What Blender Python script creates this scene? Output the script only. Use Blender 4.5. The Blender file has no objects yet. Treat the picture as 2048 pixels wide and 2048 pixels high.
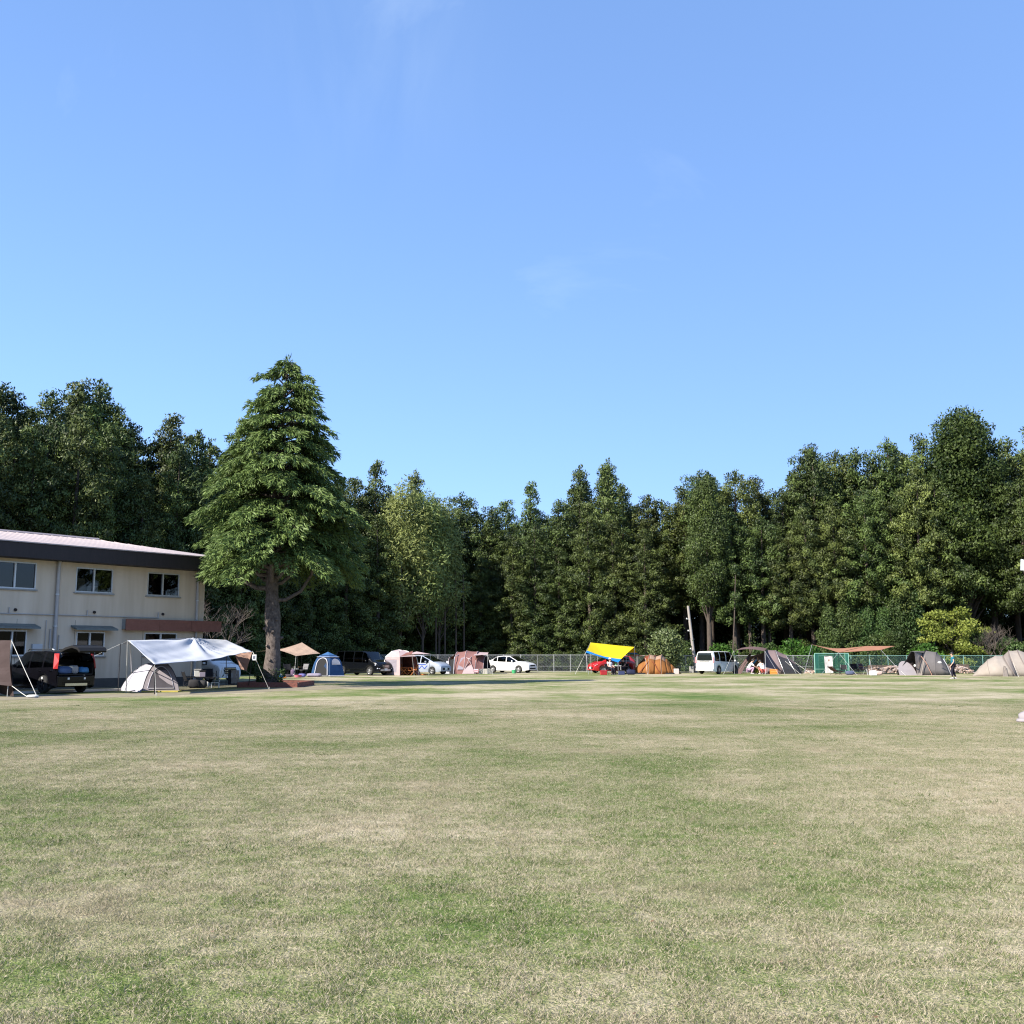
import bpy, bmesh, math, random
import numpy as np
from mathutils import Vector, Matrix

# ------------------------------------------------------------------ camera, sky, sun, exposure
scene = bpy.context.scene
COL = scene.collection
FPX, PITCH, CAMH = 2053.0, math.radians(7.93), 1.55
cam_d = bpy.data.cameras.new('camera'); cam_d.sensor_width = 36; cam_d.lens = 36*FPX/2048
cam_d.clip_start = 0.1; cam_d.clip_end = 5000
cam = bpy.data.objects.new('camera', cam_d); COL.objects.link(cam)
cam.location = (0, 0, CAMH); cam.rotation_euler = (math.pi/2+PITCH, 0, 0)
scene.camera = cam

SUN_EL = math.radians(38); SUN_AZ = (-0.775, -0.632)          # horizontal direction towards the sun
world = bpy.data.worlds.new('World'); scene.world = world; world.use_nodes = True
wn = world.node_tree; wn.nodes.clear()
wo = wn.nodes.new('ShaderNodeOutputWorld'); bg = wn.nodes.new('ShaderNodeBackground')
sky = wn.nodes.new('ShaderNodeTexSky'); sky.sky_type = 'NISHITA'; sky.sun_disc = False
sky.sun_elevation = SUN_EL; sky.sun_rotation = -math.atan2(SUN_AZ[0], SUN_AZ[1])
sky.altitude = 0; sky.air_density = 1.0; sky.dust_density = 0.35; sky.ozone_density = 0.5
bg.inputs['Strength'].default_value = 0.09
# thin cirrus wisps high in the air, part of the whole sky
tc = wn.nodes.new('ShaderNodeTexCoord')
mp = wn.nodes.new('ShaderNodeMapping'); mp.inputs['Location'].default_value = (2.3, 0.4, 1.1); mp.inputs['Rotation'].default_value = (0.2, 0.4, 2.1); mp.inputs['Scale'].default_value = (1.2, 3.4, 2.0)
nz = wn.nodes.new('ShaderNodeTexNoise'); nz.inputs['Scale'].default_value = 1.7; nz.inputs['Detail'].default_value = 7; nz.inputs['Roughness'].default_value = 0.6; nz.inputs['Distortion'].default_value = 0.8
cr = wn.nodes.new('ShaderNodeValToRGB'); cr.color_ramp.elements[0].position = 0.60; cr.color_ramp.elements[0].color = (0, 0, 0, 1); cr.color_ramp.elements[1].position = 0.85; cr.color_ramp.elements[1].color = (0.22, 0.22, 0.22, 1)
mx = wn.nodes.new('ShaderNodeMix'); mx.data_type = 'RGBA'; mx.inputs[7].default_value = (4.4, 5.2, 5.9, 1)
wn.links.new(tc.outputs['Generated'], mp.inputs['Vector']); wn.links.new(mp.outputs[0], nz.inputs['Vector'])
wn.links.new(nz.outputs['Fac'], cr.inputs['Fac'])
# one slightly denser streak of cirrus
vd = wn.nodes.new('ShaderNodeVectorMath'); vd.operation = 'DISTANCE'; vd.inputs[1].default_value = (-0.13, 0.84, 0.53)
vr = wn.nodes.new('ShaderNodeMapRange'); vr.interpolation_type = 'SMOOTHSTEP'; vr.inputs[1].default_value = 0.01; vr.inputs[2].default_value = 0.17; vr.inputs[3].default_value = 0.07; vr.inputs[4].default_value = 0.0
m3 = wn.nodes.new('ShaderNodeMapping'); m3.inputs['Rotation'].default_value = (0, 0.55, 0); m3.inputs['Scale'].default_value = (9, 3, 2.2)
n3 = wn.nodes.new('ShaderNodeTexNoise'); n3.inputs['Scale'].default_value = 1.6; n3.inputs['Detail'].default_value = 6; n3.inputs['Roughness'].default_value = 0.55; n3.inputs['Distortion'].default_value = 0.6
r3 = wn.nodes.new('ShaderNodeMapRange'); r3.inputs[1].default_value = 0.42; r3.inputs[2].default_value = 0.75
mm3 = wn.nodes.new('ShaderNodeMath'); mm3.operation = 'MULTIPLY'; ma3 = wn.nodes.new('ShaderNodeMath'); ma3.operation = 'ADD'
wn.links.new(tc.outputs['Generated'], vd.inputs[0]); wn.links.new(vd.outputs['Value'], vr.inputs[0]); wn.links.new(tc.outputs['Generated'], m3.inputs[0]); wn.links.new(m3.outputs[0], n3.inputs['Vector']); wn.links.new(n3.outputs['Fac'], r3.inputs[0])
wn.links.new(vr.outputs[0], mm3.inputs[0]); wn.links.new(r3.outputs[0], mm3.inputs[1]); wn.links.new(mm3.outputs[0], ma3.inputs[0]); wn.links.new(cr.outputs['Color'], ma3.inputs[1]); wn.links.new(ma3.outputs[0], mx.inputs[0])
gm = wn.nodes.new('ShaderNodeGamma'); gm.inputs[1].default_value = 0.54            # softer zenith-to-horizon contrast, whole sky alike
tn = wn.nodes.new('ShaderNodeMix'); tn.data_type = 'RGBA'; tn.blend_type = 'MULTIPLY'; tn.inputs[0].default_value = 1.0; tn.inputs[7].default_value = (1.00, 1.45, 2.26, 1)
wn.links.new(sky.outputs[0], gm.inputs[0]); wn.links.new(gm.outputs[0], tn.inputs[6]); wn.links.new(tn.outputs[2], mx.inputs[6]); wn.links.new(mx.outputs[2], bg.inputs['Color']); wn.links.new(bg.outputs[0], wo.inputs[0])

sun_d = bpy.data.lights.new('sun', 'SUN'); sun_d.energy = 5.0; sun_d.angle = math.radians(0.53); sun_d.color = (1.0, 0.93, 0.82)
sun = bpy.data.objects.new('sun', sun_d); COL.objects.link(sun)
_sd = Vector((SUN_AZ[0]*math.cos(SUN_EL), SUN_AZ[1]*math.cos(SUN_EL), math.sin(SUN_EL)))
sun.rotation_euler = _sd.to_track_quat('Z', 'Y').to_euler(); sun.location = _sd*60

vs = scene.view_settings
vs.view_transform = 'Standard'; vs.look = 'None'; vs.exposure = 1.365; vs.gamma = 1.0; vs.use_curve_mapping = False
scene.render.engine = 'CYCLES'
scene.cycles.use_denoising = True; scene.cycles.denoising_prefilter = 'NONE'; scene.cycles.sampling_pattern = 'BLUE_NOISE'; scene.cycles.adaptive_threshold = 0.004; scene.cycles.sample_clamp_indirect = 4.0; scene.cycles.filter_width = 1.15
scene.cycles.max_bounces = 6; scene.cycles.transparent_max_bounces = 12; scene.cycles.diffuse_bounces = 3
random.seed(7); RNG = np.random.default_rng(7)

# ------------------------------------------------------------------ picture -> place helpers (pixels of the 2048 photograph)
_F = Vector((0, math.cos(PITCH), math.sin(PITCH))); _U = Vector((0, -math.sin(PITCH), math.cos(PITCH)))
def ray(px, py):
    return _F + Vector((1, 0, 0))*((px-1024)/FPX) + _U*(-(py-1024)/FPX)
def at(px, py, Y):
    d = ray(px, py); p = Vector((0, 0, CAMH)) + d*(Y/d.y); return p
def gr(px, Y, z=0.0):                       # a point standing on the ground at depth Y
    p = at(px, 1310, Y); return Vector((p.x, Y, z))
def lerp(a, b, t): return a+(b-a)*t

# ------------------------------------------------------------------ materials
MATS = {}
KA = 0.77                                    # one reflectance scale for every paint, cloth, leaf and plaster colour below
def alb(c): return tuple(v*KA for v in c)
def mat(name, col, rough=0.6, metal=0.0, var=0.0, vscale=3.0, col2=None, bump=0.0, bscale=40.0, coat=0.0, trans=0.0, emit=0.0, spec=0.5, stretch=None):
    if name in MATS: return MATS[name]
    col = alb(col); col2 = alb(col2) if col2 else None
    m = bpy.data.materials.new(name); m.use_nodes = True; nt = m.node_tree
    b = nt.nodes['Principled BSDF']; out = nt.nodes['Material Output']
    b.inputs['Base Color'].default_value = (*col, 1); b.inputs['Roughness'].default_value = rough; b.inputs['Metallic'].default_value = metal
    b.inputs['Coat Weight'].default_value = coat; b.inputs['Coat Roughness'].default_value = 0.05; b.inputs['Specular IOR Level'].default_value = spec
    if var or col2 or bump:
        g = nt.nodes.new('ShaderNodeTexCoord'); vec = g.outputs['Object']
        if stretch:
            mm = nt.nodes.new('ShaderNodeMapping'); mm.inputs['Scale'].default_value = stretch; nt.links.new(vec, mm.inputs[0]); vec = mm.outputs[0]
    if var or col2:
        n = nt.nodes.new('ShaderNodeTexNoise'); n.inputs['Scale'].default_value = vscale; n.inputs['Detail'].default_value = 6; n.inputs['Roughness'].default_value = 0.65
        nt.links.new(vec, n.inputs['Vector'])
        r = nt.nodes.new('ShaderNodeValToRGB'); r.color_ramp.elements[0].position = 0.3; r.color_ramp.elements[1].position = 0.72
        c2 = col2 if col2 else tuple(min(1, c*(1+var)) for c in col)
        c1 = col if col2 else tuple(c*(1-var) for c in col)
        r.color_ramp.elements[0].color = (*c1, 1); r.color_ramp.elements[1].color = (*c2, 1)
        nt.links.new(n.outputs['Fac'], r.inputs[0]); nt.links.new(r.outputs[0], b.inputs['Base Color'])
    if bump:
        n2 = nt.nodes.new('ShaderNodeTexNoise'); n2.inputs['Scale'].default_value = bscale; n2.inputs['Detail'].default_value = 4
        nt.links.new(vec, n2.inputs['Vector'])
        bp = nt.nodes.new('ShaderNodeBump'); bp.inputs['Strength'].default_value = bump; bp.inputs['Distance'].default_value = 0.05
        nt.links.new(n2.outputs['Fac'], bp.inputs['Height']); nt.links.new(bp.outputs[0], b.inputs['Normal'])
    if trans:
        tr = nt.nodes.new('ShaderNodeBsdfTranslucent'); ms = nt.nodes.new('ShaderNodeMixShader'); ms.inputs[0].default_value = trans
        tr.inputs[0].default_value = (*col, 1)
        nt.links.new(b.outputs[0], ms.inputs[1]); nt.links.new(tr.outputs[0], ms.inputs[2]); nt.links.new(ms.outputs[0], out.inputs[0])
    if emit:
        b.inputs['Emission Color'].default_value = (*col, 1); b.inputs['Emission Strength'].default_value = emit
    MATS[name] = m; return m
def fabric(name, col, trans=0.18, var=0.10): return mat(name, col, 0.8, var=var, vscale=2.2, trans=trans, bump=0.12, bscale=9, spec=0.2)
def paint(name, col, rough=0.28): return mat(name, col, rough, coat=0.6, var=0.04, vscale=1.3)
def glass(name, tint, rough=0.04):
    if name in MATS: return MATS[name]
    m = bpy.data.materials.new(name); m.use_nodes = True; nt = m.node_tree; nt.nodes.remove(nt.nodes['Principled BSDF']); out = nt.nodes['Material Output']
    t = nt.nodes.new('ShaderNodeBsdfTransparent'); t.inputs[0].default_value = (*tint, 1)
    g = nt.nodes.new('ShaderNodeBsdfGlossy'); g.inputs['Roughness'].default_value = rough; g.inputs[0].default_value = (0.9, 0.9, 0.9, 1)
    f = nt.nodes.new('ShaderNodeFresnel'); f.inputs[0].default_value = 1.5
    ms = nt.nodes.new('ShaderNodeMixShader'); nt.links.new(f.outputs[0], ms.inputs[0]); nt.links.new(t.outputs[0], ms.inputs[1]); nt.links.new(g.outputs[0], ms.inputs[2]); nt.links.new(ms.outputs[0], out.inputs[0])
    MATS[name] = m; return m
def mesh_net(name, col, cover):                  # insect-mesh cloth: threads too fine to see singly, so see-through cloth
    if name in MATS: return MATS[name]
    m = bpy.data.materials.new(name); m.use_nodes = True; nt = m.node_tree; b = nt.nodes['Principled BSDF']; out = nt.nodes['Material Output']
    b.inputs['Base Color'].default_value = (*col, 1); b.inputs['Roughness'].default_value = 0.8
    t = nt.nodes.new('ShaderNodeBsdfTransparent'); ms = nt.nodes.new('ShaderNodeMixShader'); ms.inputs[0].default_value = cover
    nt.links.new(t.outputs[0], ms.inputs[1]); nt.links.new(b.outputs[0], ms.inputs[2]); nt.links.new(ms.outputs[0], out.inputs[0])
    MATS[name] = m; return m
def leaf_mat(name, dark, light, trans=0.25, gloss=0.12, objvar=0.35):
    if name in MATS: return MATS[name]
    m = bpy.data.materials.new(name); m.use_nodes = True; nt = m.node_tree; b = nt.nodes['Principled BSDF']; out = nt.nodes['Material Output']
    a = nt.nodes.new('ShaderNodeAttribute'); a.attribute_name = 'tint'
    r = nt.nodes.new('ShaderNodeValToRGB'); r.color_ramp.elements[0].color = (*alb(dark), 1); r.color_ramp.elements[1].color = (*alb(light), 1)
    nt.links.new(a.outputs['Fac'], r.inputs[0])
    oi = nt.nodes.new('ShaderNodeObjectInfo'); mr = nt.nodes.new('ShaderNodeMapRange'); mr.inputs[3].default_value = 1-objvar; mr.inputs[4].default_value = 1+objvar
    nt.links.new(oi.outputs['Random'], mr.inputs[0])
    hs = nt.nodes.new('ShaderNodeHueSaturation'); nt.links.new(r.outputs[0], hs.inputs['Color']); nt.links.new(mr.outputs[0], hs.inputs['Value'])
    mr2 = nt.nodes.new('ShaderNodeMapRange'); mr2.inputs[3].default_value = 0.48 if objvar else 0.5; mr2.inputs[4].default_value = 0.515 if objvar else 0.5
    sp = nt.nodes.new('ShaderNodeMath'); sp.operation = 'FRACT'; sm = nt.nodes.new('ShaderNodeMath'); sm.operation = 'MULTIPLY'; sm.inputs[1].default_value = 7.31
    nt.links.new(oi.outputs['Random'], sm.inputs[0]); nt.links.new(sm.outputs[0], sp.inputs[0]); nt.links.new(sp.outputs[0], mr2.inputs[0]); nt.links.new(mr2.outputs[0], hs.inputs['Hue'])
    nt.links.new(hs.outputs[0], b.inputs['Base Color']); b.inputs['Roughness'].default_value = 0.55; b.inputs['Specular IOR Level'].default_value = gloss*2
    tr = nt.nodes.new('ShaderNodeBsdfTranslucent'); nt.links.new(hs.outputs[0], tr.inputs[0])
    ms = nt.nodes.new('ShaderNodeMixShader'); ms.inputs[0].default_value = trans
    nt.links.new(b.outputs[0], ms.inputs[1]); nt.links.new(tr.outputs[0], ms.inputs[2]); nt.links.new(ms.outputs[0], out.inputs[0])
    MATS[name] = m; return m

# ------------------------------------------------------------------ object helpers
def tag(o, label=None, cat=None, group=None, kind=None):
    if label: o['label'] = label
    if cat: o['category'] = cat
    if group: o['group'] = group
    if kind: o['kind'] = kind
    return o
def thing(name, label, cat, loc=(0, 0, 0), rz=0.0, group=None):
    o = bpy.data.objects.new(name, None); COL.objects.link(o); o.empty_display_size = 0.3
    o.location = loc; o.rotation_euler = (0, 0, rz); return tag(o, label, cat, group)
def link(name, me, m=None, parent=None, local=True):
    if m is not None and not me.materials: me.materials.append(m)
    o = bpy.data.objects.new(name, me); COL.objects.link(o)
    if parent is not None:
        o.parent = parent
        if not local: o.matrix_parent_inverse = rootmat(parent).inverted()
    return o
def rootmat(p):
    M = Matrix.LocRotScale(p.location, p.rotation_euler, p.scale)
    if p.parent is not None: M = rootmat(p.parent) @ p.matrix_parent_inverse @ M
    return M
def copy_tree(o, parent=None):
    c = o.copy(); COL.objects.link(c)
    if parent is not None: c.parent = parent
    for ch in list(o.children): copy_tree(ch, c)
    return c
class MB:
    """collects shapes; build() links them as one mesh object"""
    def __init__(s): s.v = []; s.f = []
    def add(s, vs, fs):
        n = len(s.v); s.v += [tuple(v) for v in vs]; s.f += [tuple(i+n for i in f) for f in fs]; return s
    def box(s, c, d, rz=0.0, M=None):
        x, y, z = d[0]/2, d[1]/2, d[2]/2
        vs = [Vector((i*x, j*y, k*z)) for i in (-1, 1) for j in (-1, 1) for k in (-1, 1)]
        R = M if M is not None else Matrix.Rotation(rz, 3, 'Z')
        vs = [R@v+Vector(c) for v in vs]
        return s.add(vs, [(0, 1, 3, 2), (4, 6, 7, 5), (0, 4, 5, 1), (2, 3, 7, 6), (0, 2, 6, 4), (1, 5, 7, 3)])
    def tube(s, pts, r, n=6, cap=True):
        pts = [Vector(p) for p in pts]
        rs = r if isinstance(r, (list, tuple)) else [r]*len(pts)
        rings = []; vs = []; fs = []
        up = None
        for i, p in enumerate(pts):
            t = (pts[min(i+1, len(pts)-1)]-pts[max(i-1, 0)])
            t = t.normalized() if t.length > 1e-9 else Vector((0, 0, 1))
            if up is None: up = Vector((1, 0, 0)) if abs(t.x) < 0.8 else Vector((0, 1, 0))
            a = (up - t*up.dot(t)).normalized(); b = t.cross(a); up = a
            for k in range(n):
                an = 2*math.pi*k/n; vs.append(p+a*(math.cos(an)*rs[i])+b*(math.sin(an)*rs[i]))
        for i in range(len(pts)-1):
            for k in range(n):
                k2 = (k+1) % n; fs.append((i*n+k, i*n+k2, (i+1)*n+k2, (i+1)*n+k))
        if cap: fs.append(tuple(reversed(range(n)))); fs.append(tuple((len(pts)-1)*n+k for k in range(n)))
        return s.add(vs, fs)
    def lathe(s, prof, c=(0, 0, 0), n=16, axis='Z', cap=True):
        vs = []; fs = []; c = Vector(c)
        for (r, h) in prof:
            for k in range(n):
                a = 2*math.pi*k/n; x, y = r*math.cos(a), r*math.sin(a)
                vs.append(c+(Vector((x, y, h)) if axis == 'Z' else Vector((x, h, y)) if axis == 'Y' else Vector((h, x, y))))
        for i in range(len(prof)-1):
            for k in range(n):
                k2 = (k+1) % n; fs.append((i*n+k, i*n+k2, (i+1)*n+k2, (i+1)*n+k))
        if cap: fs.append(tuple(reversed(range(n)))); fs.append(tuple((len(prof)-1)*n+k for k in range(n)))
        return s.add(vs, fs)
    def grid(s, rows):
        n = len(rows[0]); vs = [p for r in rows for p in r]
        fs = [(i*n+j, i*n+j+1, (i+1)*n+j+1, (i+1)*n+j) for i in range(len(rows)-1) for j in range(n-1)]
        return s.add(vs, fs)
    def poly(s, pts): return s.add(pts, [tuple(range(len(pts)))])
    def prism(s, pts, off):
        n = len(pts); off = Vector(off); vs = [Vector(p) for p in pts]+[Vector(p)+off for p in pts]
        fs = [tuple(reversed(range(n))), tuple(range(n, 2*n))]+[(i, (i+1) % n, n+(i+1) % n, n+i) for i in range(n)]
        return s.add(vs, fs)
    def mesh(s, name, smooth=None):
        me = bpy.data.meshes.new(name); me.from_pydata(s.v, [], s.f)
        bm = bmesh.new(); bm.from_mesh(me); bmesh.ops.recalc_face_normals(bm, faces=bm.faces); bm.to_mesh(me); bm.free()
        if smooth is not None:
            me.shade_smooth(); me.set_sharp_from_angle(angle=math.radians(smooth))
        return me
    def build(s, name, m, parent=None, smooth=None, solid=0.0, bevel=0.0, local=True):
        o = link(name, s.mesh(name, smooth), m, parent, local)
        if bevel: b = o.modifiers.new('bevel', 'BEVEL'); b.width = bevel; b.segments = 2; b.limit_method = 'ANGLE'
        if solid: d = o.modifiers.new('solid', 'SOLIDIFY'); d.thickness = solid; d.offset = 0
        return o
def W(name, mb, m, parent, **k):              # shapes given in world coordinates, parented to a placed thing
    return mb.build(name, m, parent, local=False, **k)

# ------------------------------------------------------------------ ground
EDGE_A = Vector((-33.4, 69.0)); WDIR = Vector((0.64, 0.768)); WN = Vector((0.768, -0.64))     # left wood edge; building wall direction and outward normal
EDGE_B0 = Vector((-4.6, 103.7)); EDGE_B1 = Vector((60.0, 92.0))
def edge_dist(x, y):                            # >0 inside the wood
    p = Vector((x, y))
    dl = -(p-EDGE_A).dot(WN)
    d = (EDGE_B1-EDGE_B0).normalized(); nb = Vector((-d.y, d.x)); dr = (p-EDGE_B0).dot(nb)
    return max(dl, dr)
def ground_z(x, y):
    s = edge_dist(x, y)-1.0
    far = min(16.0, 0.28*max(0.0, -78-x, x-82, -60-y))          # unseen slopes added on three sides, to darken reflections in glass and paint
    if s <= 0: return far
    return max(far, 0.10*s if s < 50 else 5.0)
def Yedge(px):
    lo, hi = 20.0, 300.0
    for _ in range(40):
        m = (lo+hi)/2; p = gr(px, m)
        if edge_dist(p.x, p.y) > 0: hi = m
        else: lo = m
    return hi

def lawn_color(nt):
    """shared colour field of the lawn: dry straw and green in patches, by world position"""
    g = nt.nodes.new('ShaderNodeNewGeometry'); pos = g.outputs['Position']
    def noise(scale, detail, rough, off):
        mp = nt.nodes.new('ShaderNodeMapping'); mp.inputs['Location'].default_value = off; mp.inputs['Scale'].default_value = (1, 1, 0.0)
        nt.links.new(pos, mp.inputs[0]); n = nt.nodes.new('ShaderNodeTexNoise'); n.inputs['Scale'].default_value = scale; n.inputs['Detail'].default_value = detail; n.inputs['Roughness'].default_value = rough
        nt.links.new(mp.outputs[0], n.inputs['Vector']); return n.outputs['Fac']
    big = noise(0.16, 3, 0.55, (3.1, 8.2, 0)); mid = noise(0.9, 4, 0.6, (9.7, 1.3, 0)); m2 = noise(4.2, 3, 0.65, (4.1, 2.7, 0)); fin = noise(19.0, 3, 0.7, (2.2, 5.1, 0)); brn = noise(0.45, 4, 0.6, (33.0, 17.0, 0))
    def math2(op, a, b):
        m = nt.nodes.new('ShaderNodeMath'); m.operation = op
        for i, v in enumerate((a, b)):
            if isinstance(v, (int, float)): m.inputs[i].default_value = v
            else: nt.links.new(v, m.inputs[i])
        return m.outputs[0]
    f = math2('ADD', math2('ADD', math2('MULTIPLY', big, 0.74), math2('MULTIPLY', mid, 0.40)), math2('ADD', math2('MULTIPLY', m2, 0.28), math2('MULTIPLY', fin, 0.27)))
    return f, brn, pos
def ramp(nt, fac, stops):
    r = nt.nodes.new('ShaderNodeValToRGB'); els = r.color_ramp.elements
    while len(els) < len(stops): els.new(0.5)
    for e, (p, c) in zip(els, stops): e.position = p; e.color = (*c, 1)
    nt.links.new(fac, r.inputs[0]); return r.outputs[0]
LAWN_STOPS = [(0.66, (0.085, 0.152, 0.030)), (0.765, (0.190, 0.235, 0.080)), (0.85, (0.330, 0.312, 0.180)), (0.97, (0.52, 0.455, 0.338))]
def mix(nt, fac, a, b, mode='MIX'):
    m = nt.nodes.new('ShaderNodeMix'); m.data_type = 'RGBA'; m.blend_type = mode
    if isinstance(fac, (int, float)): m.inputs[0].default_value = fac
    else: nt.links.new(fac, m.inputs[0])
    for i, c in ((6, a), (7, b)):
        if isinstance(c, tuple): m.inputs[i].default_value = (*c, 1)
        else: nt.links.new(c, m.inputs[i])
    return m.outputs[2]
def lawn_material(name, blades):
    m = bpy.data.materials.new(name); m.use_nodes = True; nt = m.node_tree; b = nt.nodes['Principled BSDF']; out = nt.nodes['Material Output']
    f, brn, pos = lawn_color(nt)
    if blades:
        a = nt.nodes.new('ShaderNodeAttribute'); a.attribute_name = 'tint'
        ad = nt.nodes.new('ShaderNodeMath'); ad.operation = 'MULTIPLY_ADD'; ad.inputs[1].default_value = 0.58; nt.links.new(a.outputs['Fac'], ad.inputs[0])
        sb = nt.nodes.new('ShaderNodeMath'); sb.operation = 'SUBTRACT'; sb.inputs[1].default_value = 0.26; nt.links.new(f, sb.inputs[0]); nt.links.new(sb.outputs[0], ad.inputs[2]); f = ad.outputs[0]
    c = ramp(nt, f, [(p_, alb(c_)) for p_, c_ in LAWN_STOPS])
    pale = ramp(nt, brn, [(0.55, (0, 0, 0)), (0.72, (0.55, 0.55, 0.55))])
    c = mix(nt, pale, c, alb((0.43, 0.365, 0.265)))
    if not blades:
        gn = nt.nodes.new('ShaderNodeTexNoise'); gn.inputs['Scale'].default_value = 70; gn.inputs['Detail'].default_value = 3; nt.links.new(pos, gn.inputs['Vector'])
        dark = ramp(nt, gn.outputs['Fac'], [(0.35, (0.56, 0.56, 0.54)), (0.65, (1.16, 1.15, 1.1))])
        c = mix(nt, 1.0, c, dark, 'MULTIPLY')
        bp = nt.nodes.new('ShaderNodeBump'); bp.inputs['Strength'].default_value = 0.7; bp.inputs['Distance'].default_value = 0.03
        nt.links.new(gn.outputs['Fac'], bp.inputs['Height']); nt.links.new(bp.outputs[0], b.inputs['Normal'])
    nt.links.new(c, b.inputs['Base Color']); b.inputs['Roughness'].default_value = 0.85; b.inputs['Specular IOR Level'].default_value = 0.15
    if blades:
        tr = nt.nodes.new('ShaderNodeBsdfTranslucent'); nt.links.new(c, tr.inputs[0]); ms = nt.nodes.new('ShaderNodeMixShader'); ms.inputs[0].default_value = 0.3
        nt.links.new(b.outputs[0], ms.inputs[1]); nt.links.new(tr.outputs[0], ms.inputs[2]); nt.links.new(ms.outputs[0], out.inputs[0])
    MATS[name] = m; return m
M_lawn = lawn_material('lawn', False); M_blade = lawn_material('grass_blades', True)
M_soil = mat('forest_soil', (0.022, 0.026, 0.012), 0.95, col2=(0.055, 0.055, 0.028), vscale=0.8, bump=0.6, bscale=12)
M_path = mat('path_dirt', (0.17, 0.15, 0.095), 0.95, col2=(0.28, 0.24, 0.165), vscale=1.7, bump=0.4, bscale=30)
M_yard = mat('yard_gravel', (0.065, 0.07, 0.035), 0.95, col2=(0.13, 0.115, 0.075), vscale=2.5, bump=0.5, bscale=45)
M_conc = mat('concrete', (0.33, 0.32, 0.30), 0.9, var=0.2, vscale=2.0, bump=0.2)

xs = [-900, -400, -200]+list(np.linspace(-120, 120, 61))+[200, 400, 900]; ys = [-500, -100, -20]+list(np.linspace(0, 200, 51))+[300, 600, 1500]
g = MB().grid([[(x, y, ground_z(x, y)) for x in xs] for y in ys])
tag(g.build('ground', M_soil, smooth=60), kind='structure')
# lawn as one flat sheet, its far edge along the foot of the wood
lawn_pts = [(-60, -25), (70, -25), (70, 89.0), (60, 90.9), (-3.9, 102.4)]
lawn_pts += [tuple(EDGE_A+WDIR*t+WN*1.0) for t in (43, 20, 0, -25)]
tag(MB().poly([(x, y, 0.004) for x, y in lawn_pts]).build('lawn', M_lawn), kind='structure')
def G(px, row):                                    # ground point seen at a pixel row
    d = ray(px, row); t = -CAMH/d.z; return Vector((d.x*t, d.y*t))
def strip(near, far, n=40):
    def samp(L, t):
        k = t*(len(L)-1); i = min(int(k), len(L)-2); a, b = G(*L[i]), G(*L[i+1]); return a.lerp(b, k-i)
    rows = []
    rg = random.Random(3)
    for L in (near, far):
        rows.append([(lambda p: (p.x+rg.uniform(-.15, .15), p.y+rg.uniform(-.25, .25)))(samp(L, i/n)) for i in range(n+1)])
    return rows
pr = strip([(-260, 1409), (0, 1401), (200, 1396), (400, 1389.5), (600, 1381), (700, 1377), (800, 1375)], [(-260, 1398), (0, 1392), (200, 1388), (400, 1384), (600, 1373.5), (700, 1371), (800, 1372.5)])
tag(MB().grid([[(x, y, 0.008) for x, y in r] for r in pr]).build('dirt_path', M_path), kind='structure')
WALL_C = Vector((-16.45, 55.0))                      # building corner (right end of the front wall)
def wp(u, w, z=0.0):                                 # building coordinates: u along the wall to the left, w out of the wall
    p = WALL_C - WDIR*u + WN*w; return Vector((p.x, p.y, z))
yard = [wp(-6, -14), wp(-6, 4.5), wp(-1, 5.0), wp(6, 5.6), wp(14, 6.6), wp(30, 6.6), wp(30, -14)]
tag(MB().poly([(p.x, p.y, 0.012) for p in yard]).build('yard', M_yard), kind='structure')
ka, kb = G(-200, 1395.5), G(262, 1380.8)
kd = (kb-ka); kn = Vector((-kd.y, kd.x)).normalized()*0.07
tag(MB().prism([(ka.x-kn.x, ka.y-kn.y, 0), (kb.x-kn.x, kb.y-kn.y, 0), (kb.x+kn.x, kb.y+kn.y, 0), (ka.x+kn.x, ka.y+kn.y, 0)], (0, 0, 0.10)).build('kerb', mat('kerb_stone', (0.55, 0.53, 0.48), 0.9, var=0.15)), kind='structure')

# ------------------------------------------------------------------ building
def wall_hit(px, py, w=0.0):                         # (u, z) where the pixel's ray meets the plane w
    d = ray(px, py); n3 = Vector((WN.x, WN.y, 0)); p0 = Vector((WALL_C.x, WALL_C.y, 0))+n3*w
    t = (p0-Vector((0, 0, CAMH))).dot(n3)/d.dot(n3); p = Vector((0, 0, CAMH))+d*t
    return -(Vector((p.x, p.y))-WALL_C).dot(WDIR), p.z
M_wall = mat('plaster', (0.60, 0.485, 0.36), 0.92, col2=(0.77, 0.645, 0.50), vscale=0.9, bump=0.03, bscale=25, stretch=(1.9, 1.9, 0.22))
for n_ in M_wall.node_tree.nodes:
    if n_.type == 'TEX_NOISE' and n_.inputs['Scale'].default_value < 1: n_.inputs['Detail'].default_value = 2.5
M_base = mat('base_plaster', (0.085, 0.08, 0.075), 0.9, var=0.2, vscale=2)
M_fascia = mat('fascia_brown', (0.012, 0.008, 0.010), 0.7, col2=(0.028, 0.018, 0.020), vscale=3, stretch=(4, 4, 0.5))
M_roof = mat('roof_metal', (0.40, 0.335, 0.33), 0.5, col2=(0.48, 0.41, 0.405), vscale=1.2)
M_frame = mat('window_aluminium', (0.62, 0.63, 0.64), 0.4, metal=0.3)
M_pane = glass('window_glass', (0.30, 0.32, 0.33))
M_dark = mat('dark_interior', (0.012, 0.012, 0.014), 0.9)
M_pipe = mat('downpipe_plastic', (0.47, 0.44, 0.42), 0.5, var=0.08)
M_terr = mat('terracotta_render', (0.23, 0.088, 0.060), 0.85, col2=(0.30, 0.125, 0.088), vscale=6, bump=0.15)
M_awn = mat('awning_sheet', (0.13, 0.16, 0.16), 0.5, var=0.2)
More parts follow.
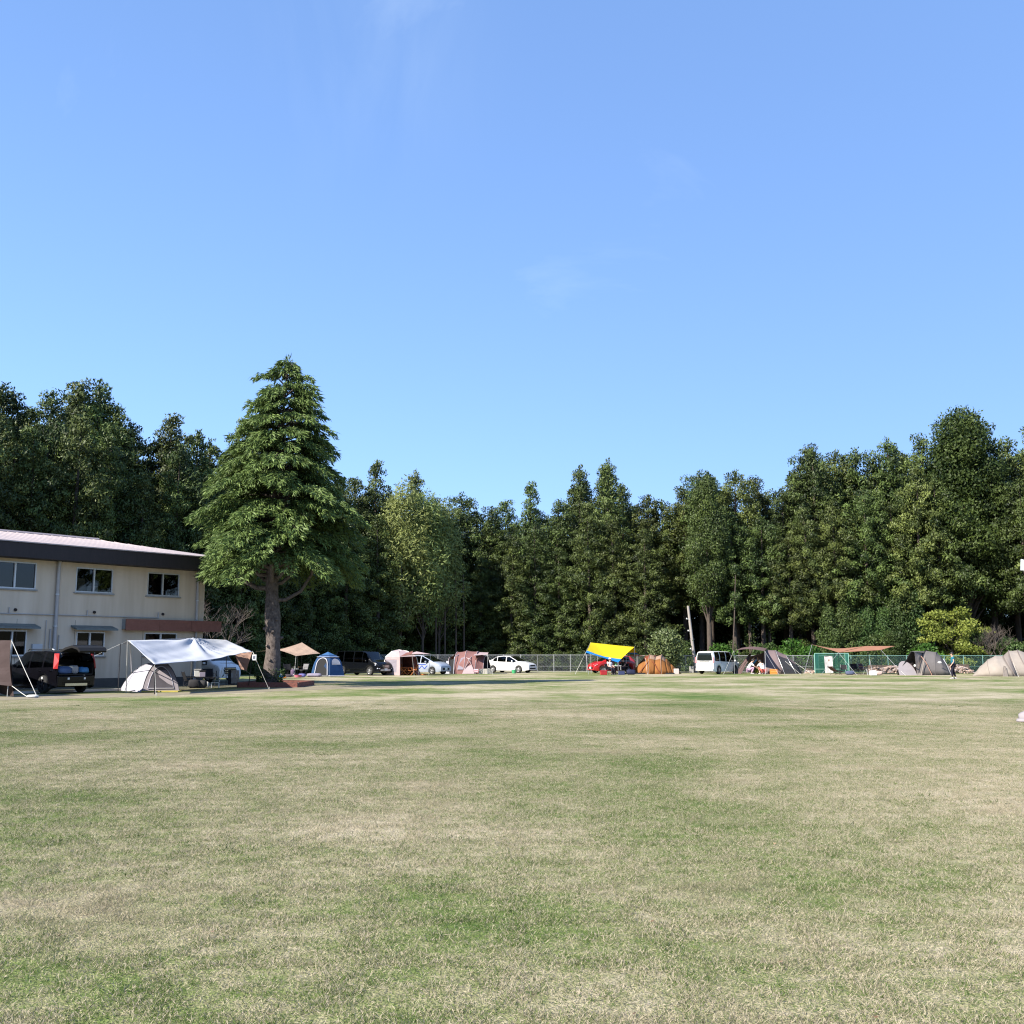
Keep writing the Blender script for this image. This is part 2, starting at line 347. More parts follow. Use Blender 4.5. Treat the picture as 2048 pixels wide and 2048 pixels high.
bl = thing('building', 'long two-storey beige plaster building with pinkish metal roof and dark fascia', 'building', wp(0, 0))
ULEN, DEP, WTOP = 30.0, 10.0, wall_hit(392, 1141)[1]
wins = {}
def winrect(name, x0, x1, ytl, ybl, xm):
    u1, zt = wall_hit(x0, ytl); u0, _ = wall_hit(x1, ytl); _, zb = wall_hit(x0, ybl); um, _ = wall_hit(xm, ytl)
    wins[name] = (u0, u1, zb, zt, um)
winrect('a', -12, 74, 1120, 1175, 32); winrect('b', 153, 227, 1134, 1184, 189.6); winrect('c', 296, 360, 1144, 1191, 327)
winrect('d', -32, 54, 1259, 1312, 25); winrect('e', 153, 210, 1263, 1312, 180.5); winrect('f', 289, 354, 1265, 1311, 322)
for nm, du in (('g', 6.2), ('h', 12.4)):             # the row goes on beyond the frame
    a = wins['a']; wins[nm] = (a[0]+du, a[1]+du, a[2], a[3], a[4]+du)
    a = wins['d']; wins[nm+'2'] = (a[0]+du, a[1]+du, a[2], a[3], a[4]+du)
ub = sorted({0.0, ULEN}|{v for w in wins.values() for v in w[:2]}); zb_ = sorted({0.42, WTOP+0.25}|{v for w in wins.values() for v in w[2:4]})
fm = MB(); fv = {}
def vid(u, z):
    k = (round(u, 4), round(z, 4))
    if k not in fv: fv[k] = len(fm.v); fm.v.append(tuple(wp(u, 0, z)))
    return fv[k]
for i in range(len(ub)-1):
    for j in range(len(zb_)-1):
        uc, zc = (ub[i]+ub[i+1])/2, (zb_[j]+zb_[j+1])/2
        if any(w[0] < uc < w[1] and w[2] < zc < w[3] for w in wins.values()): continue
        fm.f.append((vid(ub[i], zb_[j]), vid(ub[i+1], zb_[j]), vid(ub[i+1], zb_[j+1]), vid(ub[i], zb_[j+1])))
# the other walls
for (u0, w0, u1, w1) in ((0, 0, 0, -DEP), (0, -DEP, ULEN, -DEP), (ULEN, -DEP, ULEN, 0)):
    fm.poly([wp(u0, w0, 0), wp(u1, w1, 0), wp(u1, w1, WTOP+0.25), wp(u0, w0, WTOP+0.25)])
W('wall', fm, M_wall, bl)
W('base_skirt', MB().add([wp(-0.02, 0.03, 0), wp(ULEN, 0.03, 0), wp(ULEN, 0.03, 0.43), wp(-0.02, 0.03, 0.43), wp(-0.02, -0.1, 0), wp(ULEN, -0.1, 0), wp(ULEN, -0.1, 0.43), wp(-0.02, -0.1, 0.43)], [(0, 1, 2, 3), (3, 2, 6, 7), (0, 3, 7, 4), (1, 5, 6, 2)]), M_base, bl)
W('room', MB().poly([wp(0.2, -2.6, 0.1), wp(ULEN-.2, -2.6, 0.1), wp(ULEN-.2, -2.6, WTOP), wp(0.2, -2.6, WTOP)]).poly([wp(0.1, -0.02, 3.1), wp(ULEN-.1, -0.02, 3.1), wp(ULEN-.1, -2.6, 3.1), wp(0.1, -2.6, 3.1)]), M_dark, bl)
def wbox(mb, u0, u1, w0, w1, z0, z1):
    c = wp((u0+u1)/2, (w0+w1)/2, (z0+z1)/2); return mb.box(c, (abs(u1-u0), abs(w1-w0), abs(z1-z0)), rz=math.atan2(WDIR.y, WDIR.x))
for k, (u0, u1, zb, zt, um) in wins.items():
    fr = MB()
    for (a, b, c, d) in ((u0, u1, zt-.06, zt), (u0, u1, zb, zb+.06), (u0, u0+.05, zb+.06, zt-.06), (u1-.05, u1, zb+.06, zt-.06), (um-.035, um+.035, zb+.06, zt-.06)):
        wbox(fr, a, b, -.10, 0.015, c, d)
    wf = W('window', fr, M_frame, bl)
    for (a, b, dw) in ((u0+.05, um-.035, -.05), (um+.035, u1-.05, -.07)):
        W('pane', MB().poly([wp(a, dw, zb+.06), wp(b, dw, zb+.06), wp(b, dw, zt-.06), wp(a, dw, zt-.06)]), M_pane, wf)
    W('sill', wbox(MB(), u0-.08, u1+.08, -.08, .09, zb-.07, zb-.004), M_conc, wf)
    if k in ('d', 'e', 'd2', 'g2', 'h2'):
        aw = MB(); a, b = u0-.35, u1+.30
        aw.add([wp(a, 0, zt+.30), wp(b, 0, zt+.30), wp(b, .62, zt+.14), wp(a, .62, zt+.14), wp(a, .62, zt+.06), wp(b, .62, zt+.06), wp(a, 0, zt+.20), wp(b, 0, zt+.20)], [(0, 1, 2, 3), (3, 2, 5, 4), (4, 5, 7, 6), (0, 3, 4, 6), (1, 7, 5, 2)])
        W('window_awning', aw, M_awn, bl)
M_card = mat('cardboard', (0.38, 0.31, 0.23), 0.9, var=0.1); M_white = mat('white_plastic', (0.78, 0.78, 0.76), 0.45)
def room_box(u, w, z, d, m, label):
    o = W_top('storage_box', wbox(MB(), u-d[0]/2, u+d[0]/2, w-d[1]/2, w+d[1]/2, z, z+d[2]), m); tag(o, label, 'box'); return o
def W_top(name, mb, m, **k): return mb.build(name, m, None, **k)
u0, u1, zb, zt, um = wins['b']
W('window_ledge', wbox(MB(), u0-.2, u1+.2, -.7, -.12, zb-.04, zb+.07), M_dark, bl)
room_box(u1-.35, -.32, zb+.07, (.42, .3, .62), M_card, 'tall pale carton behind an upstairs window beside the downpipe')
room_box(u1-.95, -.30, zb+.07, (.55, .3, .28), M_white, 'flat whitish carton behind an upstairs window beside the tall carton')
# roof: deep fascia, low hip
OV = 0.95; ztop = wall_hit(0, 1081, OV)[1]; zbot = wall_hit(0, 1111, OV)[1]
rc = [(-OV, OV), (ULEN+OV, OV), (ULEN+OV, -DEP-OV), (-OV, -DEP-OV)]
fa = MB()
for i in range(4):
    (u0, w0), (u1, w1) = rc[i], rc[(i+1) % 4]
    fa.poly([wp(u0, w0, zbot), wp(u1, w1, zbot), wp(u1, w1, ztop), wp(u0, w0, ztop)])
fa.poly([wp(*c, zbot) for c in rc])
W('fascia', fa, M_fascia, bl)
RH = 1.10; rw = -DEP/2; inset = 4.4
hip0, hip1 = (inset-OV, rw), (ULEN+OV-inset, rw)
e = [wp(*c, ztop+.03) for c in [(-OV-.05, OV+.05), (ULEN+OV+.05, OV+.05), (ULEN+OV+.05, -DEP-OV-.05), (-OV-.05, -DEP-OV-.05)]]
r0, r1 = wp(*hip0, ztop+RH), wp(*hip1, ztop+RH)
roof = W('roof', MB().add(e+[r0, r1], [(0, 1, 5, 4), (1, 2, 5), (2, 3, 4, 5), (3, 0, 4)]), M_roof, bl, solid=0.05)
W('ridge_cap', MB().tube([r0+Vector((0, 0, .04)), r1+Vector((0, 0, .04))], 0.09, 6), M_roof, roof)
nrm = 0
u = 0.2
while u < ULEN:                                       # standing seams up the front slope
    top = wp(u, rw, ztop+RH+.02) if u > hip0[0] else None
    if top is None:
        t = (u+OV)/(hip0[0]+OV); top = wp(u, lerp(OV, rw, t), ztop+RH*t+.03)
    bot = wp(u, OV, ztop+.045)
    W('roof_seam', MB().tube([bot, top], 0.022, 4), M_roof, roof); u += 0.455
for px, yt, yb, r in ((119, 1118, 1301, .085), (397, 1143, 1352, .07)):
    u, _ = wall_hit(px, yt, 0.1); z1 = zbot+.1
    dp = MB().tube([wp(u, .11, 0.05), wp(u, .11, z1-.25), wp(u, .16, z1)], r, 10)
    W('downpipe', dp, M_pipe, bl, smooth=50)
    for z in (1.2, 2.9, 4.4):
        W('pipe_bracket', MB().lathe([(r+.02, -.025), (r+.02, .025)], wp(u, .11, z), 10), M_frame, bl)
hu0, hz0 = wall_hit(317, 1236, .05); _, hz1 = wall_hit(0, 1226.5, .05)
W('conduit', MB().tube([wp(hu0, .05, hz0), wp(ULEN, .05, hz0)], .028, 6), M_pipe, bl)
for px in (18, 175, 317):
    uu, _ = wall_hit(px, 1225, .05); W('conduit', MB().tube([wp(uu, .05, hz0), wp(uu, .05, hz0+.28)], .03, 6), M_pipe, bl)
for px, py in ((30, 1219), (188, 1224), (325, 1228)):
    uu, zz = wall_hit(px, py, .0); W('vent_cap', MB().tube([wp(uu, 0, zz), wp(uu, .08, zz-.02)], .07, 8), M_fascia, bl)
for px, y0, y1, r in ((93, 1240, 1302, .02), (101, 1258, 1302, .035), (118, 1270, 1302, .03)):
    uu, zt = wall_hit(px, y0, .06); W('supply_pipe', MB().tube([wp(uu, .06, .05), wp(uu, .06, zt)], r, 6), M_pipe, bl)
uu0, zt = wall_hit(65, 1288, .12); uu1, zb = wall_hit(84, 1305, .12)
W('meter_box', wbox(MB(), uu1, uu0, 0.0, .14, zb, zt), mat('meter_grey', (0.50, 0.52, 0.54), 0.5), bl, bevel=.01)
# terracotta slab canopy, runs past the corner
cu0, cz1 = wall_hit(253, 1237.5, .42); _, cz0 = wall_hit(253, 1260.5, .42); cu1, _ = wall_hit(443, 1250, .42)
n = 3
for i in range(n):
    a = lerp(cu0, cu1, i/n)-(.012 if i else 0); b = lerp(cu0, cu1, (i+1)/n)
    W('canopy_panel', wbox(MB(), a, b, .34, .42, cz0, cz1), M_terr, bl)
W('canopy_slab', wbox(MB(), cu0-.003, cu1+.003, .01, .338, cz0+.05, cz1-.004), M_conc, bl)
for uu in (wall_hit(150, 1250)[0], wall_hit(285, 1280)[0], wall_hit(30, 1300)[0]):
    W('wall_joint', wbox(MB(), uu-.008, uu+.008, .0, .004, .44, 3.2), M_base, bl)

# ------------------------------------------------------------------ foliage
def unit(a): return a/np.maximum(np.linalg.norm(a, axis=-1, keepdims=True), 1e-9)
def leaf_mesh(name, base, dirn, length, width, tint, rng, m, bend=0.0, normal=None):
    """one rhombic leaf (quad) per row, as real faces"""
    n = len(base); dirn = unit(dirn)
    if normal is not None: dirn = unit(dirn-unit(normal)*np.sum(dirn*unit(normal), 1, keepdims=True)*.75)
    side = unit(np.cross(dirn, rng.normal(size=(n, 3)) if normal is None else normal+rng.normal(0, .35, (n, 3)))); nrm = np.cross(dirn, side)
    L = np.broadcast_to(np.asarray(length, float), (n,))[:, None]; Wd = np.broadcast_to(np.asarray(width, float), (n,))[:, None]
    mid = base+dirn*L*0.45+nrm*L*bend
    V = np.stack([base, mid+side*Wd/2, base+dirn*L, mid-side*Wd/2], 1).reshape(-1, 3)
    me = bpy.data.meshes.new(name); me.vertices.add(4*n); me.vertices.foreach_set('co', V.astype(np.float32).ravel())
    me.loops.add(4*n); me.loops.foreach_set('vertex_index', np.arange(4*n, dtype=np.int32))
    me.polygons.add(n); me.polygons.foreach_set('loop_start', np.arange(0, 4*n, 4, dtype=np.int32)); me.polygons.foreach_set('loop_total', np.full(n, 4, np.int32))
    me.update(calc_edges=True)
    at_ = me.attributes.new('tint', 'FLOAT', 'FACE'); at_.data.foreach_set('value', np.clip(tint, 0, 1).astype(np.float32))
    me.materials.append(m); return me
M_sugi = leaf_mat('cedar_needles', (0.008, 0.020, 0.005), (0.118, 0.160, 0.040), trans=0.10, objvar=0.30)
M_hero = leaf_mat('blue_cedar_needles', (0.016, 0.042, 0.011), (0.215, 0.305, 0.084), trans=0.18, objvar=0.0)
M_broad = leaf_mat('broad_leaves', (0.020, 0.040, 0.010), (0.115, 0.155, 0.036), trans=0.25, gloss=0.1, objvar=0.25)
M_ivy = leaf_mat('glossy_leaves', (0.020, 0.045, 0.012), (0.095, 0.145, 0.040), trans=0.15, gloss=0.12, objvar=0.25)
M_yel = leaf_mat('yellow_green_leaves', (0.125, 0.165, 0.025), (0.37, 0.42, 0.095), trans=0.35, objvar=0.0)
M_gloss = leaf_mat('pale_glossy_leaves', (0.045, 0.075, 0.020), (0.180, 0.225, 0.080), trans=0.2, gloss=0.2, objvar=0.0)
M_fresh = leaf_mat('fresh_green_leaves', (0.03, 0.085, 0.012), (0.10, 0.22, 0.03), trans=0.3, objvar=0.15)
M_pale = leaf_mat('pale_bamboo_leaves', (0.12, 0.165, 0.045), (0.34, 0.40, 0.14), trans=0.35, objvar=0.1)
M_bark = mat('bark', (0.05, 0.038, 0.030), 0.95, col2=(0.12, 0.092, 0.075), vscale=2.5, stretch=(5, 5, 0.7), bump=0.7, bscale=5)
M_barkc = mat('cedar_bark', (0.050, 0.037, 0.033), 0.95, col2=(0.18, 0.147, 0.130), vscale=7, stretch=(1, 1, 0.7), bump=0.9, bscale=10)
M_twig = mat('bare_twig', (0.13, 0.105, 0.088), 0.9, var=0.2)

def trunk_mesh(name, pts, radii, n=8, limbs=()):
    mb = MB().tube(pts, list(radii), n)
    for l, r in limbs: mb.tube(l, list(r), 6)
    me = mb.mesh(name, smooth=70); me.materials.append(M_bark); return me

def sugi_variant(seed, H=20.0, crown0=0.06, rmax=2.7, shape=0.75, dens=1.0, pw=2.0):
    rng = np.random.default_rng(seed); tb = []; od = []; tn = []; nm = []
    z = H*crown0; ph = rng.uniform(0, 6.28)
    lean = rng.normal(0, 0.25, 2)
    while z < H*0.985:
        t = (z-H*crown0)/(H*(1-crown0))
        r = rmax*min(1, (t+0.10)/0.22)**0.5*(1-t**pw)**shape*(0.85+0.3*rng.random())+0.18
        nb = max(2, int(round((4+3*r)*dens*0.46)))
        for k in range(nb):
            a = ph+6.283*k/nb+rng.normal(0, .3); rr = r*rng.choice((.60, .82, 1.0, 1.15))*rng.uniform(.92, 1.08)
            for q in np.linspace(0.45, 1.0, max(1, int(rr/0.95)+1)):
                c = np.array([math.cos(a)*rr*q+lean[0]*z/H, math.sin(a)*rr*q+lean[1]*z/H, z+rr*q*0.10-0.22*(q**2)*rr+rng.normal(0, .18)])
                o = np.array([math.cos(a), math.sin(a), 0.45])
                n = int(70+rng.integers(0, 25)); s = 0.58+0.26*rng.random()
                p = unit(rng.normal(0, 1, (n, 3))+o*.5)*(rng.random((n, 1))**0.33)*s*np.array([1, 1, .8])
                tb.append(c+p); od.append(np.array([0, 0, .7])+o*.4+rng.normal(0, .6, (n, 3))); nm.append(unit(p)+np.array([0, 0, .35])+rng.normal(0, .3, (n, 3)))
                tn.append(np.full(n, np.clip(rng.normal(.42, .23), 0, 1))+rng.normal(0, .13, n)+0.10*q)
        z += 0.64+0.18*rng.random(); ph += 2.4
    # leader
    n = 90; zz = rng.uniform(H*.93, H*1.0, n); tb.append(np.stack([rng.normal(0, .13, n)+lean[0], rng.normal(0, .13, n)+lean[1], zz], 1)); od.append(unit(np.stack([rng.normal(0, .5, n), rng.normal(0, .5, n), np.ones(n)], 1))); tn.append(rng.uniform(.3, .7, n)); nm.append(rng.normal(size=(n, 3)))
    B = np.concatenate(tb); D = np.concatenate(od); T = np.concatenate(tn)
    crown = leaf_mesh('crown', B, D, rng.uniform(.20, .36, len(B)), rng.uniform(.085, .15, len(B)), T, rng, M_sugi, bend=.08, normal=np.concatenate(nm))
    tk = trunk_mesh('trunk', [(0, 0, -0.6), (0, 0, 1), (lean[0]*.4, lean[1]*.4, H*.4), (lean[0], lean[1], H*.97)], (.40, .30, .21, .03))
    return crown, tk, H

def blob_tree(seed, H, blobs, mat_, leaf=(.22, .12), n_per=320, flat=.8, trunk=True, shell=.45, limb_r=.09, tr=.22, lean=0.0, up=.35):
    """blobs: (x, y, z, r). leaves fill each blob's outer shell"""
    rng = np.random.default_rng(seed); tb = []; od = []; tn = []; nm = []
    for (x, y, z, r) in blobs:
        n = int(n_per*r*r); p = unit(rng.normal(size=(n, 3))); rad = r*(shell+(1-shell)*rng.random((n, 1))**.6)*(1+.22*rng.normal(size=(n, 1))*0.6)
        tb.append(np.array([x, y, z])+p*rad*np.array([1, 1, flat])); od.append(p*.7+rng.normal(0, .55, (n, 3))+np.array([0, 0, up])); tn.append(np.full(n, rng.normal(.45, .12))+rng.normal(0, .2, n)); nm.append(p+np.array([0, 0, .3])+rng.normal(0, .45, (n, 3)))
    B = np.concatenate(tb); D = np.concatenate(od); T = np.concatenate(tn)
    keep = B[:, 2] > 0.02
    B, D, T = B[keep], D[keep], T[keep]; NM = np.concatenate(nm)[keep]
    crown = leaf_mesh('crown', B, D, rng.uniform(leaf[0]*.7, leaf[0]*1.3, len(B)), rng.uniform(leaf[1]*.7, leaf[1]*1.3, len(B)), T, rng, mat_, bend=.1, normal=NM)
    limbs = []
    for (x, y, z, r) in blobs[:14]:
        z0 = max(.15, min(z*.55, H*.5)); limbs.append(([(lean*z0/H, 0, z0), (x*.45, y*.45, (z0+z)/2+.1), (x, y, z)], (tr*.45, limb_r*.7, .02)))
    tk = trunk_mesh('trunk', [(0, 0, -.3), (lean*.15, 0, H*.25), (lean*.6, 0, H*.62)], (tr, tr*.8, tr*.3), limbs=limbs)
    return crown, tk, H

def plant(variant, x, y, h, label, cat, group=None, name='conifer_tree', rs=None, rz=None, z=None):
    cr_, tk_, H = variant; s = h/H; zz = ground_z(x, y) if z is None else z
    t = thing(name, label, cat, (x, y, zz), random.uniform(0, 6.28) if rz is None else rz, group)
    t.scale = ((rs or s), (rs or s), s)
    link('crown', cr_, None, t); link('trunk', tk_, None, t); return t

SUGI_LOW = [sugi_variant(11+i, 20, .03, 2.75+.2*(i % 3), .66+.08*(i % 3)) for i in range(5)]
SUGI_HIGH = [sugi_variant(31+i, 20, .32, 2.75+.2*(i % 3), .56+.06*i) for i in range(4)]
SUGI_SLIM = [sugi_variant(51+i, 20, .12, 2.5, .85, 1.1, 1.7) for i in range(3)]
def rblobs(seed, n, R, z0, z1, r0, r1, taper=.3):
    g = random.Random(seed); out = []
    for i in range(n):
        t = (i+.5)/n; a = i*2.4+g.uniform(-.5, .5); rr = R*math.sin(math.pi*(0.12+.86*t))**.7*(1-taper*t)*g.uniform(.45, 1.0)
        out.append((math.cos(a)*rr, math.sin(a)*rr, lerp(z0, z1, t)+g.uniform(-.3, .3), g.uniform(r0, r1)))
    return out
BROAD = [blob_tree(71+i, 20, rblobs(5+i, 46, 4.6, 5.0, 19.2, 1.0, 1.7, .45), M_broad, (.24, .14), 430, tr=.4) for i in range(2)]
BROAD_HIGH = [blob_tree(77, 20, rblobs(9, 44, 4.4, 8.0, 19.2, .9, 1.5, .5), M_sugi, (.26, .13), 420, tr=.42)]
PALE = [blob_tree(81+i, 14, rblobs(15+i, 34, 2.5, 4.0, 13.5, .7, 1.1, .2), M_pale, (.34, .09), 300, flat=1.1, tr=.12, limb_r=.05, up=-.1) for i in range(2)]
SHRUB_IVY = [blob_tree(91+i, 3, rblobs(25+i, 16, 1.25, .35, 2.7, .5, .75), M_ivy, (.20, .14), 420, tr=.06, limb_r=.03) for i in range(3)]
SHRUB_OLV = [blob_tree(95+i, 3, rblobs(28+i, 14, 1.3, .35, 2.6, .5, .8), M_broad, (.20, .10), 380, tr=.06, limb_r=.03) for i in range(2)]
SHRUB_TALL = [blob_tree(101+i, 7, rblobs(61+i, 34, 1.7, .5, 6.4, .6, .95, .3), M_ivy, (.19, .13), 430, tr=.10, limb_r=.04) for i in range(3)]
SHRUB_GRN = [blob_tree(98, 2, rblobs(31, 12, 1.2, .3, 1.7, .45, .7), M_fresh, (.18, .11), 480, tr=.05, limb_r=.02)]

# skyline trees: (px, py of the top) in the photograph, depth behind the wood's edge, kind
SKY_L = [(-150, 800), (-95, 760), (-45, 775), (3, 789), (58, 786), (119, 770), (155, 760), (199, 815), (246, 850), (290, 872), (326, 840), (378, 863), (411, 879), (466, 840)]
SKY_M = [(520, 900), (575, 930), (620, 925), (660, 955), (700, 960), (746, 929), (782, 985), (824, 942), (870, 998), (917, 986), (950, 1026)]
SKY_R = [(974, 1014), (1007, 1006), (1061, 972), (1105, 1000), (1159, 930), (1214, 918), (1250, 975), (1298, 992), (1333, 1000), (1372, 985), (1405, 942), (1425, 945), (1476, 942), (1533, 960), (1574, 975), (1617, 901), (1642, 896), (1684, 902), (1733, 897), (1765, 918), (1803, 874), (1867, 884), (1910, 880), (1994, 854), (2040, 888), (2090, 870), (2140, 900), (2200, 885)]
def skyline(px):
    L = SKY_L+SKY_M+SKY_R
    if px <= L[0][0]: return L[0][1]
    for (a, ya), (b, yb) in zip(L, L[1:]):
        if a <= px <= b: return lerp(ya, yb, (px-a)/(b-a))
    return L[-1][1]
def tree_at(px, Y, ytop, variants, label, group, wide=1.0, name='conifer_tree', cat='tree'):
    p = gr(px, Y); h = at(px, ytop, Y).z-ground_z(p.x, p.y)
    v = random.choice(variants); s = h/v[2]
    return plant(v, p.x, p.y, h, label, cat, group, name, rs=(0.45*s+0.55*0.95)*wide)
rnd = random.Random(21)
LBL_L = ('tall dark cedar in the shaded wood rising behind the beige building', 'cedars of the wood behind the building')
LBL_M = ('dark cedar in the deep shade behind the black van and pink tent', 'cedars of the shaded wood corner')
LBL_R = ('tall sunlit cedar in the wood behind the wire fence', 'cedars behind the wire fence')
PLACES = [(-60, 'beyond the unseen end of the beige building'), (150, 'above the beige roof by its first downpipe'), (330, 'above the middle of the beige roof'), (480, 'between the beige building and the huge cedar'), (640, 'behind the huge cedar and sand tarp'), (760, 'behind the blue tent and black van'), (880, 'behind the pink tent and silver hatchback'), (960, 'behind the brown and pink tunnel tent'), (1075, 'behind the white sedan'), (1175, 'behind the empty stretch of wire fence'), (1290, 'behind the yellow tarp'), (1375, 'behind the round clipped bush'), (1470, 'behind the white van and utility pole'), (1610, 'behind the purple-brown tent'), (1730, 'behind the green goal'), (1815, 'behind the wing tarp and firewood heap'), (1925, 'behind the grey shelter'), (99999, 'behind the beige tunnel tent')]
def place(px): return next(n for lim, n in PLACES if px <= lim)
def lbl(px, row):
    look = {'sky': 'tall cedar with its tip against the sky', 'front': 'cedar at the very edge of the wood', 'rear': 'cedar deep in the wood, half hidden,'}[row]
    return look+' '+place(px), 'cedars: '+{'sky': 'skyline', 'front': 'wood edge', 'rear': 'inner wood'}[row]+' '+place(px)
for px, yt in SKY_L+SKY_M+SKY_R:
    Y = Yedge(px)+rnd.uniform(5, 9)
    if px in (1061, 917, 1159, 1214, 1733, 1803, 746, 824): V = SUGI_SLIM+SUGI_HIGH[:1]
    else: V = SUGI_LOW if px < 1330 else SUGI_HIGH
    tree_at(px, Y, yt, V, *lbl(px, 'sky'), wide=1.08)
# front row and fillers
px = -230
while px < 2240:
    Ye = Yedge(px); right = px > 940
    if 765 < px < 905 or 1900 < px < 2010: pass
    elif not (1335 < px < 1420):
        V = SUGI_LOW if px < 1330 else SUGI_HIGH
        tree_at(px, Ye+rnd.uniform(.8, 2.2), skyline(px)+rnd.uniform(25, 95)+(30 if right else 0), V, *lbl(px, 'front'), wide=1.0)
    px += (rnd.uniform(48, 62) if right else rnd.uniform(60, 82))
px = -260
while px < 2280:
    Ye = Yedge(px)
    tree_at(px, Ye+rnd.uniform(11, 16), skyline(px)+rnd.uniform(14, 60), SUGI_LOW+SUGI_HIGH[:2], *lbl(px, 'rear'), wide=1.1)
    if rnd.random() < .8: tree_at(px+25, Ye+rnd.uniform(19, 27), skyline(px+25)+rnd.uniform(22, 70), SUGI_LOW, *lbl(px+25, 'rear'), wide=1.15)
    px += rnd.uniform(52, 70)
# the wood goes on to the left of the picture and shades the part in view
for t_ in range(-10, -52, -4):
    for off in (1.5, 7.0):
        p = EDGE_A+WDIR*(t_+rnd.uniform(-1, 1))-WN*(off+rnd.uniform(-1, 1)); v = rnd.choice(SUGI_LOW); h = rnd.uniform(19, 23)
        plant(v, p.x, p.y, h, lbl(-200, 'front')[0], 'tree', lbl(-200, 'front')[1], rs=h/v[2]*1.1)
# distinctive trees
tree_at(1945, Yedge(1945)+4, 822, BROAD[:1], 'biggest broad-leaved tree with pointed top, tallest in the wood behind the beige tent', None, name='broadleaf_tree', wide=1.05)
tree_at(1420, Yedge(1420)+.6, 955, BROAD_HIGH, 'broad dark tree with bare lower trunk behind the white van', None, name='broadleaf_tree', wide=.72)
for px, Y, yt in ((800, 4, 972), (845, 3.0, 985), (878, 4.5, 1010)):
    tree_at(px, Yedge(px)-1.0+Y*.4, yt, PALE, 'pale yellow-green feathery tree standing out of the dark wood corner', 'pale feathery trees', name='feathery_tree', wide=1.05)
# bare, ivy-clad and leaning trunks at the foot of the wood
def bare_trunk(px, yb, px2, yt, Y, r, label, name='tree_trunk', m=M_bark, ivy=False, group=None):
    a = gr(px, Y); b = at(px2, yt, Y); t = thing(name, label, 'tree trunk', (a.x, a.y, 0), 0, group)
    W('trunk', MB().tube([a+Vector((0, 0, -.1)), lerp(a, b, .5)+Vector((.05, 0, 0)), b], [r, r*.85, r*.6], 8), m, t, smooth=70)
    if ivy:
        n = 900; rg = np.random.default_rng(int(px)); tt = rg.random(n)[:, None]*.95
        A, B = np.array(a), np.array(b); an = rg.random(n)*6.283; rad = r+.05+.2*rg.random(n)
        base = A+(B-A)*tt+np.stack([np.cos(an)*rad, np.sin(an)*rad, np.zeros(n)], 1)
        o = link('ivy', leaf_mesh('ivy', base, np.stack([np.cos(an), np.sin(an), rg.normal(0, .6, n)], 1), .22, .16, rg.random(n), rg, M_ivy), None, t, local=False); o['kind'] = 'stuff'
    return t
bare_trunk(1463, 1300, 1471, 1150, 97.6, .07, 'thin pale leaning stem beside the ivy-clad trunk behind the brown tent')
bare_trunk(1503, 1280, 1493, 1165, 100.5, .20, 'leaning trunk wrapped in ivy behind the brown tent awning', ivy=True)
bare_trunk(1540, 1280, 1535, 1160, 101, .20, 'ivy-wrapped trunk behind the dome of the brown tent', ivy=True)
bare_trunk(1602, 1270, 1596, 1160, 101, .22, 'ivy-wrapped trunk behind the gap between brown tent and goal', ivy=True)
bare_trunk(1652, 1260, 1650, 1150, 101, .20, 'ivy-wrapped trunk behind the green net goal', ivy=True)
for px, t_ in ((872, 1120), (890, 1130), (912, 1120), (928, 1150)):
    bare_trunk(px, 1300, px-2, t_, Yedge(px)-.6, .10, 'slim grey stem at the edge of the dark wood corner', group='slim grey stems', m=M_bark)
# shrubs along the fence
def shrub(px, Y, h, V, label, group=None, wide=1.0):
    p = gr(px, Y); V = SHRUB_TALL if h > 3.6 and V is not SHRUB_GRN else V; wide = wide*1.25 if V is SHRUB_TALL else wide; v = random.choice(V); return plant(v, p.x, p.y, h, label, 'shrub', group, 'shrub', rs=h/v[2]*wide)
px = 955
while px < 2180:
    Ye = Yedge(px)
    V, lb, gp = (SHRUB_IVY, 'dark glossy-leaved shrub in the undergrowth '+place(px), 'glossy shrubs '+place(px)) if rnd.random() < .55 else (SHRUB_OLV, 'olive-green shrub in the undergrowth '+place(px), 'olive shrubs '+place(px))
    hmax = 2.0 if px < 1340 else 2.6 if px < 1600 else 4.2
    shrub(px, Ye-rnd.uniform(.2, 1.4), rnd.uniform(1.6, hmax), V, lb, gp, wide=rnd.uniform(.75, 1.0))
    px += rnd.uniform(17, 30)
for px in range(1660, 1860, 34):
    shrub(px+rnd.uniform(-8, 8), Yedge(px)-.5, rnd.uniform(5.5, 8.0), SHRUB_IVY, 'tall ivy-covered shrub mass rising '+place(px), 'tall ivy shrubs '+place(px), wide=.62)
for px in range(500, 960, 40):
    shrub(px, Yedge(px)-.8, rnd.uniform(1.4, 2.6), SHRUB_OLV, 'shaded shrub at the foot of the dark wood '+place(px), 'shaded shrubs '+place(px))
shrub(1443, 93.0, 2.6, SHRUB_GRN, 'bright green bush just behind the white van roof', wide=1.1)
shrub(1585, 92.4, 3.0, SHRUB_GRN, 'bright green bush behind the brown dome tent', wide=1.0)
shrub(1622, 92.0, 2.4, SHRUB_GRN, 'bright green bush beside the green net goal', wide=.9)
# clipped round bush
gb = blob_tree(120, 4, [(0, 0, 2.25, 1.72)]+rblobs(44, 22, 1.15, .9, 3.3, .5, .7, .1), M_gloss, (.19, .13), 520, tr=.14, limb_r=.05, shell=.6, flat=.95)
p = gr(1331, 91.0); plant(gb, p.x, p.y, 4.05, 'round clipped evergreen bush with pale glossy leaves beside the orange tent', 'shrub', None, 'round_bush', rs=1.0)
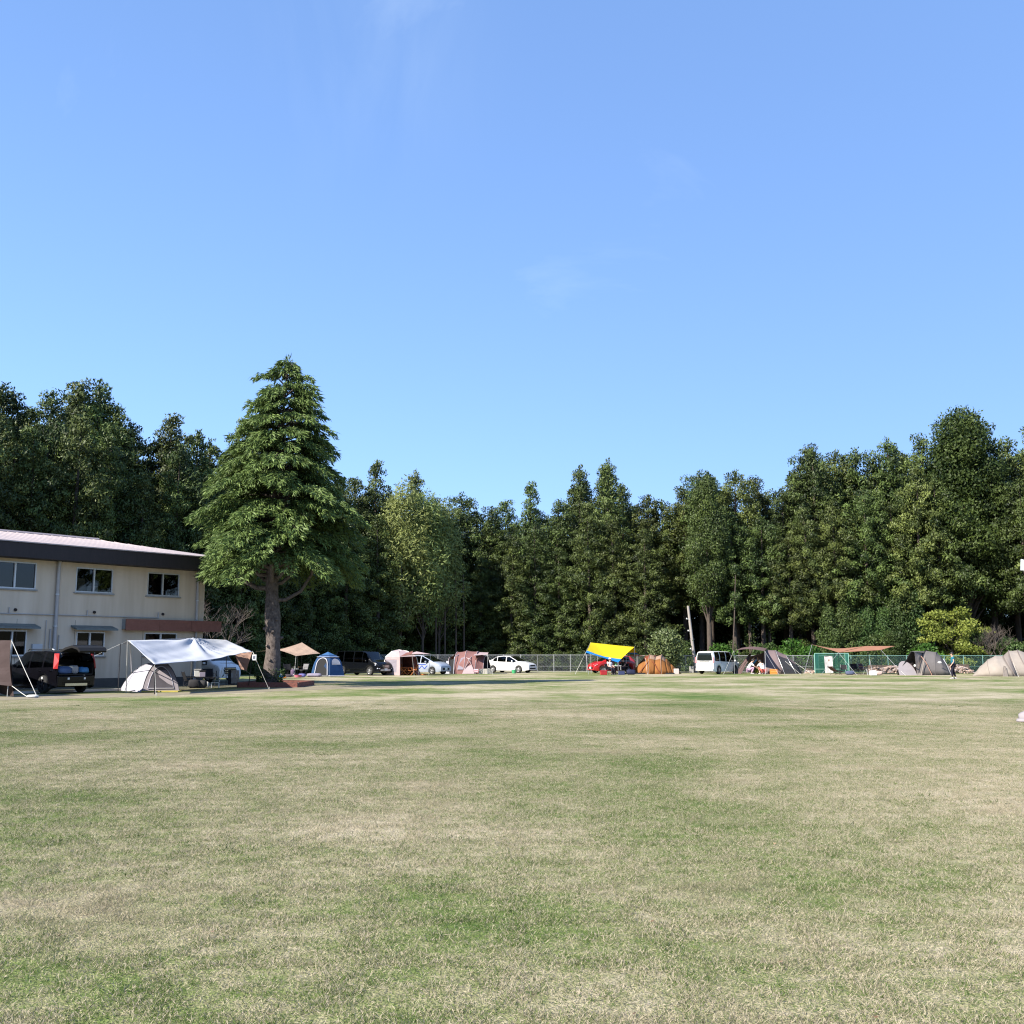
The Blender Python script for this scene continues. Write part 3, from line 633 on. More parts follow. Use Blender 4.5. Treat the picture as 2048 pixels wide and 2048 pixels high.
# yellow-green spreading tree
yb_ = []
g_ = random.Random(9)
for i in range(60):
    t = g_.random(); zz = .8+4.9*t; R = 3.6*math.sin(math.pi*(.15+.75*t))**.6; a = g_.uniform(0, 6.28); rr = R*g_.uniform(.3, 1)
    yb_.append((math.cos(a)*rr, math.sin(a)*rr*.7, zz, g_.uniform(.5, .85)))
yt_ = blob_tree(130, 6.4, yb_, M_yel, (.22, .13), 330, flat=.5, tr=.12, limb_r=.05)
p = gr(1905, 93.5); plant(yt_, p.x, p.y, 6.5, 'spreading yellow-green leafy tree behind the grey tent', 'tree', None, 'spreading_tree', rs=1.0, rz=.4)
shrub(1850, 92.5, 2.6, SHRUB_GRN, 'low mid-green bush below the yellow-green tree by the grey tent', wide=1.1)
# bare tree behind the beige tent
def bare_tree(name, label, px, Y, h, seed, spread=1.0, group=None, sway=0.0):
    rg = random.Random(seed); base = gr(px, Y); t = thing(name, label, 'tree', (base.x, base.y, 0), 0, group)
    mb = MB(); tw = MB()
    def grow(p, d, L, r, depth):
        q = p+d*L; tgt = mb if depth < 2 else tw
        tgt.tube([p, lerp(p, q, .5)+Vector((rg.uniform(-.05, .05)*L, rg.uniform(-.05, .05)*L, 0)), q], [r, r*.8, r*.6], 5 if depth < 2 else 3, cap=False)
        if depth >= 5: return
        for _ in range(3 if depth < 4 else 2):
            nd = (d+Vector((rg.uniform(-.75, .75)*spread, rg.uniform(-.75, .75)*spread, rg.uniform(-.1, .5)))).normalized()
            grow(lerp(p, q, rg.uniform(.55, 1)), nd, L*rg.uniform(.6, .85), max(.008, r*.58), depth+1)
    for k in range(3): grow(Vector((rg.uniform(-.2, .2), rg.uniform(-.2, .2), -.05)), Vector((rg.uniform(-.5, .5)*spread+sway, rg.uniform(-.4, .4), 1)).normalized(), h*.30, .085, 0)
    mb.build('trunk', M_twig, t, smooth=60); tw.build('branches', M_twig, t); return t
bare_tree('bare_tree', 'leafless pale-branched tree behind the beige tent', 1990, 93.2, 5.6, 4, 1.1, sway=.2)
p = at(410, 1180, 60)
bare_tree('bare_tree', 'leafless grey-branched tree beside the end of the beige building', 440, 66, 7.0, 8, 1.3, sway=-.15)

# ------------------------------------------------------------------ the big cedar on the lawn
def cedar(seed, H, zc0, prof, fork=True, trunk_r=.39, dens=1.0, name='cedar_tree', top_shift=0.0):
    """prof: (height fraction, crown radius). drooping sprays on layered boughs"""
    rng = np.random.default_rng(seed); rg = random.Random(seed)
    tb, od, ln, wd, tn = [], [], [], [], []; bough = MB()
    def rad(z):
        f = z/H
        for (a, ra), (b, rb) in zip(prof, prof[1:]):
            if a <= f <= b: return lerp(ra, rb, (f-a)/(b-a))
        return prof[-1][1]
    def axis(z): t = max(0, z/H); return np.array([top_shift*t*t, 0, 0])
    z = zc0; ph = 0
    while z < H*.985:
        R = rad(z); nb = int(max(4, (3.0+2.3*R)*dens*(1.35 if z > H*.72 else 1.0)))
        for k in range(nb):
            a = ph+6.283*k/nb+rg.gauss(0, .22); L = R*rg.uniform(.68, 1.10)*(1.0+.12*math.sin(3*a+z)); L *= 1+(.0*max(0, math.cos(a-.75)) if .22 < z/H < .62 and fork else 0); zz = z+rg.uniform(-.26, .26)
            u = np.array([math.cos(a), math.sin(a), 0]); v = np.array([-math.sin(a), math.cos(a), 0])
            rise = rg.uniform(.10, .30)*(1 if z < H*.8 else 1.6)
            def pt(q): return axis(zz)+np.array([0, 0, zz])+u*L*q+np.array([0, 0, L*(rise*math.sin(q*2.1)-(.34 if z < zc0+1.2 else .26)*q**3)])
            bough.tube([pt(q) for q in (0, .3, .6, .9)], [.03+.012*L, .02+.008*L, .018, .008], 4, cap=False)
            ns = max(3, int(L*5.2))
            for i in range(ns):
                q = .30+.72*(i+.5)/ns
                wfan = (.20+.5*L*.28*math.sin(math.pi*min(1, max(.08, (q-.2)/.9))))
                nsub = max(2, int(wfan*7))
                for j in range(nsub):
                    s = (j+.5)/nsub*2-1
                    c = pt(min(q, 1.0))+v*s*wfan+u*(q-1 if q > 1 else 0)*.3-np.array([0, 0, .20*s*s*wfan])+rng.normal(0, .05, 3)
                    n = 13
                    d = u*rng.uniform(.3, 1.0, (n, 1))+v*(s*.8+rng.normal(0, .45, (n, 1)))+np.array([0, 0, 1])*rng.uniform(-1.15, -.05, (n, 1))
                    tb.append(c+rng.normal(0, .05, (n, 3))); od.append(d); ln.append(rng.uniform(.20, .42, n)); wd.append(rng.uniform(.042, .075, n))
                    tn.append(np.clip(rng.normal(.28+.32*q, .16, n), 0, 1))
        z += .48+.26*min(1, R/3); ph += 1.9
    n = 90; zz = rng.uniform(H*.95, H*1.0, n); tb.append(np.stack([axis(H)[0]+rng.normal(0, .09, n), rng.normal(0, .09, n), zz], 1)); od.append(np.stack([rng.normal(0, .8, n), rng.normal(0, .8, n), rng.uniform(.1, 1.2, n)], 1)); ln.append(rng.uniform(.2, .4, n)); wd.append(np.full(n, .05)); tn.append(rng.uniform(.3, .6, n))
    B, D, Ln, Wd, T = (np.concatenate(x) for x in (tb, od, ln, wd, tn))
    crown = leaf_mesh('crown', B, D, Ln, Wd, T, rng, M_hero, bend=.15)
    tk = MB()
    tr = trunk_r; zf = zc0*.86
    zs = np.linspace(-.2, zf, 12)
    tk.tube([(.10*math.sin(z_*.9)+.04*z_*(0.3), .05*math.sin(z_*1.7), z_) for z_ in zs], [tr*(1.35 if z_ < .15 else 1.06+.10*math.sin(z_*2.3)-.035*z_) for z_ in zs], 14)
    tip = Vector((.10*math.sin(zf*.9)+.012*zf, .05*math.sin(zf*1.7), zf))
    tk.tube([tip-Vector((0, 0, .3)), tip+Vector((-.1, 0, 1.6)), (0, 0, H*.6), (top_shift*.9, 0, H*.97)], [tr*.85, tr*.6, tr*.33, .03], 10)
    if fork:
        for a, r0, out, zz in ((math.pi, .14, 2.2, zf-.15), (2.6, .11, 1.5, zf+.25), (.25, .11, 1.3, zf+.1), (0.05, .11, 2.0, zf-.75), (3.6, .12, 1.9, zf+.5), (4.9, .13, 1.8, zf+.2), (1.5, .12, 2.0, zf+.3), (5.6, .11, 1.6, zf+.4)):
            u = Vector((math.cos(a), math.sin(a), 0)); c = Vector((tip.x, tip.y, zz))
            tk.tube([c, c+u*out*.35+Vector((0, 0, .02)), c+u*out*.72+Vector((0, 0, .45)), c+u*out*.98+Vector((0, 0, 1.3)), c+u*out*1.05+Vector((0, 0, 2.3))], [r0, r0*.9, r0*.8, r0*.65, r0*.4], 8)
    for (a, z_) in ((math.pi*1.05, 2.75), (4.2, 1.9), (4.9, 2.6), (.1, 2.3), (4.6, 1.2), (5.4, 3.2)):
        c = Vector((.10*math.sin(z_*.9)+.012*z_, .05*math.sin(z_*1.7), z_)); u = Vector((math.cos(a), math.sin(a), .25)).normalized()
        tk.tube([c+u*tr*.8, c+u*(tr+.12)], [.11, .055], 8)
    return crown, tk.mesh('trunk', smooth=60), bough.mesh('boughs', smooth=60)
CY = 52.0; cb = gr(541, CY); H1 = at(560, 716, CY).z
mpp = CY/FPX
prof = [(0, 2.8), (.28, 3.9), (.38, 4.3), (.48, 4.15), (.56, 3.8), (.65, 3.25), (.72, 2.85), (.82, 2.1), (.89, 1.4), (.95, .72), (1.0, .08)]
cr1, tk1, bo1 = cedar(3, H1, at(541, 1138, CY).z, prof, dens=1.4, top_shift=.45)
ct = thing('cedar_tree', 'huge conical cedar with drooping boughs and thick bare trunk in a brick planter', 'tree', (cb.x, cb.y, 0), 0)
link('crown', cr1, None, ct); link('trunk', tk1, M_barkc, ct); link('boughs', bo1, M_barkc, ct)
# stray shoots and moss at the trunk foot
n = 1500; rg = np.random.default_rng(2); an = rg.random(n)*6.283; zz = rg.random(n)*.85; rad = .50+.10*rg.random(n)+.1*(zz > .45)
o = link('basal_shoots', leaf_mesh('basal_shoots', np.stack([np.cos(an)*rad, np.sin(an)*rad, zz], 1), np.stack([np.cos(an), np.sin(an), rg.normal(.2, .6, n)], 1), .12, .05, rg.random(n)*.4, rg, M_ivy), None, ct); o['kind'] = 'stuff'
# brick planter round it
M_brick = mat('brick_red', (0.155, 0.050, 0.038), 0.9, col2=(0.24, 0.085, 0.06), vscale=8, bump=0.3)
pl = thing('planter', 'low red brick planter round the foot of the huge cedar', 'planter', (cb.x, cb.y, 0))
px0, px1 = gr(478, 50.0).x, gr(597, 50.0).x; pd0, pd1 = 50.0, 53.9
brick_me = MB().box((0, 0, 0), (.242, .12, .075)).mesh('brick'); brick_me.materials.append(M_brick)
mort = MB()
for (x0, y0, x1, y1) in ((px0, pd0, px1, pd0), (px0, pd1, px1, pd1), (px0, pd0, px0, pd1), (px1, pd0, px1, pd1)):
    a, b = Vector((x0, y0, 0)), Vector((x1, y1, 0)); Ld = (b-a).length; rz = math.atan2(b.y-a.y, b.x-a.x)
    mort.box((a+b)/2+Vector((0, 0, .122)), (Ld, .10, .245), rz)
    nb = int(Ld/.252)
    for row in range(3):
        cells = [(k/nb, (k+1)/nb) for k in range(nb)] if row != 1 else [(0, .5/nb)]+[((k+.5)/nb, (k+1.5)/nb) for k in range(nb-1)]+[(1-.5/nb, 1)]
        for f0, f1 in cells:
            c = a+(b-a)*((f0+f1)/2)
            o = link('brick', brick_me, None, pl); o.location = (c.x-cb.x+random.uniform(-.004, .004), c.y-cb.y+random.uniform(-.004, .004), .042+row*.083); o.rotation_euler = (0, 0, rz); o.scale = (((f1-f0)*Ld-.010)/.242, 1, 1)
W('mortar', mort, mat('mortar', (.16, .12, .105), .95), pl)
W('soil', MB().poly([(px0, pd0, .17), (px1, pd0, .17), (px1, pd1, .17), (px0, pd1, .17)]), M_soil, pl)

# ------------------------------------------------------------------ cars (x forward, y left, wheels on z = 0)
M_tyre = mat('tyre_rubber', (0.018, 0.018, 0.018), 0.9); M_rim = mat('alloy', (0.55, 0.56, 0.58), 0.35, metal=0.8); M_rimd = mat('dark_alloy', (0.10, 0.10, 0.11), 0.4, metal=0.7)
M_trim = mat('black_trim', (0.008, 0.008, 0.009), 0.65, spec=.3); M_chrome = mat('chrome', (0.75, 0.76, 0.78), 0.15, metal=1.0)
M_lamp = mat('headlamp', (0.75, 0.78, 0.82), 0.12, coat=0.8); M_red = mat('tail_lamp_red', (0.36, 0.008, 0.010), 0.3, coat=0.4); M_plate = mat('number_plate', (0.75, 0.76, 0.74), 0.5)
M_cglass = glass('car_glass', (0.13, 0.15, 0.15)); M_cglass2 = glass('car_glass_clear', (0.45, 0.50, 0.48))
def interp(tab, x):
    if x <= tab[0][0]: return tab[0][1]
    for (a, ya), (b, yb) in zip(tab, tab[1:]):
        if a <= x <= b: return lerp(ya, yb, (x-a)/(b-a))
    return tab[-1][1]
def make_car(t, L, Wd, prof, belt, pillars, paintm, wr=.33, wx=None, sill=.20, roofw=.80, ws=None, rw_=None, rim=M_rim, open_rear=False, rear_glass=True, dark_glass=M_cglass):
    """prof: (x, top z) from tail to nose; belt: (x, z); pillars: x spans of side panes; ws / rw_: windscreen and rear window x spans"""
    hw = Wd/2; x0, x1 = -L/2, L/2; wx = wx or (x0+.85, x1-.82)
    ar = wr*1.17
    xs = {x0, x0+.05, x0+.14, x0+.3, x1, x1-.05, x1-.14, x1-.32}
    for w in wx:
        for k in range(9): xs.add(w+ar*math.cos(math.pi*k/8))
    for p in prof: xs.add(p[0])
    for a, b in pillars: xs |= {a, b}
    for s in (ws, rw_):
        if s: xs |= set(s)
    xs = sorted(x for x in xs if x0 <= x <= x1)
    out = [xs[0]]
    for x in xs[1:]:
        if x-out[-1] > .012: out.append(x)
    xs = out
    def plan(x):
        d = min(x-x0, x1-x); return hw*(1 if d > .55 else (.86+.14*math.sin(math.pi/2*max(0, d)/.55)) if x > 0 else (.93+.07*math.sin(math.pi/2*max(0, d)/.55)))
    def bot(x):
        z = sill
        d = min(x-x0, x1-x)
        if d < .3: z = sill+.06*(1-d/.3)
        for w in wx:
            if abs(x-w) < ar-1e-4: z = max(z, wr+math.sqrt(max(0, ar*ar-(x-w)**2))-.02)
        return z
    secs = []
    for x in xs:
        y = plan(x); zb = interp(belt, x); zt = max(interp(prof, x), zb+.03); zs = min(bot(x), zb-.08); gh = zt-zb
        yr = lerp(y*.96, y*roofw, min(1, gh/.45)); yg = lerp(y*.97, y*(roofw+.11), min(1, gh/.45))
        secs.append([(y*.95, zs), (y*.985, lerp(zs, zb, .25)), (y, lerp(zs, zb, .55)), (y*.975, zb), (yg, zb+gh*.5), (yr, zt-min(.05, gh*.3)), (yr-.07, zt-min(.008, gh*.1)), (yr*.5, zt+.012), (0, zt+.018)])
    V = []; F = []; GL = {}
    nj = 17
    def vert(i, j):
        s = secs[i]; (y, z) = s[j] if j <= 8 else s[16-j]; return (xs[i], y if j <= 8 else -y, z)
    body = MB(); body.v = [vert(i, j) for i in range(len(xs)) for j in range(nj)]
    def addg(key, i, j): GL.setdefault(key, []).append((i, j))
    for i in range(len(xs)-1):
        xm = (xs[i]+xs[i+1])/2
        for j in range(nj-1):
            jj = j if j < 8 else 15-j
            if jj in (3, 4):
                hit = [k for k, (a, b) in enumerate(pillars) if a <= xm <= b]
                if hit: addg(('side', hit[0], j < 8), i, j); continue
            if jj >= 5:
                if ws and ws[0] <= xm <= ws[1] and jj >= 6: addg(('front',), i, j); continue
                if rw_ and rw_[0] <= xm <= rw_[1] and jj >= 6 and rear_glass: addg(('rear',), i, j); continue
            body.f.append((i*nj+j, i*nj+j+1, (i+1)*nj+j+1, (i+1)*nj+j))
    if not open_rear: body.f.append(tuple(reversed(range(nj))))
    body.f.append(tuple((len(xs)-1)*nj+j for j in range(nj)))
    body.build('body', paintm, t, smooth=38)
    und = MB(); und.box((0, 0, sill+.10), (L-.4, Wd*.86, .08)); und.build('underbody', M_trim, t)
    for key, cells in GL.items():
        g = MB(); ids = {}
        for (i, j) in cells:
            q = []
            for (a, b) in ((i, j), (i, j+1), (i+1, j+1), (i+1, j)):
                if (a, b) not in ids: ids[(a, b)] = len(g.v); g.v.append(vert(a, b))
                q.append(ids[(a, b)])
            g.f.append(tuple(q))
        g.build({'side': 'side_window', 'front': 'windscreen', 'rear': 'rear_window'}[key[0]], M_cglass2 if key[0] == 'front' else dark_glass, t, smooth=30)
    for w in wx:
        for s in (-1, 1):
            wh = MB().lathe([(wr*.62, -.10), (wr*.93, -.10), (wr, -.06), (wr, .06), (wr*.93, .10), (wr*.62, .10), (wr*.62, -.10)], (0, 0, 0), 24, 'Y', cap=False)
            we = wh.build('wheel', M_tyre, t, smooth=40); we.location = (w, s*(hw-.10), wr)
            r = MB().lathe([(wr*.66, .05), (wr*.66, .085), (wr*.60, .075), (wr*.58, .03)], (0, 0, 0), 24, 'Y', cap=False).lathe([(.06, .03), (.06, .09), (.03, .10)], (0, 0, 0), 10, 'Y')
            for k in range(5):
                a = 2*math.pi*k/5; R_ = Matrix.Rotation(-a, 3, 'Y'); r.box(R_@Vector((wr*.34, .075, 0)), (wr*.56, .03, .07), M=R_)
            r.lathe([(wr*.60, .0), (wr*.60, .02)], (0, 0, 0), 20, 'Y')
            if s < 0: r.v = [(x, -y, z) for x, y, z in r.v]
            r.build('rim', rim, we, smooth=40)
    for s in (-1, 1):
        xw = (ws[0]+ws[1])/2+.05 if ws else x1-1.3
        zb = interp(belt, xw)
        mb = MB().box((xw-.12, s*(hw+.07), zb+.10), (.10, .17, .13)).box((xw-.12, s*(hw-.02), zb+.05), (.06, .10, .04)); mb.build('mirror', paintm, t, bevel=.02)
        for (a, b) in pillars[:2] if len(pillars) < 4 else pillars[1:3]:
            MB().box((a+.10, s*(hw+.004), interp(belt, a)-.13), (.17, .03, .03)).build('door_handle', M_chrome, t)
    return dict(L=L, hw=hw, x0=x0, x1=x1)
def lamps(t, pts, name, m, dx, h, w, y, z, x):
    for s in (-1, 1):
        MB().prism([(x, s*(y-w/2), z-h/2), (x, s*(y+w/2), z-h/2+.03), (x-dx*.6, s*(y+w/2+.05), z+h/2), (x, s*(y-w/2), z+h/2-.02)], (.02 if dx > 0 else -.02, 0, 0)).build(name, m, t)
def car_thing(name, label, X, Y, heading):
    return thing(name, label, 'car', (X, Y, .012), heading)
# --- black SUV, tailgate up
hd = math.atan2(.60, -.80)
P = Vector((-18.9, 42.0)); hv = Vector((-.80, .60)); lf = Vector((-hv.y, hv.x))    # near rear wheel
ctr = P+hv*1.33-lf*.80
t = car_thing('suv', 'black estate SUV parked by the beige building with its tailgate raised', ctr.x, ctr.y, hd)
pb = mat('paint_black', (0.004, 0.004, 0.006), .18, coat=.15, spec=.25)
prof_s = [(-2.30, 1.50), (-2.22, 1.60), (-1.9, 1.67), (-1.0, 1.72), (0.0, 1.72), (.42, 1.66), (1.28, 1.10), (1.5, 1.06), (2.1, .98), (2.25, .88), (2.30, .74)]
make_car(t, 4.6, 1.79, prof_s, [(-2.3, 1.06), (.9, .99), (1.3, 1.0), (2.3, .70)], [(-2.0, -1.32), (-1.22, -.28), (-.18, .86)], pb, wr=.36, wx=(-1.33, 1.32), ws=(.42, 1.28), rim=M_rimd, open_rear=True)
bk = MB().box((-2.24, 0, .50), (.20, 1.62, .42)).box((-2.30, 0, .42), (.08, 1.3, .2)); bk.build('rear_bumper', pb, t, bevel=.04)
MB().box((-2.345, 0, .36), (.03, .95, .10)).build('scuff_plate', M_chrome, t)
MB().box((-1.55, 0, .76), (1.45, 1.45, .05)).box((-.82, 0, 1.05), (.12, 1.4, .6)).box((-1.55, .76, 1.0), (1.4, .03, .5)).box((-1.55, -.76, 1.0), (1.4, .03, .5)).build('boot_liner', M_trim, t)
tgp = MB()
gz, gx = 1.62, -2.2
tgp.grid([[(gx+.05, y, gz+.05), (gx-.30, y*.98, gz+.17), (gx-.75, y*.96, gz+.25), (gx-1.12, y*.92, gz+.17), (gx-1.24, y*.88, gz+.05)] for y in (-.66, -.3, 0, .3, .66)])
tg = tgp.build('tailgate', M_trim, t, solid=.09)
MB().box((gx-.42, 0, gz+.26), (.55, 1.05, .015), M=Matrix.Rotation(.17, 3, 'Y')).build('rear_window', M_cglass, tg)
MB().box((gx-.05, 0, gz+.11), (.26, 1.15, .035)).build('spoiler', pb, t, bevel=.01)
for s in (-1, 1):
    MB().prism([(-2.31, s*.80, .99), (-2.16, s*.90, .99), (-2.06, s*.84, 1.30), (-1.98, s*.78, 1.60), (-2.22, s*.71, 1.60), (-2.30, s*.76, 1.30)], (-.035, s*.03, 0)).build('tail_light', M_red, t)
    MB().tube([(-2.15, s*.62, 1.58), (-2.55, s*.62, 1.62)], .014, 5).build('gas_strut', M_chrome, t)
    MB().tube([(-1.7, s*.64, 1.73), (-1.6, s*.66, 1.775), (.2, s*.66, 1.775), (.35, s*.64, 1.70)], .022, 6).build('roof_rail', M_chrome, t)
    MB().box((-1.36, s*.903, .62), (.09, .02, .09)).build('fuel_flap_reflector', M_plate, t)
    MB().box((0, s*.90, .30), (2.0, .06, .06)).build('side_step', M_chrome, t)
lamps(t, None, 'headlight', M_lamp, .2, .18, .35, .62, .78, 2.24)
MB().box((2.29, 0, .62), (.05, 1.0, .22)).build('grille', M_trim, t)
MB().box((-2.365, -.35, .60), (.02, .08, .08)).box((-2.365, .35, .60), (.02, .08, .08)).build('reflector', M_plate, t)
MB().box((-1.02, 0, 1.12), (.03, 1.3, .02)).build('luggage_bar', M_chrome, t)
Rm = Matrix.Translation((ctr.x, ctr.y, .012)) @ Matrix.Rotation(hd, 4, 'Z')
def lump(mb, c, r, seed, n=9, sq=1.0):
    rg = random.Random(seed); rows = []
    for i in range(n):
        th = math.pi*i/(n-1); row = []
        for k in range(n*2+1):
            ph = 2*math.pi*(k % (n*2))/(n*2); q = random.Random(seed*977+i*31+(k % (n*2))).uniform(.9, 1.1)
            row.append((c[0]+r[0]*q*math.copysign(abs(math.sin(th)*math.cos(ph))**sq, math.cos(ph)), c[1]+r[1]*q*math.copysign(abs(math.sin(th)*math.sin(ph))**sq, math.sin(ph)), c[2]+r[2]*q*math.copysign(abs(math.cos(th))**sq, math.cos(th))))
        rows.append(row)
    return mb.grid(rows)
for nm, c, r, col, lb, ct_ in (('duffel_bag', (-1.95, .38, .93), (.26, .32, .15), (.10, .17, .36), 'faded blue duffel bag in the open boot of the black SUV', 'bag'), ('cool_bag', (-1.9, -.1, .95), (.18, .17, .17), (.50, .50, .52), 'grey printed cool bag in the open boot of the black SUV', 'bag'), ('plastic_bag', (-1.98, -.48, .92), (.22, .2, .13), (.09, .28, .58), 'bright blue plastic bag in the open boot of the black SUV', 'bag')):
    mb = MB(); lump(mb, c, r, len(lb), 8, .6); mb.v = [tuple(Rm@Vector(v)) for v in mb.v]
    tag(mb.build(nm, fabric('cloth_'+nm, col, 0.05, .3), smooth=50), lb, ct_)
# --- white van by the end of the building
def van(name, label, X, Y, heading, pm, H=1.87, L=4.75, Wd=1.72, rim=M_rim, hood=1.08, face='bold', dg=M_cglass):
    t = car_thing(name, label, X, Y, heading); a, b = -L/2, L/2
    prof = [(a, H-.30), (a+.06, H-.10), (a+.22, H-.02), (a+1.2, H), (.55, H-.02), (.95, H-.09), (b-.78, hood+.12), (b-.62, hood+.03), (b-.2, hood-.10), (b-.06, hood-.22), (b, hood-.36)]
    make_car(t, L, Wd, prof, [(a, 1.06), (.9, .96), (b-.8, .98), (b, hood-.40)], [(a+.25, a+1.0), (a+1.1, a+2.1), (a+2.2, a+3.05), (a+3.10, b-1.02)], pm, wr=.34, wx=(a+.9, b-.88), ws=(.95, b-.78), rim=rim, roofw=.84, dark_glass=dg)
    zc = H-.45
    bt = MB(); bt.grid([[(a-.014, y*.68, 1.09), (a-.014, y*.67, 1.30), (a-.014, y*.64, H-.30), (a+.035, y*.60, H-.13)] for y in (-1, -.5, 0, .5, 1)]); bt.build('rear_window', dg, t)
    for s in (-1, 1):
        MB().prism([(a-.01, s*.70, .92), (a-.005, s*.85, .92), (a+.05, s*.83, 1.36), (a+.02, s*.72, 1.36)], (-.03, s*.012, 0)).build('tail_light', M_red if face != 'clear' else mat('tail_lamp_pink', (.62, .22, .24), .2, coat=.8), t)
        if face == 'bold':
            MB().prism([(b-.10, s*.42, hood-.26), (b-.30, s*.84, hood-.12), (b-.34, s*.85, hood-.22), (b-.12, s*.45, hood-.34)], (.035, s*.01, 0)).build('headlight', M_lamp, t)
            MB().prism([(b-.06, s*.50, .34), (b-.20, s*.80, .34), (b-.22, s*.80, .66), (b-.08, s*.52, .62)], (.04, s*.01, 0)).build('fog_lamp_bezel', M_trim, t)
            MB().tube([(b-.03, s*.46, hood-.34), (b+.02, s*.36, .55), (b+.0, s*.52, .33)], .035, 5).build('chrome_wing', M_chrome, t)
        else:
            MB().prism([(b-.09, s*.40, hood-.22), (b-.30, s*.84, hood-.14), (b-.32, s*.85, hood-.34), (b-.10, s*.42, hood-.36)], (.035, s*.01, 0)).build('headlight', M_lamp, t)
            MB().tube([(b-.0, s*.62, .52), (b-.14, s*.80, .52)], .05, 8).build('fog_lamp', M_lamp, t)
    gl = MB().box((b-.005, 0, .66), (.05, .80, .36)); gl.build('grille', M_trim, t, bevel=.02)
    for z in (.56, .66, .76): MB().box((b+.025, 0, z), (.02, .72, .03)).build('grille_bar', M_chrome, t)
    MB().box((b+.03, 0, .44), (.02, .33, .165)).build('number_plate', M_plate, t)
    MB().box((a-.03, 0, .80), (.02, .33, .165)).build('number_plate', M_plate, t)
    MB().box((a-.0, 0, .38), (.12, Wd*.9, .20)).build('rear_bumper', pm, t, bevel=.03)
    MB().box((a+.0, 0, 1.045), (.05, .9, .05)).build('chrome_strip', M_chrome, t)
    return t
pw = paint('paint_white', (0.82, 0.82, 0.82), .25); pk = mat('paint_black_van', (0.004, 0.005, 0.007), .18, coat=.15, spec=.25); ps_ = paint('paint_silver', (0.36, 0.40, 0.47), .3); prd = paint('paint_red', (0.42, 0.016, 0.022), .3)
hd = math.atan2(-.60, .80); q = gr(437, 59.2)
van('van', 'white van with bold chrome grille nosing out beside the beige building under the tarp', q.x-.80*1.45, q.y+.60*1.45+.4, hd, pw)
# --- black van
q = gr(741, 79.0); h_ = Vector((.80, -.60)); rt = Vector((h_.y, -h_.x)); c_ = Vector((q.x, q.y))-h_*1.49-rt*.76
van('van', 'black van with silver skid bumper parked between blue tent and pink tent', c_.x, c_.y, math.atan2(h_.y, h_.x), pk, H=1.86, face='plain')
tt = [o for o in COL.objects if o.get('label', '').startswith('black van')][0]
MB().box((2.33, 0, .40), (.10, 1.1, .14)).build('skid_bumper', M_rim, tt, bevel=.02)
for s in (-1, 1): MB().box((0, s*.872, .46), (2.2, .02, .035)).build('side_moulding', M_chrome, tt)
# --- white van seen from behind
ph_ = math.radians(38); h_ = Vector((math.sin(ph_), math.cos(ph_))); q = gr(1409, 84.2); c_ = Vector((q.x, q.y))+h_*2.37
van('van', 'white van seen from behind beside the leaning utility pole', c_.x, c_.y, math.atan2(h_.y, h_.x), pw, H=1.84, face='clear')
# --- silver hatchback with blue zigzag graphics
def hatch(name, label, X, Y, heading, pm, L=4.15, H=1.52):
    t = car_thing(name, label, X, Y, heading); a, b = -L/2, L/2
    prof = [(a, 1.02), (a+.06, 1.10), (a+.42, 1.42), (a+.75, H-.03), (-.2, H), (.25, H-.04), (b-.72, 1.00), (b-.58, .96), (b-.2, .82), (b-.05, .68), (b, .55)]
    make_car(t, L, 1.70, prof, [(a, .98), (.6, .90), (b-.8, .92), (b, .55)], [(a+.55, a+1.25), (a+1.32, a+2.2), (a+2.27, b-1.12)], pm, wr=.30, wx=(a+.72, b-.80), ws=(.25, b-.72), rw_=(a+.06, a+.42))
    lamps(t, None, 'headlight', M_lamp, .4, .16, .36, .60, .68, b-.10); lamps(t, None, 'tail_light', M_red, -.2, .40, .16, .70, .92, a+.02)
    MB().box((b-.01, 0, .44), (.04, .9, .16)).build('grille', M_trim, t); MB().box((b+.015, 0, .46), (.02, .33, .165)).build('number_plate', M_plate, t)
    MB().box((a-.015, 0, .62), (.02, .33, .165)).build('number_plate', M_plate, t)
    return t
q = gr(865, 82.6); h_ = Vector((.86, -.51)); rt = Vector((h_.y, -h_.x)); c_ = Vector((q.x, q.y))-h_*1.27-rt*.75
ht = hatch('hatchback', 'silver hatchback with blue zigzag stripes on its door beside the pink tent', c_.x, c_.y, math.atan2(h_.y, h_.x), ps_)
M_blue = paint('graphic_blue', (.03, .08, .42))
for s in (-1, 1):
    zz = [(-1.25+.26*i, .44 if i % 2 else .70) for i in range(9)]
    for (xa, za), (xb, zb) in zip(zz, zz[1:]):
        MB().prism([(xa-.045, s*.853, za), (xa+.045, s*.853, za), (xb+.045, s*.853, zb), (xb-.045, s*.853, zb)], (0, s*.004, 0)).build('zigzag_stripe', M_blue, ht)
    MB().prism([(-1.2, s*.855, .76), (.7, s*.855, .76), (.7, s*.855, .81), (-1.2, s*.855, .81)], (0, s*.004, 0)).build('side_stripe', M_blue, ht)
# --- red car under the yellow tarp
q = gr(1222, 89.5); hatch('hatchback', 'red hatchback partly hidden under the yellow and blue tarp', q.x, q.y, math.radians(200), prd, L=3.9, H=1.50)
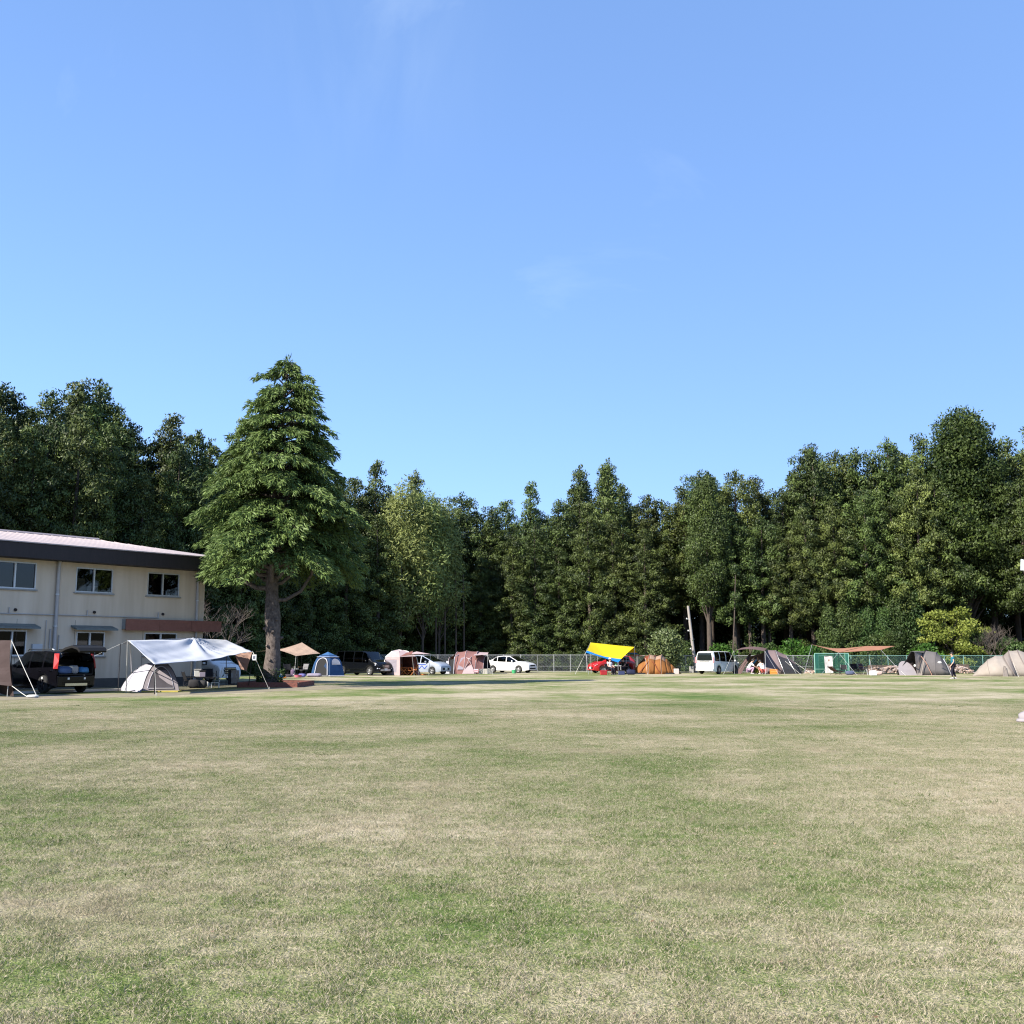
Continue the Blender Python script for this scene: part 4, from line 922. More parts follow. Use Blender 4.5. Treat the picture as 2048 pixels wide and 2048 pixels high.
# --- white sedan
q = gr(1021, 91.5); h_ = Vector((.86, -.51))
t = car_thing('sedan', 'white four-door sedan parked in front of the wire fence', q.x, q.y, math.atan2(h_.y, h_.x))
a, b = -2.25, 2.25
make_car(t, 4.5, 1.70, [(a, .92), (a+.06, 1.01), (a+.5, 1.06), (a+.62, 1.08), (a+1.3, 1.42), (-.25, 1.47), (.35, 1.42), (1.2, .99), (1.35, .96), (2.0, .84), (2.2, .70), (2.25, .55)], [(a, .92), (a+.6, 1.0), (.7, .91), (1.2, .92), (b, .55)], [(a+.95, a+1.35), (a+1.40, a+2.25), (a+2.32, 1.02)], pw, wr=.31, wx=(-1.32, 1.30), ws=(.35, 1.2), rw_=(a+.62, a+1.3))
lamps(t, None, 'headlight', M_lamp, .35, .15, .38, .60, .72, 2.13); lamps(t, None, 'tail_light', M_red, -.2, .20, .30, .66, .82, a+.01)
MB().box((2.235, 0, .62), (.04, .8, .12)).box((2.245, 0, .38), (.04, 1.0, .12)).build('grille', M_trim, t); MB().box((2.27, 0, .50), (.02, .33, .12)).build('number_plate', M_plate, t); MB().box((a-.015, 0, .70), (.02, .33, .165)).build('number_plate', M_plate, t)

# ------------------------------------------------------------------ cloth helpers
M_pole = mat('tent_pole', (0.62, 0.62, 0.62), 0.35, metal=0.6); M_poled = mat('tent_pole_dark', (0.05, 0.05, 0.06), 0.4, metal=0.5); M_rope = mat('guy_rope', (0.72, 0.70, 0.64), 0.8)
M_net = mesh_net('mesh_dark', (0.03, 0.03, 0.035), .78); M_netl = mesh_net('mesh_light', (0.22, 0.20, 0.24), .75)
def cloth_grid(corners, nu=14, nv=10, sag=.0, seed=1, wr=.012, edge=.0):
    """bilinear cloth between p00, p10, p11, p01, hanging by sag, edges cut inwards by edge, with small folds"""
    a, b, c, d = [Vector(p) for p in corners]; rg = random.Random(seed); ph = [rg.uniform(0, 6.28) for _ in range(6)]; rows = []
    n_ = (b-a).cross(d-a).normalized()
    for j in range(nv+1):
        v = j/nv; row = []
        for i in range(nu+1):
            u = i/nu
            uu = .5+(u-.5)*(1-edge*4*v*(1-v)); vv = .5+(v-.5)*(1-edge*4*u*(1-u))
            p = a*(1-uu)*(1-vv)+b*uu*(1-vv)+c*uu*vv+d*(1-uu)*vv
            p = p+Vector((0, 0, -sag*16*u*(1-u)*v*(1-v)))
            f = wr*(math.sin(9*u+4*v+ph[0])+.7*math.sin(17*v-6*u+ph[1])+.5*math.sin(23*u+13*v+ph[2]))*min(1, 6*min(u, 1-u, v, 1-v)+.15)
            row.append(p+n_*f)
        rows.append(row)
    return rows
def rope(t, a, b, r=.007, name='guy_rope', m=None):
    W(name, MB().tube([a, lerp(Vector(a), Vector(b), .5)-Vector((0, 0, .01)), b], r, 4), m or M_rope, t)
    if b[2] < .1: W('peg', MB().tube([Vector(b)+Vector((0, 0, -.05)), Vector(b)+Vector((.02, 0, .10))], .012, 5), M_pole, t)
def pole(t, a, b, r=.016, m=None, name='pole'): W(name, MB().tube([a, b], r, 6), m or M_pole, t)
def arch(A, B, H, n=14, k=.95, fwd=(0, 0, 0)):
    A, B, fwd = Vector(A), Vector(B), Vector(fwd); out = []
    for i in range(n+1):
        t = i/n; s = math.sin(math.pi*t); out.append(lerp(A, B, (1-math.cos(math.pi*t))/2)+Vector((0, 0, H*s**k))+fwd*s)
    return out
def loft(arches, sub=5, sag=.05):
    rows = []
    for a, b in zip(arches, arches[1:]):
        for s in range(sub):
            t = s/sub; rows.append([lerp(p, q, t)-Vector((0, 0, sag*4*t*(1-t)*min(1, max(p.z, q.z)))) for p, q in zip(a, b)])
    rows.append(arches[-1]); return rows
def tent_arch_poles(t, arches, r=.02, m=None):
    for a in arches: W('tent_pole', MB().tube([p+Vector((0, 0, .012)) for p in a], r, 5), m or M_poled, t)

# ------------------------------------------------------------------ left: brown shelter at the frame's edge
F_brown = fabric('fabric_brown', (0.062, 0.043, 0.043), .08); Yb = 38.6
t = thing('shelter', 'dark brown camping shelter with taut guy rope at the end of the beige building', 'tent', gr(-60, Yb+1))
tp = at(23, 1281, Yb); lo = at(24, 1372, Yb-.3)
tl = at(-150, 1276, Yb+3.2); ll = at(-160, 1360, Yb+1.2); tb_ = at(-40, 1300, Yb+4.6); tl2 = at(-190, 1300, Yb+6)
W('side_panel', MB().grid(cloth_grid((ll, lo, tp, tl), 18, 12, .10, 3, .03, .04)), F_brown, t, solid=.006)
W('roof_panel', MB().grid(cloth_grid((tl, tp, tb_, tl2), 10, 8, .05, 4, .01, .04)), F_brown, t, solid=.006)
bl_ = Vector((tb_.x, tb_.y, .03)); fl = Vector((lo.x-.0, lo.y+.2, .03))
W('end_panel', MB().grid(cloth_grid((fl, bl_, tb_, tp+Vector((-.02, .05, -.02))), 6, 6, .0, 5, .02, .05)), F_brown, t, solid=.006)
pole(t, gr(20, Yb), tp+Vector((0, 0, .04)), .018); pole(t, bl_, tb_, .016); pole(t, gr(-152, Yb+3.2), tl, .016); pole(t, gr(-185, Yb+6), tl2, .016)
pg = G(75, 1396); pgv = Vector((pg.x, pg.y, .01)); pg2 = Vector((pg.x-.3, pg.y-.05, .01))
rope(t, tp, pgv, .011); rope(t, lo, pg2, .011)
tag(lump(MB(), (pg2.x+.12, pg2.y+.05, .06), (.20, .12, .06), 5, 7, .7).build('rope_bag', fabric('cloth_white', (.62, .62, .60), .05), smooth=50), 'crumpled whitish bag lying on the dirt at the shelter peg', 'bag')

# ------------------------------------------------------------------ white tarp over the small tent
F_white = fabric('fabric_white', (0.56, 0.59, 0.66), .22, .03); F_peach = fabric('fabric_peach', (0.72, 0.50, 0.41), .65, .05)
t = thing('tarp', 'large white tarp stretched on poles over the small grey tent by the cedar', 'tarp', gr(380, 46))
A, B_, C_ = at(255, 1281, 42.6), at(386, 1276, 47.5), at(453, 1280, 52.5); D_ = at(505, 1303, 48.0); E_ = at(309, 1329, 41.0)
Fm = lerp(E_, D_, .52)+Vector((0, 0, -.12))
rows = []
for k, (r0, r1) in enumerate(((A, E_), (B_, Fm), (C_, D_))): rows.append((r0, r1))
g1 = cloth_grid((E_, Fm, B_, A), 34, 24, .16, 11, .020, .015); g2 = cloth_grid((Fm, D_, C_, B_), 30, 24, .14, 12, .018, .015)
for j in range(25): g2[j][0] = g1[j][-1]
e1_ = (D_-E_).normalized(); e2_ = (lerp(E_, D_, .5)-B_); e2_ = (e2_-e1_*e2_.dot(e1_)).normalized()
def pull(p):                                        # folds running out from the ridge pole and the corners
    z = 0
    for c, amp, L0, k in ((B_, .060, 1.6, 13), (E_, .025, 1.0, 10), (D_, .025, 1.1, 10), (A, .022, 1.0, 10)):
        d = p-c; r = d.length; z += amp*math.exp(-((r-.5*L0)/L0)**2)*min(1, r*2)*math.sin(k*math.atan2(d.dot(e2_), d.dot(e1_)+1e-4)+2*c.x)
    return p+Vector((.25*z, -.5*z, .8*z))
g1 = [[pull(p) for p in r] for r in g1]; g2 = [[pull(p) for p in r] for r in g2]
W('front_sheet', MB().grid([g1[j]+g2[j][1:] for j in range(25)]), F_white, t, smooth=60, solid=.004)
bk0, bk1, bk2 = at(241, 1288, 45.0), at(376, 1292, 49.2), at(446, 1290, 53.6)
g1 = cloth_grid((A, B_, bk1, bk0), 12, 8, .12, 13, .012, .015); g2 = cloth_grid((B_, C_, bk2, bk1), 12, 8, .1, 14, .012, .015)
for j in range(9): g2[j][0] = g1[j][-1]
W('back_sheet', MB().grid([g1[j]+g2[j][1:] for j in range(9)]), F_white, t, smooth=60, solid=.004)
W('side_wall', MB().grid(cloth_grid((at(468, 1307, 54.0), at(505, 1303, 52.8), at(493, 1342, 53.3), at(480, 1338, 54.2)), 8, 8, .0, 15, .02, .03)), F_peach, t, solid=.004)
for top, ft, m in ((A, G(252, 1386), M_pole), (A+Vector((.05, .1, -.03)), G(265, 1379), M_pole), (E_, G(309, 1389), M_poled), (B_, G(381, 1372.5), M_pole), (C_, G(452, 1371), M_poled), (D_, G(497, 1375), M_poled), (bk0, Vector((bk0.x, bk0.y)), M_poled)):
    pole(t, (ft.x, ft.y, 0), top+Vector((0, 0, .02)), .020, m)
for a, b in ((bk0, wp(11, 3)), (E_, G(312, 1392)), (D_, G(538, 1379)), (at(493, 1342, 53.3), G(518, 1365))):
    rope(t, a, (b.x, b.y, .012), .0045)
# hanging white tag with a dark mark
tg_ = at(508.5, 1315, 47.6); tt = thing('hanging_tag', 'small white hanging lantern tag with dark mark at the tarp corner', 'tag', tg_)
W('tag_board', MB().box(tg_, (.20, .015, .26)), M_white, tt, bevel=.01); M_ink = mat('ink_dark', (.02, .03, .08), .6)
for dx, dz, sx, sz in ((-.03, 0, .03, .13), (.02, .05, .07, .03), (.02, 0, .07, .03), (.02, -.05, .07, .03)): W('mark', MB().box(tg_+Vector((dx, -.011, dz)), (sx, .006, sz)), M_ink, tt)
W('cord', MB().tube([tg_+Vector((0, 0, .13)), D_], .006, 4), M_rope, tt)

# small dome tent under it
F_lav = fabric('fabric_pale_grey', (0.47, 0.46, 0.53), .18); F_tau = fabric('fabric_taupe', (0.28, 0.25, 0.27), .15)
t = thing('dome_tent', 'small pale grey dome tent with dark mesh door and yellow groundsheet', 'tent', gr(300, 45))
fl_, fr_ = gr(287, 43.8), gr(362, 44.2); bl2, br2 = gr(243, 45.6), gr(352, 47.2); apx = at(322, 1324, 45.4)
def dome(t, base, apex, m, n=7, rnd_=.28):
    """panels from ground corners bulging up to the apex; returns the ribs"""
    ribs = []
    for p in base:
        p = Vector(p); rib = []
        for i in range(n+1):
            s = i/n; q = lerp(p, apex, s); q.z = apex.z*math.sin(s*math.pi/2)**(1-rnd_*.5) if True else q.z
            out_ = Vector((p.x-apex.x, p.y-apex.y, 0)); q += out_*(rnd_*math.sin(math.pi*s)*.35); rib.append(q)
        ribs.append(rib)
    return ribs
ribs = dome(t, [fl_, fr_, br2, bl2], apx, F_lav)
def panel(ra, rb, nn=6, bulge=.06):
    rows = []
    for p, q in zip(ra, rb):
        o = ((p+q)/2); rows.append([lerp(p, q, i/nn) for i in range(nn+1)])
    return rows
for i, m in ((1, F_tau), (2, F_lav), (3, F_lav)): W('wall_panel', MB().grid(panel(ribs[i], ribs[(i+1) % 4])), m, t, solid=.004)
fp = panel(ribs[0], ribs[1], 10)
W('front_panel', MB().grid(fp), F_tau, t, solid=.004)
dz = []
for s in range(13):                                     # arched mesh door on the front panel
    a = math.pi*s/12; u = .5-.36*math.cos(a); v = .06+.56*math.sin(a)**.7
    j = v*(len(fp)-1); j0 = min(int(j), len(fp)-2); i = u*10; i0 = min(int(i), 9)
    p = lerp(lerp(fp[j0][i0], fp[j0][i0+1], i-i0), lerp(fp[j0+1][i0], fp[j0+1][i0+1], i-i0), j-j0); dz.append(p+Vector((.01, -.035, .01)))
W('mesh_door', MB().poly(dz), mat('door_mesh', (.05, .045, .055), .9, var=.2), t)
W('door_zip', MB().tube(dz+[dz[0]], .022, 5), F_lav, t)
W('label_patch', MB().box(lerp(dz[6], lerp(dz[0], dz[-1], .5), .42)+Vector((0, -.02, 0)), (.16, .01, .045)), M_plate, t)
tent_arch_poles(t, [ribs[0]+list(reversed(ribs[2])), ribs[1]+list(reversed(ribs[3]))], .016)
W('fly_cap', MB().grid(panel([lerp(r[4], r[5], .5)+Vector((0, 0, .04)) for r in ribs[:1]]+[apx+Vector((0, 0, .06))], [lerp(r[4], r[5], .5)+Vector((0, 0, .04)) for r in ribs[1:2]]+[apx+Vector((0, 0, .06))])), F_tau, t, solid=.004)
W('groundsheet', MB().box(lerp(fl_, fr_, .55)+Vector((0, -.12, .035)), (1.55, .5, .05)), mat('sheet_yellow', (.42, .34, .06), .7, var=.2), t)

# ------------------------------------------------------------------ beige tarp behind the cedar
F_beige = fabric('fabric_sand', (0.47, 0.345, 0.265), .25); Yt = 78.0
t = thing('tarp', 'sand-coloured pointed tarp pitched on poles behind the cedar trunk', 'tarp', gr(585, Yt))
pk_ = at(604, 1285, Yt); lf_ = at(557, 1300, Yt-1.0); ft_ = at(592, 1312, Yt-2.2); rt_ = at(640, 1307, Yt-.4); bk_ = at(596, 1303, Yt+2.4); ll_ = at(512, 1303, Yt+1)
W('sheet', MB().grid(cloth_grid((ft_, rt_, pk_, lf_), 12, 10, .10, 21, .015, .04)), F_beige, t, solid=.004)
W('sheet', MB().grid(cloth_grid((rt_, bk_, lerp(pk_, bk_, .3), pk_), 8, 8, .05, 22, .012, .03)), F_beige, t, solid=.004)
W('sheet', MB().grid(cloth_grid((lf_, pk_, lerp(pk_, bk_, .6), ll_), 10, 6, .08, 23, .012, .03)), F_beige, t, solid=.004)
pole(t, (pk_.x, pk_.y, 0), pk_+Vector((0, 0, .06)), .018, M_poled); pole(t, (ft_.x, ft_.y, 0), ft_, .014, M_poled); pole(t, (rt_.x-.15, rt_.y+.1, 0), rt_, .014, M_poled); pole(t, (ll_.x, ll_.y, 0), ll_, .014, M_poled); pole(t, (lf_.x, lf_.y, 0), lf_, .014, M_poled); pole(t, (bk_.x, bk_.y, 0), bk_, .014, M_poled)
rope(t, ft_, gr(589, Yt-3.6), .007)
# blue tent
F_blue = fabric('fabric_blue', (0.030, 0.085, 0.21), .15); F_blued = fabric('fabric_blue_dark', (0.020, 0.050, 0.125), .12); F_lt = fabric('fabric_pale', (0.50, 0.50, 0.54), .2); Yt = 75.0
t = thing('dome_tent', 'blue six-sided dome tent with pale door frame and windows', 'tent', gr(656, Yt+1.1))
cx, cy = gr(656, Yt+1.1).x, Yt+1.1; R = 1.30; Ht = at(655, 1305, Yt+1.1).z
hexa = [(cx+R*math.cos(math.radians(a_)), cy+R*math.sin(math.radians(a_)), .03) for a_ in (-72, -12, 48, 108, 168, 228)]
ribs = dome(t, hexa, Vector((cx, cy, Ht)), F_blue, 9, .45)
for i in range(6):
    rr = panel(ribs[i], ribs[(i+1) % 6], 6)
    W('wall_panel', MB().grid(rr[:7]), F_blue if i % 2 == 0 else F_blued, t, solid=.004)
capr = [[lerp(Vector((cx, cy, r[5].z+.02)), r[5], 1.10), Vector((cx, cy, Ht+.05))] for r in ribs]
for i in range(6):
    W('cap_panel', MB().poly([capr[i][0], capr[(i+1) % 6][0], capr[i][1]]), fabric('fabric_blue_light', (.055, .15, .34), .2), t, solid=.004)
    W('cap_hem', MB().tube([capr[i][0], capr[(i+1) % 6][0]], .022, 4), F_lt, t)
def patch(ra, rb, u0, u1, v0, v1, off, arcn=12, square=False):
    out_ = []
    n = len(ra)-1
    for s in range(arcn+1):
        a_ = math.pi*s/arcn; u = lerp(u0, u1, (1-math.cos(a_))/2) ; v = v0+(v1-v0)*math.sin(a_)**(.35 if square else .6)
        j = v*n; j0 = min(int(j), n-1); pa = lerp(ra[j0], ra[j0+1], j-j0); pb_ = lerp(rb[j0], rb[j0+1], j-j0); out_.append(lerp(pa, pb_, u)+off)
    return out_
off = Vector((-.02, -.05, .01))
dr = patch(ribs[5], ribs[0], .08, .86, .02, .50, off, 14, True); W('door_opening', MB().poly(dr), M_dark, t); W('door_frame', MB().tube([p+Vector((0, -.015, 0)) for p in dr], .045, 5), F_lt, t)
off = Vector((.03, -.05, .01)); wd_ = patch(ribs[0], ribs[1], .14, .86, .26, .47, off); W('window', MB().poly(wd_), F_lt, t)
for i in range(6): W('hem', MB().tube([Vector(hexa[i])+Vector((0, 0, .02)), Vector(hexa[(i+1) % 6])+Vector((0, 0, .02))], .045, 4), F_lt, t)

# ------------------------------------------------------------------ pink screen tent with awning
F_pink = fabric('fabric_pink_beige', (0.50, 0.385, 0.40), .22); F_maroon = fabric('fabric_maroon', (0.22, 0.10, 0.09), .15); Yt = 79.6
t = thing('screen_tent', 'pale pink screen tent with mesh wall and raised awning beside the black van', 'tent', gr(800, Yt))
b0, b1, b2, b3 = gr(768, Yt+.6), gr(800, Yt-.5), gr(838, Yt+.2), gr(806, Yt+2.6); top = at(797, 1300, Yt+.9)
tz = at(800, 1314, Yt).z
up = [Vector((lerp(b.x, top.x, .12), lerp(b.y, top.y, .12), tz)) for b in (b0, b1, b2, b3)]
def rq(a, b, c, d, m, name='wall_panel', n=8, seed=3): W(name, MB().grid(cloth_grid((a, b, c, d), n, n, 0, seed, .01, .0)), m, t, solid=.004)
rq(b0, b3, up[3], up[0], F_pink)
fr = MB().grid(cloth_grid((b0, b1, lerp(b1, up[1], .16), lerp(b0, up[0], .16)), 6, 3, 0, 1, .005)).grid(cloth_grid((lerp(b0, up[0], .86), lerp(b1, up[1], .86), up[1], up[0]), 6, 3, 0, 1, .005)).grid(cloth_grid((lerp(b0, b1, .8), b1, up[1], lerp(up[0], up[1], .8)), 3, 6, 0, 1, .004))
W('front_frame', fr, F_pink, t, solid=.004)
rq(lerp(b0, up[0], .16)+Vector((0, .01, 0)), lerp(lerp(b0, b1, .8), lerp(up[0], up[1], .8), .16)+Vector((0, .01, 0)), lerp(lerp(b0, b1, .8), lerp(up[0], up[1], .8), .86)+Vector((0, .01, 0)), lerp(b0, up[0], .86)+Vector((0, .01, 0)), M_netl, 'mesh_wall')
for i in range(4):
    a, b = up[i], up[(i+1) % 4]; rows = [[lerp(lerp(a, b, k/6), top, s)+Vector((0, 0, .16*math.sin(math.pi*s))) for k in range(7)] for s in (0, .25, .5, .75, 1)]
    W('roof_panel', MB().grid(rows), F_pink, t, solid=.004)
for b, u in zip((b0, b1, b2, b3), up): W('tent_pole', MB().tube([b, lerp(b, u, .5)+Vector(((u.x-top.x)*.04, 0, 0)), u, lerp(u, top, .5)+Vector((0, 0, .17)), top+Vector((0, 0, .01))], .03, 5), F_pink if b is b1 else M_pole, t)
a0, a1 = at(813, 1311, Yt-2.0), at(862, 1309, Yt-1.4); a2 = at(862, 1306, Yt-1.2)
W('awning', MB().grid(cloth_grid((up[1]+Vector((0, 0, .03)), at(824, 1308, Yt-2.0), at(861, 1308, Yt-.4), up[2]+Vector((0, 0, .42))), 8, 8, .04, 7, .01, .0)), F_pink, t, solid=.004)
W('awning_side', MB().grid(cloth_grid((at(824, 1308, Yt-2.0), up[1]+Vector((0, 0, .03)), at(812, 1306, Yt-.2), at(826, 1302, Yt-.6)), 4, 4, 0, 8, .0)), F_maroon, t, solid=.004)
W('door_flap', MB().grid(cloth_grid((at(834, 1351, Yt+.1), at(842, 1350, Yt+.3), at(826, 1310, Yt+.5), at(820, 1310, Yt+.4)), 4, 8, 0, 9, .02)), F_maroon, t, solid=.004)
pole(t, gr(829, Yt-1.8), at(824, 1308, Yt-2.0), .014); pole(t, gr(858, Yt-.6), at(861, 1308, Yt-.4), .014)
rq(b3, b2, up[2], up[3], F_maroon)

# ------------------------------------------------------------------ brown and pink tunnel tent
F_br2 = fabric('fabric_brown_pink', (0.27, 0.135, 0.125), .2); F_pk2 = fabric('fabric_pale_pink', (0.52, 0.41, 0.42), .25); Yt = 86.4
t = thing('tunnel_tent', 'brown and pale pink tunnel tent with pole canopy beside the white sedan', 'tent', gr(930, Yt))
def ga(px, Y): return gr(px, Y)
arches = [arch(ga(888, Yt+.8), ga(896, Yt+2.8), .45, k=.95), arch(ga(895, Yt+.2), ga(905, Yt+3.6), 1.35, k=.95), arch(ga(908, Yt-.3), ga(922, Yt+3.9), 1.80, k=.95), arch(ga(928, Yt-.5), ga(940, Yt+4.1), 1.92, k=.95), arch(ga(950, Yt-.4), ga(962, Yt+4.0), 1.85, k=.95), arch(ga(966, Yt-.1), ga(976, Yt+3.6), 1.45, k=.95)]
rows = loft(arches, 4)
for i, m in ((0, F_lt), (1, None), (2, F_br2), (3, F_br2), (4, F_br2)):
    seg = rows[i*4:i*4+5]
    if m is None: seg = [r[7:] for r in seg]; m = F_br2
    W('fly_panel', MB().grid(seg), m, t, solid=.004)
def wedge(px0, px1, pyt, Y, m, name):
    W(name, MB().poly([ga(px0, Y)+Vector((0, 0, .02)), ga(px1, Y)+Vector((0, 0, .02)), at((px0+px1)/2+3, pyt, Y+.9), at((px0+px1)/2-2, pyt, Y+.9)]), m, t, solid=.004)
wedge(925, 949, 1316, Yt-.75, F_pk2, 'pale_panel'); wedge(890, 899, 1322, Yt-.5, F_lt, 'pale_panel')
W('window', MB().poly([at(914, 1339, Yt-.42), at(926, 1339, Yt-.50), at(930, 1314, Yt+.15), at(922, 1316, Yt+.1)]), M_netl, t)
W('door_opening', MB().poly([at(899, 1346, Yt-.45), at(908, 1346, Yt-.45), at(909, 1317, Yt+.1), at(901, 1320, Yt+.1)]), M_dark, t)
tent_arch_poles(t, arches, .028, F_pk2)
W('tent_pole', MB().tube([ga(907, Yt-.6), at(909, 1314, Yt-.1), at(926, 1305, Yt+1.6)], .03, 5), F_lt, t); W('tent_pole', MB().tube([ga(951, Yt-.6), at(938, 1319, Yt-.2), at(922, 1306, Yt+1.2)], .028, 5), F_pk2, t); W('tent_pole', MB().tube([ga(925, Yt-.6), at(938, 1319, Yt-.25), at(950, 1306, Yt+1.2)], .028, 5), F_pk2, t)
W('awning', MB().grid(cloth_grid((at(947, 1311, Yt-.2), at(975, 1309, Yt-.6), at(977, 1305, Yt+2), at(953, 1304, Yt+2)), 6, 4, .03, 3, .008)), F_pk2, t, solid=.004)
W('side_curtain', MB().grid(cloth_grid((at(955, 1346, Yt-.3), at(960, 1346, Yt-.3), at(952, 1314, Yt+.1), at(948, 1314, Yt+.1)), 3, 6, 0, 3, .02)), F_br2, t, solid=.004)
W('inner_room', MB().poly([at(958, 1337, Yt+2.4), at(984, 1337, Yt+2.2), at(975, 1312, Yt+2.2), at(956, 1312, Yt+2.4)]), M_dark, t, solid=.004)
pole(t, gr(975, Yt-.6), at(975, 1309, Yt-.6), .014); rope(t, at(975, 1309, Yt-.6), gr(986, Yt-2.2), .007)
rope(t, at(893, 1330, Yt), gr(902, Yt-2.0), .007)
W('label_patch', MB().poly([at(947, 1341, Yt-.8), at(957, 1341, Yt-.75), at(956, 1338, Yt-.7), at(948, 1338, Yt-.75)]).poly([at(949, 1344.5, Yt-.8), at(956, 1344.5, Yt-.8), at(956, 1342.5, Yt-.78), at(949, 1342.5, Yt-.78)]), mat('label_pink', (.75, .42, .45), .6), t)
wsn = thing('windscreen', 'low cream fabric windbreak between tunnel tent and white sedan', 'windbreak', gr(972, Yt-.6))
for i, (a, b) in enumerate(((958, 966), (966, 975), (975, 984))):
    W('panel', MB().grid(cloth_grid((gr(a, Yt-.6+.15*(i % 2)), gr(b, Yt-.6+.15*((i+1) % 2)), at(b, 1337.5, Yt-.6+.15*((i+1) % 2)), at(a, 1337.5, Yt-.6+.15*(i % 2))), 5, 4, 0, i, .01)), fabric('fabric_cream', (.46, .44, .40), .25), wsn, solid=.004)
for px in (958, 966, 975, 984): pole(wsn, gr(px, Yt-.58), at(px, 1336.5, Yt-.58), .010)

# ------------------------------------------------------------------ yellow tarp
F_yel = fabric('fabric_yellow', (0.74, 0.60, 0.02), .3, .02); F_cyan = fabric('fabric_bright_blue', (0.02, 0.24, 0.62), .25, .03); Yt = 84.6
t = thing('tarp', 'bright yellow tarp with blue border pitched over a red car', 'tarp', gr(1220, Yt))
A, B_, C_, D_ = at(1181, 1285, Yt+1.2), at(1269, 1294, Yt+1.8), at(1236, 1325, Yt-1.6), at(1171, 1305, Yt-1.0)
gY = cloth_grid((D_, C_, B_, A), 18, 14, .22, 31, .012, .03)
W('yellow_sheet', MB().grid(gY[3:]), F_yel, t, solid=.004); W('blue_border', MB().grid(gY[:4]), F_cyan, t, solid=.004)
bA, bB = at(1196, 1304, Yt+4.2), at(1276, 1309, Yt+4.2)
gB = cloth_grid((A, B_, bB, bA), 12, 8, .1, 32, .01, .02); W('yellow_sheet', MB().grid(gB[:7]), F_yel, t, solid=.004); W('blue_border', MB().grid(gB[6:]), F_cyan, t, solid=.004)
for top, ft in ((A, gr(1182, Yt+1.2)), (B_, gr(1267, Yt+1.8)), (D_, gr(1177, Yt-1.0)), (C_, gr(1236, Yt-1.6)), (bA, gr(1193, Yt+4.2)), (bB, gr(1276, Yt+4.2))): pole(t, ft, top+Vector((0, 0, .03)), .020)
rope(t, D_, gr(1150, Yt-1.6), .007); rope(t, A, gr(1150, Yt+1.6), .007)
# ------------------------------------------------------------------ orange tent
F_or = fabric('fabric_orange', (0.36, 0.150, 0.045), .28); F_rust = fabric('fabric_rust', (0.22, 0.060, 0.032), .2); F_tan = fabric('fabric_tan', (0.40, 0.265, 0.19), .25); Yt = 85.2
t = thing('dome_tent', 'orange and rust dome tent pitched beside the round clipped bush', 'tent', gr(1310, Yt+1))
spec = ((1262, .5, 2.6, .25), (1270, .2, 2.9, .95), (1282, -.2, 3.2, 1.46), (1296, -.5, 3.4, 1.60), (1309, -.4, 3.3, 1.45), (1322, -.5, 3.3, 1.58), (1336, -.3, 3.0, 1.25), (1346, 0, 2.6, .78), (1354, .5, 2.0, .10))
oa = [arch(gr(px, Yt+a), gr(px+8, Yt+b), h, fwd=(lean, 0, 0)) for (px, a, b, h), lean in zip(spec, (.1, .25, .25, 0, 0, -.1, -.35, -.35, 0))]
ar1, ar2, ar3, ar4 = oa[0], oa[3], oa[5], oa[8]
rw2 = loft(oa, 3, .01)
for i in range(8):
    seg = rw2[i*3:i*3+4]; m_lo, m_hi = F_or, (F_rust if i < 3 else F_tan if i < 6 else F_or)
    W('lower_panel', MB().grid([r[:5] for r in seg]), m_lo, t, solid=.004, smooth=70); W('upper_panel', MB().grid([r[4:10] for r in seg]), m_hi, t, solid=.004, smooth=70); W('back_panel', MB().grid([r[9:] for r in seg]), m_lo, t, solid=.004, smooth=70)
tent_arch_poles(t, [ar2, ar3], .03, F_tan)
W('tent_pole', MB().tube([gr(1276, Yt-.3), at(1296, 1324, Yt-.15), at(1312, 1310, Yt+1.2)], .035, 5), F_rust, t); W('tent_pole', MB().tube([gr(1320, Yt-.6), at(1308, 1326, Yt-.2), at(1290, 1311, Yt+1.0)], .035, 5), F_rust, t)
W('ground_flap', MB().box(gr(1308, Yt-.2, .06), (3.2, .35, .10)), M_dark, t); rope(t, at(1291, 1316, Yt), gr(1294, Yt-1.6), .008)
W('porch_roof', MB().grid(cloth_grid((at(1252, 1311, Yt+.2), at(1283, 1312, Yt-.2), at(1286, 1311, Yt+2.0), at(1258, 1310, Yt+2.4)), 6, 5, .06, 5, .01)), F_rust, t, solid=.004); pole(t, gr(1253, Yt+.2), at(1252, 1311, Yt+.2), .012)
tag(MB().box(gr(1352, Yt-.1, .22), (.40, .35, .44)).build('storage_box', mat('box_cream', (.52, .45, .42), .8), bevel=.03), 'small cream box at the end of the orange tent', 'box')

# ------------------------------------------------------------------ purple-brown tunnel tent with awning
F_pb = fabric('fabric_purple_brown', (0.165, 0.110, 0.105), .18); F_pbl = fabric('fabric_mauve', (0.235, 0.175, 0.175), .2); Yt = 86.0
t = thing('tunnel_tent', 'purple-brown tunnel tent with wide propped awning and crouching campers', 'tent', gr(1540, Yt+1))
ar1 = arch(gr(1479, Yt+.9), gr(1500, Yt+4.2), 1.5, k=.95); ar2 = arch(gr(1531, Yt-.2), gr(1536, Yt+4.6), 2.0, k=.95); ar3 = arch(gr(1568, Yt-.3), gr(1571, Yt+4.4), 1.95, fwd=(-.75, 0, 0)); ar4 = arch(gr(1591, Yt+.0), gr(1593, Yt+3.8), 1.55, fwd=(-.85, 0, 0))
ar5 = arch(gr(1602, Yt+.7), gr(1603, Yt+2.4), .12); ar6 = arch(gr(1599, Yt+.3), gr(1600, Yt+3.2), .95, fwd=(-.45, 0, 0)); rw3 = loft([ar2, ar3, ar4, ar6, ar5], 5, .03)
